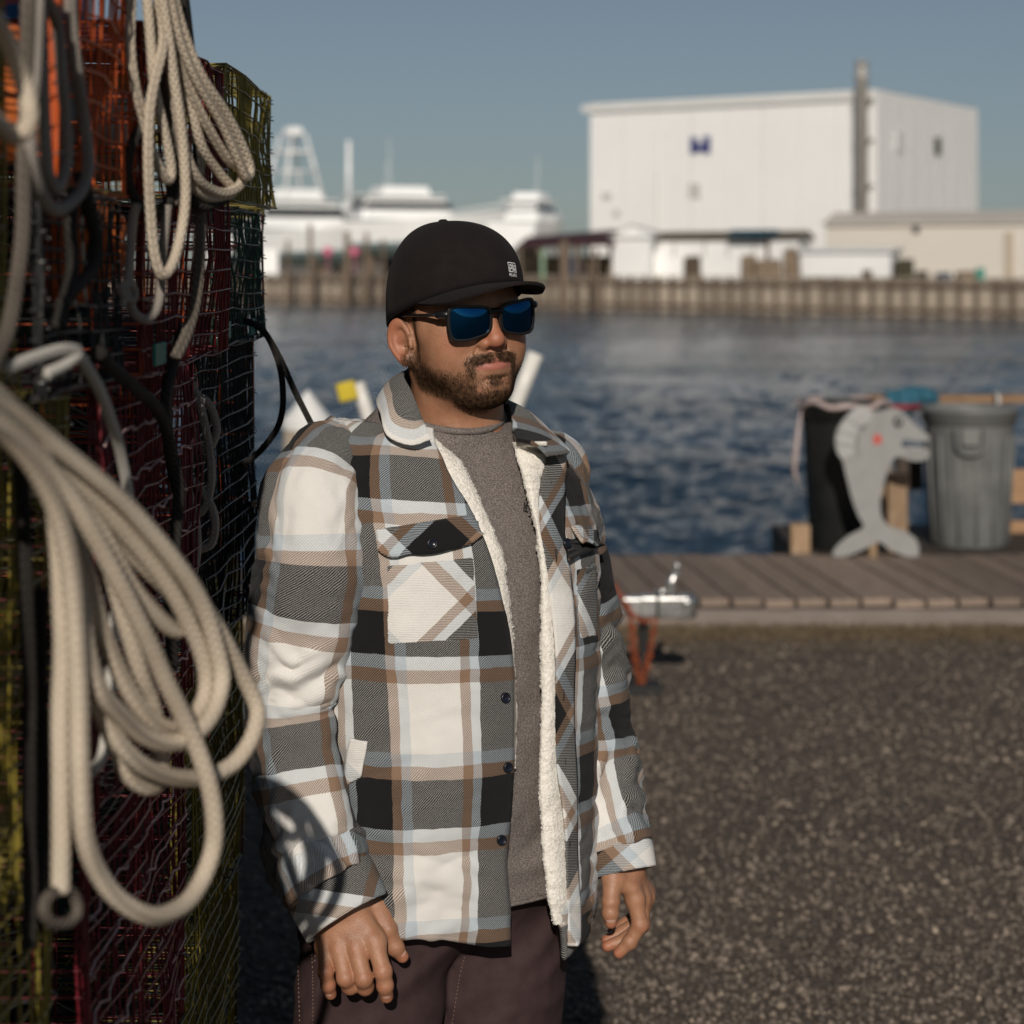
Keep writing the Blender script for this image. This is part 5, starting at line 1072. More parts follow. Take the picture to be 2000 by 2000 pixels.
GM.col(c); GM.bump(GM.math('ADD', GM.math('MULTIPLY', vo.outputs['Distance'], -1), n2), .006, .8)
ground = mesh_obj('ground', [(-60, -30, 0), (60, -30, 0), (60, 10.62, 0), (-60, 10.62, 0)], [(0, 1, 2, 3)], GM.m, smooth=False); tag(ground, kind='structure')
# loose stones and shell bits
def octa(c, r, rot, sq):
    V = np.array([(1, 0, 0), (-1, 0, 0), (0, 1, 0), (0, -1, 0), (0, 0, 1), (0, 0, -1)], float) * r[:, None, None] * sq; cs, sn = np.cos(rot), np.sin(rot)
    x = V[..., 0] * cs[:, None] - V[..., 1] * sn[:, None]; y = V[..., 0] * sn[:, None] + V[..., 1] * cs[:, None]; return np.stack((x, y, V[..., 2]), -1) + c[:, None]
OF = np.array([(0, 2, 4), (2, 1, 4), (1, 3, 4), (3, 0, 4), (2, 0, 5), (1, 2, 5), (3, 1, 5), (0, 3, 5)])
def stones(n, y0, y1, rmin, rmax, mat, seed, xk=.27):
    g = np.random.default_rng(seed); y = y0 + (y1 - y0) * g.random(n)**1.25; x = (g.random(n) * 2 - 1) * y * xk; r = rmin + (rmax - rmin) * g.random(n)**2.2; cc = np.stack((x, y, r * .32), -1)
    V = octa(cc, r, g.random(n) * 6.28, np.stack((g.uniform(.7, 1.2, n), g.uniform(.6, 1.1, n), g.uniform(.4, .8, n)), -1)[:, None]); F = (OF[None] + np.arange(n)[:, None, None] * 6).reshape(-1, 3); return mesh_obj('gravel', V.reshape(-1, 3), F, mat, smooth=False)
ST1 = NT('stones', .85, (.16, .14, .12)); _i = ST1.n('ShaderNodeNewGeometry').outputs['Random Per Island']; ST1.col(ST1.ramp(_i, [(0, (.050, .043, .038)), (.4, (.115, .093, .075)), (.75, (.18, .147, .12)), (.94, (.25, .20, .155)), (1, (.38, .31, .24))]))
tag(stones(52000, 4.3, 10.3, .004, .013, ST1.m, 1), 'fine brown and grey gravel strewn over the asphalt', 'gravel', kind='stuff')
tag(stones(5000, 4.3, 10.3, .010, .019, ST1.m, 2), 'coarser pebbles scattered among the gravel', 'pebbles', kind='stuff')
# dry grass along the dock
GR = NT('dry_grass', .9, (.12, .10, .04)); GR.col(GR.ramp(GR.n('ShaderNodeNewGeometry').outputs['Random Per Island'], [(0, (.055, .046, .022)), (.3, (.10, .072, .040)), (.6, (.15, .105, .06)), (1, (.23, .17, .10))]))
g = np.random.default_rng(4); n = 26000; x = g.uniform(-3, 3.2, n); yy = 10.36 - np.abs(g.normal(0, .28, n)); keep = noise(np.stack((x * 1.3, yy * 3, x * 0), -1), 9) > -.45; x, yy = x[keep], yy[keep]; n = len(x); hh = g.uniform(.015, .055, n) * np.clip(1.1 - (10.36 - yy) / .9, .25, 1); a = g.random(n) * 6.28; le = g.normal(0, .02, (n, 2))
b0 = np.stack((x - .003 * np.cos(a), yy - .003 * np.sin(a), 0 * x), -1); b1 = np.stack((x + .003 * np.cos(a), yy + .003 * np.sin(a), 0 * x), -1); tp_ = np.stack((x + le[:, 0], yy + le[:, 1], hh), -1)
tag(mesh_obj('grass', np.stack((b0, b1, tp_), 1).reshape(-1, 3), np.arange(n * 3).reshape(-1, 3), GR.m, smooth=False), 'dry brown grass fringe along the dock beam', 'grass', kind='stuff')
DIRT = simple('dirt', (.10, .075, .05), .95, .35, 6, bump=.01, bscale=30)
tag(mesh_obj('dirt_strip', [(-60, 9.75, .004), (60, 9.65, .004), (60, 10.40, .006), (-60, 10.40, .006)], [(0, 1, 2, 3)], DIRT, smooth=False), kind='structure')
# boardwalk
def wood(name, c0, c1, c2, sc=(1, 1, 1), rough=.8):
    M = NT(name, rough, c0); v = M.map(M.obj(), sc); f = M.noise(6, 6, .65, v, .4); i = M.n('ShaderNodeObjectInfo').outputs['Random']; c = M.ramp(f, [(.3, c0), (.55, c1), (.75, c2)]); hv = M.n('ShaderNodeHueSaturation'); M.l(c, hv.inputs['Color']); M.l(M.math('ADD', M.math('MULTIPLY', i, .45), .75), hv.inputs['Value']); M.col(hv.outputs[0]); M.bump(f, .004, .7); return M.m
WD = wood('deck_wood', (.16, .118, .090), (.25, .19, .147), (.34, .27, .215), (14, 1.2, 14)); WB = wood('beam_wood', (.17, .14, .115), (.24, .20, .17), (.32, .27, .23), (1.2, 14, 14)); WO = wood('rail_wood', (.20, .11, .055), (.30, .18, .095), (.38, .25, .14), (2, 10, 10)); WP = wood('post_wood', (.20, .125, .070), (.30, .20, .12), (.40, .29, .19), (10, 10, 1.5)); WK = wood('dark_wood', (.030, .022, .017), (.05, .037, .028), (.07, .05, .04), (2, 10, 10))
tag(MB().box((0, 11.2, -.06), (26, 1.5, .24)).build('boardwalk', WK, None), kind='structure'); BW = bpy.data.objects['boardwalk']
pw = .142; ang = R(5.5); mp = None
for i in range(44):
    xc = -1.3 + i * (pw + .016)
    if mp is None: mp = MB().box((0, 0, 0), (pw, 1.60, .038)).build('plank', WD, BW, bevel=.004).data
    o = bpy.data.objects.new('plank', mp); COL.objects.link(o); o.parent = BW; o.location = (xc, 11.18 + .006 * ((i * 7) % 5 - 2), .112 + .0025 * ((i * 5) % 4)); o.rotation_euler = (0, R(.4 * ((i * 3) % 3 - 1)), ang)
    mdf = o.modifiers.new('bevel', 'BEVEL'); mdf.width = .004; mdf.segments = 2
for o in list(BW.children):
    if tuple(o.location) == (0, 0, 0): bpy.data.objects.remove(o)
o = MB().box((0, 10.36, .046), (26, .10, .092)).build('edge_beam', WB, BW, bevel=.008)
# bump-out with cans, fish and railing
tag(MB().box((4.2, 12.75, .02), (5.1, 1.62, .17)).build('platform', WK, None, bevel=.005), kind='structure')
def lab(o, l, c_, g_=None): return tag(o, l, c_, g_)
def post(x, y, w, h0, h1, label, mat=WP): return lab(MB().box((x, y, (h0 + h1) / 2), (w, w, h1 - h0)).build('rail_post', mat, None, bevel=.006), label, 'post', 'railing posts')
ra = empty('railing', (3.2, 13.1, .105)); tag(ra, 'weathered wooden railing behind the grey trash can', 'railing')
def rbox(n_, c_, d_, m=WO): MB().box(np.array(c_) - np.array((3.2, 13.1, .105)), d_).build(n_, m, ra, bevel=.005)
rbox('top_rail', (4.22, 13.1, .935), (4.1, .14, .045)); rbox('middle_rail', (4.45, 13.13, .395), (3.4, .04, .21)); rbox('lower_rail', (4.45, 13.13, .145), (3.4, .04, .075))
for xx in (2.26, 3.30, 4.6): rbox('post', (xx, 13.03 - .0, .505), (.09, .10, .80), WP)
lab(MB().box((1.57 + .06, 12.1, .205), (.11, .12, .17)).build('post_stub', WP, None, bevel=.008), 'short sawn-off wooden block at the dock edge', 'block')
# cans
def can(name, c, hgt, rt, rb, mat, label, ribs=0, handle=True, lidm=None):
    t = empty(name, c); tag(t, label, 'trash can', 'trash cans on the dock')
    prof = [(rb * .96, 0), (rb, .015), (rb + (rt - rb) * .86, hgt * .86), (rt * 1.0, hgt * .88), (rt * 1.045, hgt * .885), (rt * 1.05, hgt * .955), (rt * 1.075, hgt * .96), (rt * 1.085, hgt * .985), (rt * 1.05, hgt), (rt * .97, hgt), (rt * .95, hgt * .97), (rb * .93, .05)]
    mb = MB(); mb.lathe(prof, (0, 0, 0), 48); mb.build('body', mat, t, smooth=True)
    for k in range(ribs):
        a = 2 * math.pi * k / ribs + .2; ca_, sa_ = math.cos(a), math.sin(a); mb = MB(); mb.tube([(ca_ * (rb + .004), sa_ * (rb + .004), .03), (ca_ * (rb + (rt - rb) * .8 + .004), sa_ * (rb + (rt - rb) * .8 + .004), hgt * .8)], .009, 8); mb.build('rib', mat, t, smooth=True)
    if handle:
        for a in (-1.75, 1.39):
            ca_, sa_ = math.cos(a), math.sin(a); rr = rt * 1.05 + .006; tx, ty = -sa_, ca_; mb = MB()
            pts = [(-.085, hgt * .87), (-.060, hgt * .70), (.060, hgt * .70), (.085, hgt * .87)]; mb.tube(spline([(ca_ * rr + tx * s, sa_ * rr + ty * s, zz) for s, zz in pts], 20), .013, 8); mb.build('handle', mat, t, smooth=True)
            mb = MB(); mb.box((ca_ * (rr - .006), sa_ * (rr - .006), hgt * .80), (.012, .10, .10), rz=a); mb.build('handle_pocket', mat, t, bevel=.004)
    return t
GP = simple('grey_plastic', (.145, .15, .145), .55, .22, 5); BP = simple('black_plastic', (.012, .013, .012), .5, .3, 6); BAG = simple('bin_liner', (.42, .34, .32), .4, .25, 25)
can('trash_can', tuple(P(1893, 1062, 12.6) * np.array((1, 1, 0)) + np.array((0, 0, .105))), .82, .262, .222, GP, 'tall grey plastic trash can with moulded handles beside the fish', ribs=14)
t = can('trash_can', tuple(P(1648, 1075, 12.45) * np.array((1, 1, 0)) + np.array((0, 0, .105))), .86, .245, .20, BP, 'black trash can with a pale bin liner behind the fish', ribs=0, handle=False)
mb = MB(); a = np.linspace(0, 2 * math.pi, 60); mb.tube([(.262 * math.cos(q) * (1 + .02 * math.sin(9 * q)), .262 * math.sin(q), .845 + .012 * math.sin(7 * q) - .01 * math.cos(4 * q)) for q in a], .017, 8); mb.build('bin_liner', BAG, t, smooth=True)
mb = MB(); mb.tube(spline([(-.255, -.05, .82), (-.285, -.07, .62), (-.30, -.09, .46), (-.27, -.10, .36)], 14), [.012, .02, .026, .03, .036, .040, .043, .044, .043, .040, .034, .027, .018, .008], 8, flat=.4); mb.build('liner_tail', BAG, t, smooth=True)
# fish cut-out
FG = simple('fish_paint', (.25, .25, .24), .6, .12, 9); FDK = simple('fish_line', (.03, .03, .03), .7, .1, 50); FRD = simple('fish_red', (.45, .07, .05), .6, .1, 50); FBL = simple('fish_blue', (.05, .13, .19), .6, .2, 30); FWT = simple('fish_fin', (.34, .34, .33), .6, .12, 9); PLY = wood('plywood_edge', (.20, .13, .07), (.28, .19, .11), (.33, .24, .15))
fo = [(1050, 330), (1120, 375), (1180, 440), (1240, 490), (1285, 535), (1268, 556), (1190, 556), (1112, 545), (1085, 575), (1105, 600), (1190, 598), (1255, 605), (1288, 645), (1240, 690), (1150, 690), (1080, 662), (1035, 680), (1000, 760), (965, 870), (945, 980), (958, 1080), (1010, 1140), (1120, 1180), (1195, 1240), (1212, 1330), (1180, 1362), (1100, 1340), (1010, 1300), (940, 1250), (880, 1275), (800, 1315), (700, 1350), (620, 1345), (640, 1290), (720, 1215), (830, 1150), (800, 1080), (760, 980), (730, 870), (703, 760), (690, 700), (650, 640), (635, 560), (650, 480), (700, 400), (760, 340), (820, 310), (890, 350), (935, 350), (985, 338)]
fpx = [(1450 + a / 3.519, 700 + b / 3.519) for a, b in fo]; ZF = 11.86
fpx = spline(np.array([(a, b, 0) for a, b in fpx]), 150, True)[:, :2]
fw = np.array([P(a, b, ZF) for a, b in fpx]); fw[:, 2] += .130 - fw[:, 2].min(); FO = np.array((P(1705, 1000, ZF)[0], ZF, .130))
fish = empty('fish_cutout', FO); tag(fish, 'grey painted plywood fish cut-out standing on its tail in front of the cans', 'fish sign')
def fprism(pts2, y0, y1, name, mat):     # pts2: x,z relative to FO
    n = len(pts2); V = [(p[0], y0, p[1]) for p in pts2] + [(p[0], y1, p[1]) for p in pts2]; F = [list(range(n)), list(range(n, 2 * n))[::-1]] + [[i, n + i, n + (i + 1) % n, (i + 1) % n] for i in range(n)]; return mesh_obj(name, V, F, mat, fish, smooth=False)
fprism([(p[0] - FO[0], p[2] - FO[2]) for p in fw], -.012, .012, 'body', FG)
def fpt(a, b): q = P(1450 + a / 3.519, 700 + b / 3.519, ZF); return (q[0] - FO[0], q[2] - FO[2] + (.130 - min(P(x, y, ZF)[2] for x, y in fpx)))
_sh = .130 - min(P(x, y, ZF)[2] for x, y in fpx)
def fpt(a, b): q = P(1450 + a / 3.519, 700 + b / 3.519, ZF); return (q[0] - FO[0], q[2] - FO[2] + _sh)
def fdisc(a, b, ra_, rb_, name, mat, y=-.0135): fprism([fpt(a + ra_ * math.cos(k), b + rb_ * math.sin(k)) for k in np.linspace(0, 2 * math.pi, 20, endpoint=False)], y - .002, y + .001, name, mat)
fdisc(1068, 425, 34, 40, 'eye', FDK); fdisc(1072, 418, 12, 14, 'eye_glint', FWT, -.0165); fdisc(925, 545, 32, 36, 'cheek_spot', FRD)
for lob in ([(820, 314), (893, 356), (870, 420), (800, 462), (735, 405), (705, 398), (762, 344)], [(700, 405), (735, 412), (795, 468), (775, 520), (715, 505), (655, 490)], [(652, 500), (712, 515), (770, 530), (768, 585), (710, 585), (640, 560)], [(642, 572), (708, 595), (768, 596), (770, 640), (720, 668), (690, 690), (655, 640)]):
    fprism([fpt(*p) for p in lob], -.021, -.0115, 'fin_lobe', FWT)
def fline(pts, r, name, mat): mb = MB(); mb.tube(spline([(fpt(*p)[0], -.0135, fpt(*p)[1]) for p in pts], 20), r, 6, flat=.5); mb.build(name, mat, fish, smooth=True)
for l in ([(660, 500), (740, 440), (830, 480)], [(650, 560), (720, 520), (800, 560)], [(665, 630), (720, 600), (780, 620)], [(740, 350), (800, 410), (840, 470)]): fline(l, .0045, 'fin_line', FDK)
fline([(890, 360), (850, 430), (800, 510), (780, 600), (800, 660)], .004, 'gill_line', FDK); fline([(1120, 640), (1200, 650), (1270, 635)], .004, 'lip_line', FDK)
MB().box((.0, .06, .11), (.04, .14, .22)).build('prop', PLY, fish)
# teal and red cloth on the rail, post behind the fish, black board
mb = MB(); q = np.array([P(1728, 765, 12.95), P(1760, 752, 12.93), P(1800, 748, 12.95), P(1828, 752, 12.95)])
nx_, nz2 = 24, 16; V = []
for i in range(nx_):
    for j in range(nz2):
        s, t2 = i / (nx_ - 1), j / (nz2 - 1); x = 1726 + 100 * s + 8 * math.sin(t2 * 3); y = 764 - 16 * math.sin(math.pi * s) * s + (46 + 12 * math.sin(5 * s)) * t2; V.append(P(x, y, 12.93 - .05 * math.sin(math.pi * t2) + .02 * math.sin(s * 14)))
CL = NT('cloth_teal', .8, (.02, .10, .15)); sx = CL.n('ShaderNodeSeparateXYZ'); CL.l(CL.n('ShaderNodeTexCoord').outputs['Generated'], sx.inputs[0]); CL.col(CL.ramp(sx.outputs[2], [(.0, (.03, .12, .17)), (.30, (.26, .03, .04)), (.46, (.26, .03, .04)), (.48, (.02, .10, .15))], 'CONSTANT'))
o = mesh_obj('cloth', V, grid_faces(nx_, nz2), CL.m); s_ = o.modifiers.new('s', 'SOLIDIFY'); s_.thickness = .008; tag(o, 'teal cloth with a red stripe draped over the rail above the fish', 'cloth')
post(P(1750, 0, 12.3)[0], 12.3, .115, .105, .56, 'rough brown wooden post standing just behind the fish body')
mb = MB(); mb.box(P(1775, 920, 13.2) * np.array((1, 1, 0)) + np.array((0, 0, .50)), (.16, .10, .26)); lab(mb.build('dark_box', WK, None, bevel=.01), 'dark box on the rail between fish and grey can', 'box')
WROPE = simple('tie_white', (.6, .58, .55), .8, .1, 50)
for xx in (1818, 1944):
    mb = MB(); c0 = P(xx, 783, 13.02); mb.tube([c0 + np.array((.004 * math.sin(k), -.085 * math.cos(k), .045 * math.sin(k))) for k in np.linspace(0, 6.28, 20)], .011, 6); lab(mb.build('rope_tie', WROPE, None, smooth=True), 'white rope tie round the top rail ' + ('above the fish snout' if xx < 1900 else 'behind the grey can'), 'tie', 'white ties on the rail')
# piling with white cone cap
PIL = wood('piling_wood', (.24, .20, .15), (.34, .29, .22), (.42, .37, .29), (8, 8, 1)); CAPW = simple('cap_white', (.72, .72, .70), .45, .08, 6)
def piling(x, ytop, Z, r, h0, label, cap=True):
    b = P(x, ytop, Z); t = empty('piling', (b[0], Z, h0)); tag(t, label, 'piling'); hp = b[2] - h0 - (.20 if cap else 0); mb = MB(); mb.lathe([(r * .98, 0), (r, .1), (r * .97, hp * .6), (r * .99, hp)], (0, 0, 0), 28); mb.build('shaft', PIL, t, smooth=True)
    if cap: mb = MB(); mb.lathe([(r * 1.06, hp - .03), (r * 1.07, hp + .015), (r * .55, hp + .11), (.004, hp + .20)], (0, 0, 0), 28); mb.build('cone_cap', CAPW, t, smooth=False)
    return t
piling(601, 762, 12.6, .145, -1.6, 'round timber piling with a white cone cap beyond the man\'s shoulder')
# ---- boat trailer behind the man
GAL = simple('galvanised_steel', (.62, .62, .60), .28, .2, 14, metal=.9); BKR = simple('rubber_black', (.012, .012, .012), .75, .2, 20); PVC = simple('pvc_white', (.70, .68, .63), .4, .06, 6); REF = simple('reflector_yellow', (.55, .42, .02), .35, .1, 20); CHN = simple('chain_orange', (.30, .065, .018), .6, .35, 40)
tq = empty('boat_trailer', (P(1250, 0, 8.8)[0], 8.8, 0)); tag(tq, 'galvanised boat trailer with orange safety chains, mostly hidden behind the man', 'trailer'); TO = np.array((P(1250, 0, 8.8)[0], 8.8, 0))
def tw(x, y, Z): return P(x, y, Z) - TO
zt = tw(1280, 1184, 8.8)[2]
mb = MB(); mb.box((-.85, 0, zt), (1.75, .075, .075)); mb.build('tongue', GAL, tq, bevel=.006)
mb = MB(); mb.box((.10, 0, zt), (.20, .085, .085), taper=1); mb.lathe([(.02, -.05), (.045, -.045), (.048, .03), (.03, .05)], (.19, 0, zt), 18); mb.build('coupler', GAL, tq, bevel=.008)
mb = MB(); mb.box((.07, 0, zt), (.014, .094, .094)); mb.build('collar', BKR, tq)
mb = MB(); mb.tube([(.125, 0, zt + .04), (.13, 0, zt + .10), (.155, 0, zt + .155)], [.022, .020, .012], 8); mb.tube([(.155, 0, zt + .155), (.15, 0, zt + .178)], [.014, .013], 8); mb.tube([(.125, 0, zt + .07), (.06, 0, zt + .055)], .010, 6); mb.build('latch', GAL, tq, smooth=True)
def chain(pts, label):
    q = spline([tw(*p) for p in pts], 400); L = np.concatenate(([0], np.cumsum(np.linalg.norm(np.diff(q, axis=0), axis=1)))); mb = MB(); k = 0; d = .024
    for s in np.arange(0, L[-1] - d, d):
        c0 = np.array([np.interp(s + d / 2, L, q[:, i]) for i in range(3)]); c1 = np.array([np.interp(s + d, L, q[:, i]) for i in range(3)]); t = c1 - c0; t /= np.linalg.norm(t); u = np.cross(t, (0, 1, .3)); u /= np.linalg.norm(u); w_ = np.cross(t, u); e = u if k % 2 else w_; a = np.linspace(0, 2 * math.pi, 13); mb.tube([c0 + t * .017 * math.cos(x) + e * .010 * math.sin(x) for x in a], .0030, 5, caps=False); k += 1
    mb.build('chain', CHN, tq, smooth=True)['label'] = label
chain([(1150, 1075, 8.74), (1185, 1120, 8.72), (1212, 1168, 8.72), (1232, 1205, 8.74), (1242, 1280, 8.76), (1252, 1340, 8.77), (1262, 1300, 8.76), (1276, 1240, 8.74), (1280, 1210, 8.74)], 'orange chain looped below the coupler')
chain([(1180, 1110, 8.72), (1210, 1160, 8.70), (1245, 1208, 8.70), (1282, 1212, 8.71)], 'orange chain wound round the tongue'); chain([(1232, 1205, 8.78), (1236, 1270, 8.80), (1255, 1338, 8.80), (1272, 1260, 8.80), (1278, 1212, 8.80)], 'orange chain behind the first loop')
mb = MB(); c0 = tw(1256, 1352, 8.82); mb.box((c0[0], 0, .02), (.15, .14, .04)); mb.tube([(c0[0], 0, .03), (c0[0], 0, zt)], .022, 10); mb.build('jack_foot', BKR, tq, bevel=.006)
for s in (-1, 1): mb = MB(); mb.tube([(-1.6, 0, zt), (-2.3, s * .75, zt + .08), (-4.6, s * .75, zt + .08)], .045, 8); mb.build('side_rail', GAL, tq, smooth=True)
mb = MB(); mb.tube([(-3.4, -.95, .30), (-3.4, .95, .30)], .035, 8); mb.build('axle', GAL, tq, smooth=True)
for s in (-1, 1):
    mb = MB(); a = np.linspace(0, 2 * math.pi, 29); mb.tube([(-3.4 + .22 * math.cos(k), s * .98, .30 + .22 * math.sin(k)) for k in a], .082, 10, caps=False); w_ = mb.build('wheel', BKR, tq, smooth=True); mb = MB(); V = []; mb.box((-3.4, s * .98, .30), (.24, .10, .24)); mb.build('hub', GAL, w_, bevel=.05)
for i, (pts, rr) in enumerate((([(985, 850, 8.9), (1018, 762, 8.9), (1046, 690, 8.9)], .034), ([(724, 830, 9.5), (712, 790, 9.5), (697, 748, 9.5)], .032))):
    b0 = tw(*pts[0]); b0 = np.array((b0[0], b0[1], zt + .02)); mb = MB(); mb.tube([b0] + [tw(*p) for p in pts], rr, 14); mb.build('guide_post', PVC, tq, smooth=True)
mb = MB(); c0 = tw(678, 764, 9.46); mb.box(c0, (.085, .02, .085), M=Matrix.Rotation(R(-14), 3, 'Y')); mb.build('reflector', REF, tq, bevel=.006)
# ================================================================== water and far shore
WL = -.82
ys = [13.2]; 
while ys[-1] < 240: ys.append(ys[-1] * 1.0085 + .02)
ys = np.array(ys); nxw = 360; xs = np.linspace(-1, 1, nxw); YY = np.repeat(ys[:, None], nxw, 1); XX = xs[None] * (YY * .36 + 6)
q = np.stack((XX * .75, YY * 1.15, 0 * XX), -1); fall = np.clip(1.15 - YY / 160, .3, 1)
wv = .030 * fbm(q * .8 + 3, 2, 81) + .036 * (1 - 2 * np.abs(fbm(q * 2.3 + np.stack((YY * .5, 0 * YY, 0 * YY), -1), 3, 82))) + .014 * fbm(q * 6.5, 2, 83)
WT = NT('sea_water', .12, (.006, .016, .030), spec=.5); WT.b.inputs['IOR'].default_value = 1.33
wn = WT.n('ShaderNodeMapping'); wn.inputs['Scale'].default_value = (1.0, 1.6, 1); WT.l(WT.obj(), wn.inputs[0])
WT.col(WT.ramp(WT.noise(.12, 3, .6, wn.outputs[0]), [(.3, (.007, .022, .042)), (.7, (.013, .038, .066))])); 
wn2 = WT.map(WT.obj(), (.05, .22, 1)); calm = WT.ramp(WT.noise(1.0, 3, .55, wn2), [(.36, 1.0), (.56, .18)])
WT.bump(WT.math('MULTIPLY', WT.math('ADD', WT.noise(4.6, 4, .6, wn.outputs[0]), WT.math('MULTIPLY', WT.noise(11, 3, .6, wn.outputs[0]), .35)), calm), .12, .9)
wo = mesh_obj('water', np.stack((XX, YY, WL + wv * fall), -1).reshape(-1, 3), grid_faces(len(ys), nxw), WT.m); tag(wo, kind='structure')
SB = simple('seabed', (.02, .03, .035), .9); tag(mesh_obj('seabed', [(-900, 8, -2.6), (900, 8, -2.6), (900, 900, -2.6), (-900, 900, -2.6)], [(0, 1, 2, 3)], SB, smooth=False), kind='structure')
# quay wall on our side
tag(MB().box((0, 10.55, -1.3), (60, .25, 2.55)).build('quay_wall', WK, None), 'dark timber quay wall under the boardwalk', 'wall')
# far bulkhead line
A0 = np.array((P(500, 0, 135)[0], 135.0)); A1 = np.array((P(2000, 0, 97)[0], 97.0)); dv = (A1 - A0); LEN = np.linalg.norm(dv); dv /= LEN; nv = np.array((dv[1], -dv[0])); nv = nv if nv[1] < 0 else -nv      # nv faces the water
TOPW = .84
def al(s, back=0): return A0 + dv * s - nv * back
B0, B1 = al(-45), al(LEN + 40); rzw = math.atan2(dv[1], dv[0])
LD = simple('yard_gravel', (.20, .18, .15), .95, .2, .3)
far = [al(-45, .3), al(LEN + 40, .3), al(LEN + 40, .3) + np.array((260, 500)), al(-45, .3) + np.array((-260, 500))]
tag(mesh_obj('far_shore', [(p[0], p[1], TOPW - .08) for p in far], [(0, 1, 2, 3)], LD, smooth=False), kind='structure')
BKM = wood('bulkhead_timber', (.30, .245, .185), (.42, .355, .28), (.52, .45, .37), (3, 3, .6)); BKD = wood('bulkhead_dark', (.10, .072, .05), (.15, .11, .08), (.20, .155, .115), (3, 3, .6))
bk = empty('bulkhead', (*al(LEN / 2), WL)); tag(bk, 'long timber bulkhead of pale sheets and dark piles along the far shore', 'bulkhead'); BO = np.array((*al(LEN / 2), WL))
def bput(name, s, back, z, d, mat, mesh=None, rz=0):
    p = al(s, back); o = bpy.data.objects.new(name, mesh) if mesh else MB().box((0, 0, 0), d).build(name, mat, None, bevel=0)
    if mesh: COL.objects.link(o)
    o.parent = bk; o.location = (p[0] - BO[0], p[1] - BO[1], z - WL); o.rotation_euler = (0, 0, rzw + rz); return o
sp_ = .96; ns = int((LEN + 40) / sp_); me_s = me_p = None; g = np.random.default_rng(12)
for i in range(ns):
    s = -22 + i * sp_ 
    o = bput('sheet', s, .06 * (i % 2), (TOPW + WL - .4) / 2 - .05, (.74, .18, TOPW - WL + .5), BKM, me_s); me_s = o.data; o.scale = (1, 1, 1 - .03 * g.random())
    o = bput('pile', s + sp_ / 2, -.06, (TOPW + WL - .4) / 2 + .06, (.17, .24, TOPW - WL + .55), BKD, me_p); me_p = o.data; o.scale = (1, 1, 1 + .05 * g.random())
bput('wale', LEN / 2 - 1, -.12, .62, (LEN + 44, .16, .22), BKD); bput('wale', LEN / 2 - 1, -.10, -.52, (LEN + 44, .14, .2), BKD); bput('cap_board', LEN / 2 - 1, .05, TOPW + .12, (LEN + 44, .5, .08), BKM)
# tall mooring piles
PLB = wood('pile_brown', (.10, .07, .048), (.16, .115, .08), (.22, .17, .125), (4, 4, .5)); PGN = simple('post_green', (.22, .33, .22), .7, .15, 3)
for i, (x, yt, yb, w_) in enumerate(((606, 438, 592, 9), (678, 452, 592, 12), (716, 455, 594, 9), (562, 470, 592, 8), (748, 468, 594, 8), (1102, 470, 600, 17), (1128, 480, 600, 13), (1164, 488, 600, 11))):
    Z = 2.6 * FP / (592 + (x - 500) * .0213 - HOR) - 1.2; b = P(x, yt, Z); mb = MB(); r = w_ / 2 / FP * Z; mb.lathe([(r, -2.5), (r, 0), (r * .95, b[2] - WL)], (0, 0, 0), 12); o = mb.build('mooring_pile', PLB, None, smooth=True, ); o.location = (b[0], Z, WL)
    tag(o, 'brown mooring pile on the far shore, %s' % ('leftmost, left of the white yacht mast', 'tallest one in front of the yacht', 'just right of the tallest one', 'in front of the yacht stern', 'beside the cap at left', 'thick one right of the cap', 'second right of the cap', 'third right of the cap, below the maroon roof')[(2, 0, 1, 3, 4, 5, 6, 7)[i]] if False else 'brown mooring pile standing before the far bulkhead ' + ('below the slim mast', 'thickest among the yachts', 'right of the thickest one by the yachts', 'under the tower yacht, the shortest', 'nearest the left of the cap', 'just right of the cap', 'second to the right of the cap', 'third to the right of the cap')[i], 'pile', 'mooring piles on the far shore')
# ---- buildings
def metal_sheet(name, col, sc=3.2, amp=.05):
    M = NT(name, .55, col, spec=.3); w = M.n('ShaderNodeTexWave', wave_type='BANDS', bands_direction='X'); w.inputs['Scale'].default_value = sc; M.l(M.uv(), w.inputs[0]); f = M.noise(.35, 5, .6, M.obj()); d = tuple(c * .93 for c in col); M.col(M.mix(M.math('MULTIPLY', M.math('SUBTRACT', f, .4, clamp=True), .9), M.mix(M.math('MULTIPLY', w.outputs['Fac'], .35), col, d), tuple(c * .9 for c in col))); M.bump(w.outputs['Fac'], amp, .6); return M.m
WHT = metal_sheet('white_cladding', (.90, .90, .885)); BEI = metal_sheet('beige_cladding', (.76, .71, .635)); RFW = simple('white_roof', (.66, .66, .64), .6, .05, .3); DKV = simple('dark_vent', (.05, .04, .035), .7, .2, 2); DUC = simple('duct_grey', (.36, .345, .32), .45, .12, .8, metal=.3); NAV = simple('sign_navy', (.02, .03, .16), .5, .05, 1); PVN = simple('pale_vent', (.50, .49, .47), .7, .1, 1)
def wallq(mb, p0, p1, z0, z1, out=0): pass
def quad(name, pts, mat, par, org):
    V = np.array(pts, float) - np.array(org); w = np.linalg.norm(V[1] - V[0]); hgt = np.linalg.norm(V[3] - V[0]); return mesh_obj(name, V, [(0, 1, 2, 3)], mat, par, uv=[(0, 0), (w, 0), (w, hgt), (0, hgt)], smooth=False)
HB = 13.05; C1 = np.array((5.6, 153.0)); C2 = np.array((23.9, 140.0)); C3 = np.array((34.5, 158.0)); C4 = C1 + C3 - C2; zb = TOPW - .08
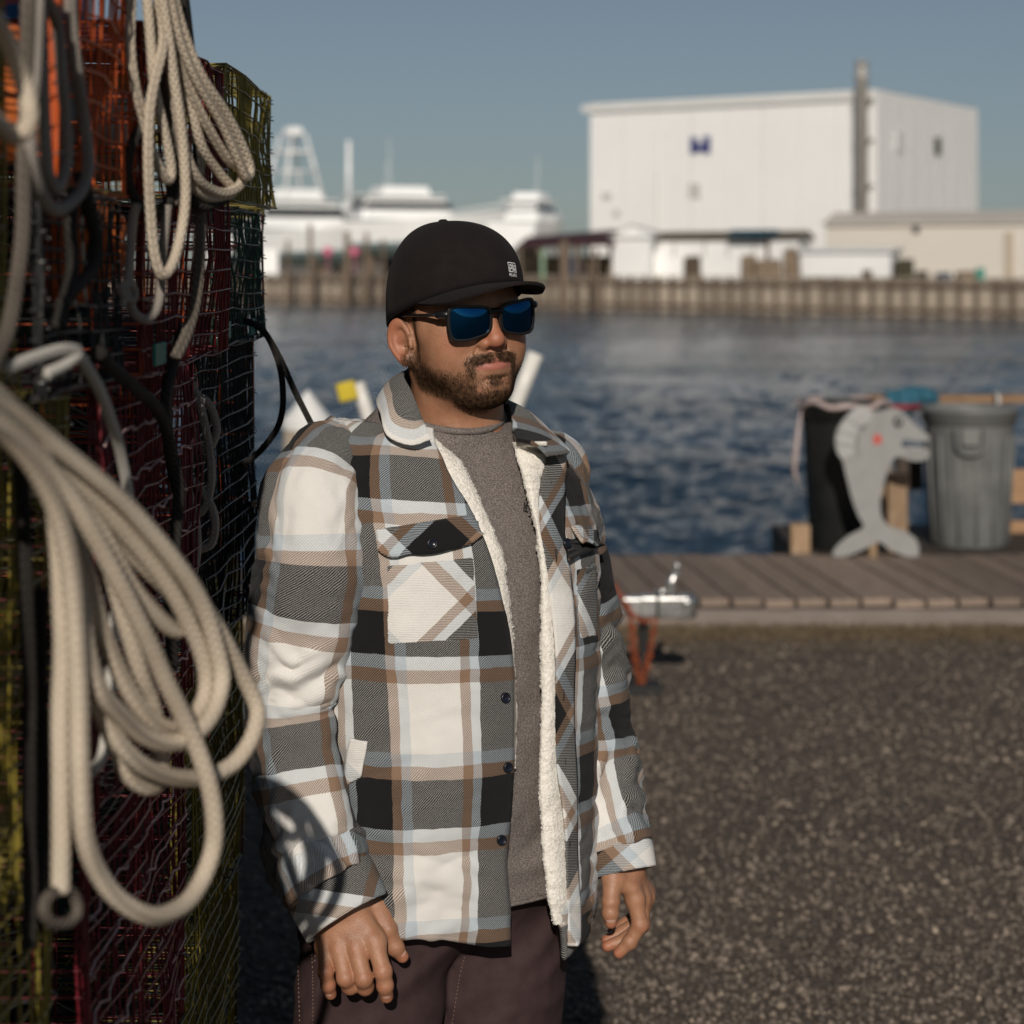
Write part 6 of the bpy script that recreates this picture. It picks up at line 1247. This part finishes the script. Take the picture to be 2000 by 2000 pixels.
og = (C2[0], C2[1], zb); big = empty('boat_shed', og); tag(big, 'huge white metal boat shed with a grey duct on the far shore', 'building')
for nm, a, b in (('front_wall', C1, C2), ('side_wall', C2, C3), ('rear_wall', C3, C4), ('gable_wall', C4, C1)): quad(nm, [(*a, zb), (*b, zb), (*b, HB), (*a, HB)], WHT, big, og)
quad('roof', [(*C1, HB + .02), (*C2, HB + .02), (*C3, HB + .02), (*C4, HB + .02)], RFW, big, og)
def wall_item(name, a, b, s, z, w, h_, mat, par, org, t=.12, rot=None):
    d = (b - a) / np.linalg.norm(b - a); n = np.array((d[1], -d[0])); n = n if n @ -((a + b) / 2) > 0 else -n; p = a + d * s + n * t / 2; o = MB().box((0, 0, 0), (w, t, h_)).build(name, mat, par, bevel=0); o.location = (p[0] - org[0], p[1] - org[1], z - org[2]); o.rotation_euler = (0, 0, math.atan2(d[1], d[0])); return o
def wpos(a, b, x, y):      # where on the wall an image point lies: distance along, height
    d = (b - a) / np.linalg.norm(b - a); k = (x - 1000) / FP; s = (k * a[1] - a[0]) / (d[0] - k * d[1]); p = a + d * s; return s, H - (y - HOR) / FP * p[1]
for nm, x, y, w, h_, m, (a, b) in (('sign_mark', 1356, 284, .5, 1.15, NAV, (C1, C2)), ('sign_mark', 1381, 283, .5, 1.2, NAV, (C1, C2)), ('sign_mark', 1368, 288, .6, .5, NAV, (C1, C2)), ('vent', 1185, 383, .7, .5, PVN, (C1, C2)), ('vent', 1205, 416, .5, .5, PVN, (C1, C2)), ('vent', 1358, 372, .9, 1.0, PVN, (C1, C2)), ('vent', 1830, 286, 1.1, 1.25, DKV, (C2, C3)), ('wall_stain_panel', 1755, 277, 1.5, 1.3, RFW, (C2, C3)), ('downpipe', 1285, 395, .14, 4.6, RFW, (C1, C2))):
    s, z_ = wpos(a, b, x, y); wall_item(nm, a, b, s, z_, w, h_, m, big, og)
for k in range(1, 8): wall_item('panel_joint', C1, C2, 22.45 * k / 8, (zb + HB) / 2, .06, HB - zb - 1.2, RFW, big, og, t=.02)
for k in range(1, 7): wall_item('panel_joint', C2, C3, 20.9 * k / 7, (zb + HB) / 2, .06, HB - zb - 1.2, RFW, big, og, t=.02)
s, _ = wpos(C1, C2, 1693, 200); d_ = (C2 - C1) / np.linalg.norm(C2 - C1); n_o = np.array((d_[1], -d_[0])); n_o = n_o if n_o[1] < 0 else -n_o; pd = C1 + d_ * s + n_o * .75; mb = MB(); mb.lathe([(.42, 0), (.42, 12.9), (.47, 12.95), (.47, 13.25), (.40, 13.3), (.40, 13.95), (.46, 14.0), (.46, 14.15)], (0, 0, 0), 18); o = mb.build('duct', DUC, big, smooth=True); o.location = (pd[0] - og[0], pd[1] - og[1], 0)
for z_ in (3, 6, 9, 11.5): o = MB().box((0, 0, 0), (1.1, .9, .12)).build('duct_bracket', DUC, big); o.location = (pd[0] - n_o[0] * .3 - og[0], pd[1] - n_o[1] * .3 - og[1], z_); o.rotation_euler = (0, 0, math.atan2(d_[1], d_[0]))
o = MB().box((0, 0, 0), (np.linalg.norm(C2 - C1) + .5, .2, .5)).build('eave_gutter', RFW, big); mm = (C1 + C2) / 2 + n_o * .2 - d_ * .3; o.location = (mm[0] - og[0], mm[1] - og[1], HB - .35 - og[2]); o.rotation_euler = (0, 0, math.atan2(d_[1], d_[0]))
def house(name, pts, ztop, ridge, wm, rm, label, cat='building', zb_=zb):
    """gabled or flat block on four ground corners (front-left, front-right, back-right, back-left); the ridge joins the middles of the left and right ends"""
    p = [np.array(q, float) for q in pts]; og2 = (*p[0], zb_); t = empty(name, og2); tag(t, label, cat)
    for nm, a, b in (('front_wall', 0, 1), ('end_wall', 1, 2), ('rear_wall', 2, 3), ('end_wall', 3, 0)): quad(nm, [(*p[a], zb_), (*p[b], zb_), (*p[b], ztop), (*p[a], ztop)], wm, t, og2)
    mL, mR = (p[0] + p[3]) / 2, (p[1] + p[2]) / 2; e = .25; dl = (p[1] - p[0]) / np.linalg.norm(p[1] - p[0]); df = (p[0] - p[3]) / np.linalg.norm(p[0] - p[3])
    for a, b in ((p[3], mL), (p[0], mL)): pass
    for A, B, M_ in ((p[0], p[3], mL), (p[1], p[2], mR)): mesh_obj('gable', np.array([(*A, ztop), (*B, ztop), (*M_, ridge)]) - np.array(og2), [(0, 1, 2)], wm, t, uv=[(0, 0), (1, 0), (.5, 1)], smooth=False)
    for s0, s1, sg in ((p[0], p[1], 1), (p[3], p[2], -1)):
        q = [(*(s0 - dl * e + df * sg * e), ztop - .06), (*(s1 + dl * e + df * sg * e), ztop - .06), (*(mR + dl * e), ridge + .04), (*(mL - dl * e), ridge + .04)]; o = quad('roof_slope', q, rm, t, og2); so2 = o.modifiers.new('s', 'SOLIDIFY'); so2.thickness = .10; so2.offset = 0
    return t, p, og2
def gp(x, Z): return (P(x, 0, Z)[0], Z)
def hz(y, Z): return H - (y - HOR) / FP * Z
MAR = simple('maroon_roof', (.055, .014, .014), .6, .2, .6); BRN = simple('brown_roof', (.12, .095, .06), .7, .2, .8); TLR = simple('teal_awning', (.012, .055, .085), .6, .1, 1); WWH = simple('white_wall', (.90, .90, .885), .6, .05, .5)
t, p, og2 = house('warehouse', [gp(1612, 122), gp(2110, 113), gp(2200, 130), gp(1660, 139)], hz(437, 122), hz(437, 122) + .75, BEI, simple('beige_roof', (.66, .61, .54), .6, .08, .4), 'low beige metal warehouse at the right of the far shore')
for x, y, w, h_, m in ((1790, 446, .35, .5, DKV), (1972, 505, .45, 2.9, simple('beige_trim', (.48, .41, .32), .6, .05, 1))):
    a, b = p[0], p[1]; s, z_ = wpos(a, b, x, y); wall_item('lamp' if w < .4 else 'corner_trim', a, b, s, z_, w, h_, m, t, og2)
t, p, og2 = house('white_shed', [gp(1198, 116), gp(1272, 114.5), gp(1300, 123), gp(1228, 125)], hz(458, 112), hz(458, 112), WWH, WWH, 'small white gabled shed at the middle of the far shore')
mesh_obj('front_gable', np.array([(*p[0], hz(458, 112)), (*p[1], hz(458, 112)), (*((p[0] + p[1]) / 2), hz(438, 112))]) - np.array(og2), [(0, 1, 2)], WWH, t, smooth=False)
quad('roof_slope', [(*(p[1] + np.array((.3, -.15))), hz(459, 112)), (*(p[2] + np.array((.3, 0))), hz(459, 112)), (*((p[2] + p[3]) / 2), hz(437, 112)), (*((p[0] + p[1]) / 2 + np.array((0, -.15))), hz(437, 112))], RFW, t, og2)
quad('roof_slope', [(*(p[0] + np.array((-.3, -.15))), hz(459, 112)), (*(p[3] + np.array((-.3, 0))), hz(459, 112)), (*((p[2] + p[3]) / 2), hz(437, 112)), (*((p[0] + p[1]) / 2 + np.array((0, -.15))), hz(437, 112))], RFW, t, og2)
t, p, og2 = house('long_shed', [gp(1275, 117), gp(1560, 111), gp(1585, 118), gp(1300, 124)], hz(463, 112), hz(452, 112), WWH, BRN, 'long white shed with a brown roof edge right of the gabled shed')
for x in (1318, 1378, 1424, 1475): s, z_ = wpos(p[0], p[1], x, 485); wall_item('wall_joint', p[0], p[1], s, z_, .10, .9, PVN, t, og2)
s, z_ = wpos(p[0], p[1], 1482, 455); wall_item('awning', p[0], p[1], s, z_ , 2.5, .32, TLR, t, og2, t=.9)
t, p, og2 = house('box_trailer', [gp(1565, 107), gp(1740, 103.5), gp(1758, 106.1), gp(1583, 109.6)], hz(487, 104), hz(486, 104), WWH, WWH, 'white box trailer parked on the far shore before the beige warehouse', 'trailer', zb_=zb + .25)
for s in (.8, 1.7, 3.4): w_ = MB().box((s, -.02, -.05), (.5, .12, .42)).build('wheel', DKV, t, bevel=.05)
# maroon-roofed open shelter
sh = empty('open_shelter', (*gp(1105, 122), zb)); tag(sh, 'open shelter with a low maroon roof beside the cap', 'shelter'); og2 = (*gp(1105, 122), zb)
o = quad('roof', [(*gp(1008, 118), hz(480, 118)), (*gp(1200, 115), hz(474, 115)), (*gp(1204, 121), hz(448, 121)), (*gp(1030, 124), hz(462, 124))], MAR, sh, og2); so2 = o.modifiers.new('s', 'SOLIDIFY'); so2.thickness = .14
for x in (1016, 1060, 1110, 1150, 1192): q = P(x, 478, 117.5); mb = MB(); mb.box((q[0] - og2[0], q[1] - og2[1], (q[2] - zb) / 2), (.2, .2, q[2] - zb)); mb.build('post', PGN if x in (1060,) else PLB, sh)
o = quad('rear_panel', [(*gp(1020, 122), zb), (*gp(1196, 119.5), zb), (*gp(1196, 119.5), hz(500, 119.5)), (*gp(1020, 122), hz(500, 122))], simple('shelter_panel', (.30, .22, .13), .8, .25, .8), sh, og2)
# yard clutter
def Zw(x): k = (x - 1000) / FP; t_ = (k * A0[1] - A0[0]) / (dv[0] - k * dv[1]); return A0[1] + dv[1] * t_
def clutter(name, x, y0, y1, w, Z, mat, label, cat, seed=0, round_=False):
    Z = Zw(x) + 1.6; wd = w / FP * Z; ht = (y1 - y0) / FP * Z; c0 = P(x, y1, Z); mb = MB()
    if round_: mb.lathe([(wd * .46, 0), (wd * .5, ht * .1), (wd * .48, ht * .5), (wd * .5, ht * .9), (wd * .42, ht)], (0, 0, 0), 14)
    else: mb.box((0, 0, ht / 2), (wd, wd * .7, ht), taper=.94); mb.box((wd * .1, -.05, ht * .97), (wd * .7, wd * .5, ht * .16))
    o = mb.build(name, mat, None, bevel=.02); o.location = (c0[0], c0[1], zb); sc = (c0[2] - zb); o.scale = (1, 1, max(.3, (ht + sc) / ht)); return tag(o, label, cat, 'things stored along the far bulkhead')
BR1 = simple('rust_brown', (.075, .05, .03), .8, .3, 1.5); BR2 = simple('pallet_brown', (.19, .14, .095), .85, .3, 2); GRN = simple('bin_green', (.01, .22, .17), .6, .1, 2); BLD = simple('drum_navy', (.01, .03, .07), .6, .2, 2); DBR = simple('dark_brush', (.05, .045, .025), .9, .4, 2); PNK = simple('buoy_pink', (.62, .14, .24), .5, .1, 2)
clutter('wooden_crate', 1352, 502, 531, 34, 106, BR1, 'dark brown crate on the bulkhead before the long shed', 'crate')
for x, y0, w, l in ((1462, 500, 30, 'left low pallet stack before the long shed'), (1500, 508, 52, 'wide pallet stack before the long shed'), (1545, 488, 30, 'tall pallet stack left of the box trailer')): clutter('pallet_stack', x, y0, 542, w, 104, BR2, l, 'pallets')
for x, y0, l in ((1499, 472, 'thin brown post above the wide pallet stack'), (1543, 484, 'thin brown post above the tall pallet stack')): clutter('timber_post', x, y0, 540, 8, 103.6, BR1, l, 'post')
clutter('steel_drum', 1696, 527, 545, 24, 102, BR1, 'rusty drum at the foot of the box trailer', 'drum', round_=True); clutter('tarp_heap', 1765, 508, 545, 38, 103, DBR, 'dark brush heap right of the box trailer', 'heap'); clutter('tarp_heap', 1800, 530, 548, 24, 102, DBR, 'small dark heap right of the brush heap', 'heap'); clutter('net_heap', 1842, 533, 550, 30, 101, BLD, 'navy net heap before the beige warehouse', 'heap')
clutter('timber_pile', 1890, 530, 552, 44, 100.5, BR2, 'brown timber pile before the beige warehouse', 'timber'); clutter('bin', 1914, 525, 547, 17, 100, GRN, 'green bin before the beige warehouse', 'bin')
clutter('steel_drum', 1122, 500, 527, 34, 114, BLD, 'navy drum under the maroon roof', 'drum', round_=True)
# ---- yachts on stands
HUL = simple('hull_white', (.88, .89, .88), .25, .05, .6); BOT = simple('hull_teal', (.36, .50, .52), .5, .12, .8); WIN = simple('dark_glass', (.03, .035, .04), .12, .1, 2); ALU = NT('tower_aluminium', .35, (.85, .85, .84), .1).m
def yacht(x, ykeel, Z, L, rz, label, tower=False, mast=0, cab=1.0, sc=1.0):
    b = P(x, ykeel, Z); t = empty('yacht', (b[0], Z, zb), rz); tag(t, label, 'yacht', 'yachts hauled out on the far shore'); k0 = b[2] - zb; B = L * .30; D = L * .16
    n, m = 24, 12; Vu = []; Vl = []
    for i in range(n):
        u = i / (n - 1); X = -L / 2 + L * u; bw = B / 2 * (1 - max(0, (u - .55) / .45)**2.2); sh = D * (1 + .55 * u**2); ke = D * .55 * max(0, (u - .7) / .3)**2
        for j in range(m): a = j / (m - 1); Vu.append((X + L * .06 * a * u, bw * (a * 2 - 1) * 1.0, 0))
    def section(u, s):        # s -1..1 from port rail over the keel to starboard rail
        X = -L / 2 + L * u; bw = B / 2 * (1 - max(0, (u - .5) / .5)**2.4) + .02; sh = D * (1 + .5 * u**2); ke = D * .75 * max(0, (u - .72) / .28)**1.6; a = abs(s); zz = ke + (sh - ke) * (0.30 * min(a / .55, 1) + (.70 * (a - .55) / .45 if a > .55 else 0)); yy = bw * (min(a / .55, 1) * .82 + (.18 * (a - .55) / .45 if a > .55 else 0)); return (X + L * .07 * u**3 * (zz / sh), math.copysign(yy, s), k0 + zz)
    for nm, rngs, mat in (('hull_bottom', [(-.62, .62)], BOT), ('topsides', [(-1, -.62), (.62, 1)], HUL)):
        mb = MB()
        for a, b_ in rngs: mb.add([section(i / 23, a + (b_ - a) * j / 8) for i in range(24) for j in range(9)], grid_faces(24, 9))
        mb.build(nm, mat, t, smooth=True)
    mb = MB(); mb.add([section(i / 23, s) for i in range(24) for s in (-1, 1)], grid_faces(24, 2)); mb.add([section(0, -1 + 2 * j / 16) for j in range(17)] , [list(range(17))]) if False else None; mb.build('deck', HUL, t)
    mb = MB(); mb.add([section(0, -1 + 2 * j / 16) for j in range(17)], np.array([list(range(17))])); mb.build('transom', HUL, t)
    zd = k0 + D * 1.08; ch = L * .115 * cab
    mb = MB(); mb.box((-L * .05, 0, zd + ch / 2), (L * .46, B * .72, ch), taper=.86); mb.build('cabin', HUL, t, bevel=.12)
    mb = MB(); mb.box((-L * .045, 0, zd + ch * .62), (L * .445, B * .69, ch * .34), taper=.93); mb.build('cabin_windows', WIN, t)
    mb = MB(); mb.box((-L * .09, 0, zd + ch * 1.02 + .06), (L * .44, B * .80, .12)); mb.build('bridge_deck', HUL, t, bevel=.04)
    mb = MB(); mb.box((-L * .05, 0, zd + ch * 1.28), (L * .26, B * .62, ch * .45), taper=.84); mb.build('flybridge', HUL, t, bevel=.1)
    mb = MB(); mb.box((L * .30, 0, zd + .25), (L * .22, B * .42, .35), taper=.7); mb.build('foredeck_trunk', HUL, t, bevel=.1)
    mb = MB()
    for s in (-1, 1): mb.tube(spline([(L * .05, s * B * .36, zd + .1), (L * .3, s * B * .30, zd + .75), (L * .47, s * B * .1, zd + 1.15), (L * .53, 0, zd + 1.25)], 14), .03, 6)
    mb.build('bow_rail', ALU, t, smooth=True)
    if tower:
        zt_ = zd + ch * 1.4; top = zt_ + L * .27; mb = MB()
        for sx, sy in ((-.16, -1), (-.16, 1), (.06, -1), (.06, 1)): mb.tube([(L * sx, sy * B * .33, zd + ch * .9), (L * (-.05 + (sx + .05) * .35), sy * B * .16, top)], .10, 6)
        for q in (.35, .68, 1.0): w_ = B * (.33 - .17 * q); xx = L * .11 * (1 - .65 * q); mb.tube([(-L * .05 - xx, -w_, zt_ + (top - zt_) * q), (-L * .05 + xx, -w_, zt_ + (top - zt_) * q), (-L * .05 + xx, w_, zt_ + (top - zt_) * q), (-L * .05 - xx, w_, zt_ + (top - zt_) * q), (-L * .05 - xx, -w_, zt_ + (top - zt_) * q)], .075, 6)
        mb.build('tuna_tower', ALU, t, smooth=True); mb = MB(); mb.box((-L * .05, 0, top + .25), (L * .07, B * .3, .5), taper=.8); mb.build('tower_top', HUL, t, bevel=.08); mb = MB(); mb.box((-L * .05, 0, top - L * .08), (L * .13, B * .40, .10)); mb.build('tower_roof', HUL, t)
    if mast: mb = MB(); mb.tube([(L * .02, B * .3, zd + ch), (L * .02, B * .3, zd + ch + mast)], [.20, .15], 10); mb.build('mast', HUL, t, smooth=True)
    mb = MB(); mb.tube([(-L * .12, -B * .2, zd + ch * 1.5), (-L * .13, -B * .22, zd + ch * 1.5 + L * .22)], .025, 5); mb.build('antenna', ALU, t)
    for u in (.2, .5, .75):
        for s in (-1, 1): q = section(u, s * .5); mb = MB(); mb.tube([(q[0], q[1] * 1.25, 0), (q[0], q[1] * .95, q[2])], .09, 6); mb.box((q[0], q[1] * 1.2, .06), (.5, .5, .12)); mb.build('jack_stand', PLB, t)
    for u in (.3, .6): q = section(u, 0); mb = MB(); mb.box((q[0], 0, (q[2]) / 2), (.4, 1.0, q[2])); mb.build('keel_block', PLB, t)
    return t
yacht(590, 520, 146, 14.5, R(38), 'white sportfishing yacht with a tall tuna tower at the far left', tower=True, cab=1.1)
yacht(705, 516, 158, 13.5, R(150), 'white yacht with a slim mast behind the tower yacht', mast=5.2, cab=1.0)
yacht(800, 502, 150, 15, R(25), 'low white yacht whose bow ends above the cap', cab=.9)
yacht(1040, 488, 150, 11.5, R(75), 'white yacht seen bow on behind the maroon roof', cab=1.0)
for x, y in ((640, 492), (692, 492)):
    b = P(x, y, 139); mb = MB(); mb.lathe([(.05, -.32), (.24, -.22), (.34, 0), (.26, .22), (.06, .36)], (0, 0, 0), 14); mb.tube([(0, 0, -.3), (0, 0, -(b[2] - zb))], .03, 5); o = mb.build('buoy', PNK, None, smooth=True); o.location = b; tag(o, 'pink buoy hung under the yachts, %s of two' % ('left' if x < 660 else 'right'), 'buoy', 'pink buoys')
wb = MB(); wb.box((0, 0, .9), (1.5, .6, 1.8)); o = wb.build('notice_board', WWH, None, bevel=.05); q = P(522, 545, 140); o.location = (q[0], q[1], zb); tag(o, 'white board standing left of the yachts', 'board')
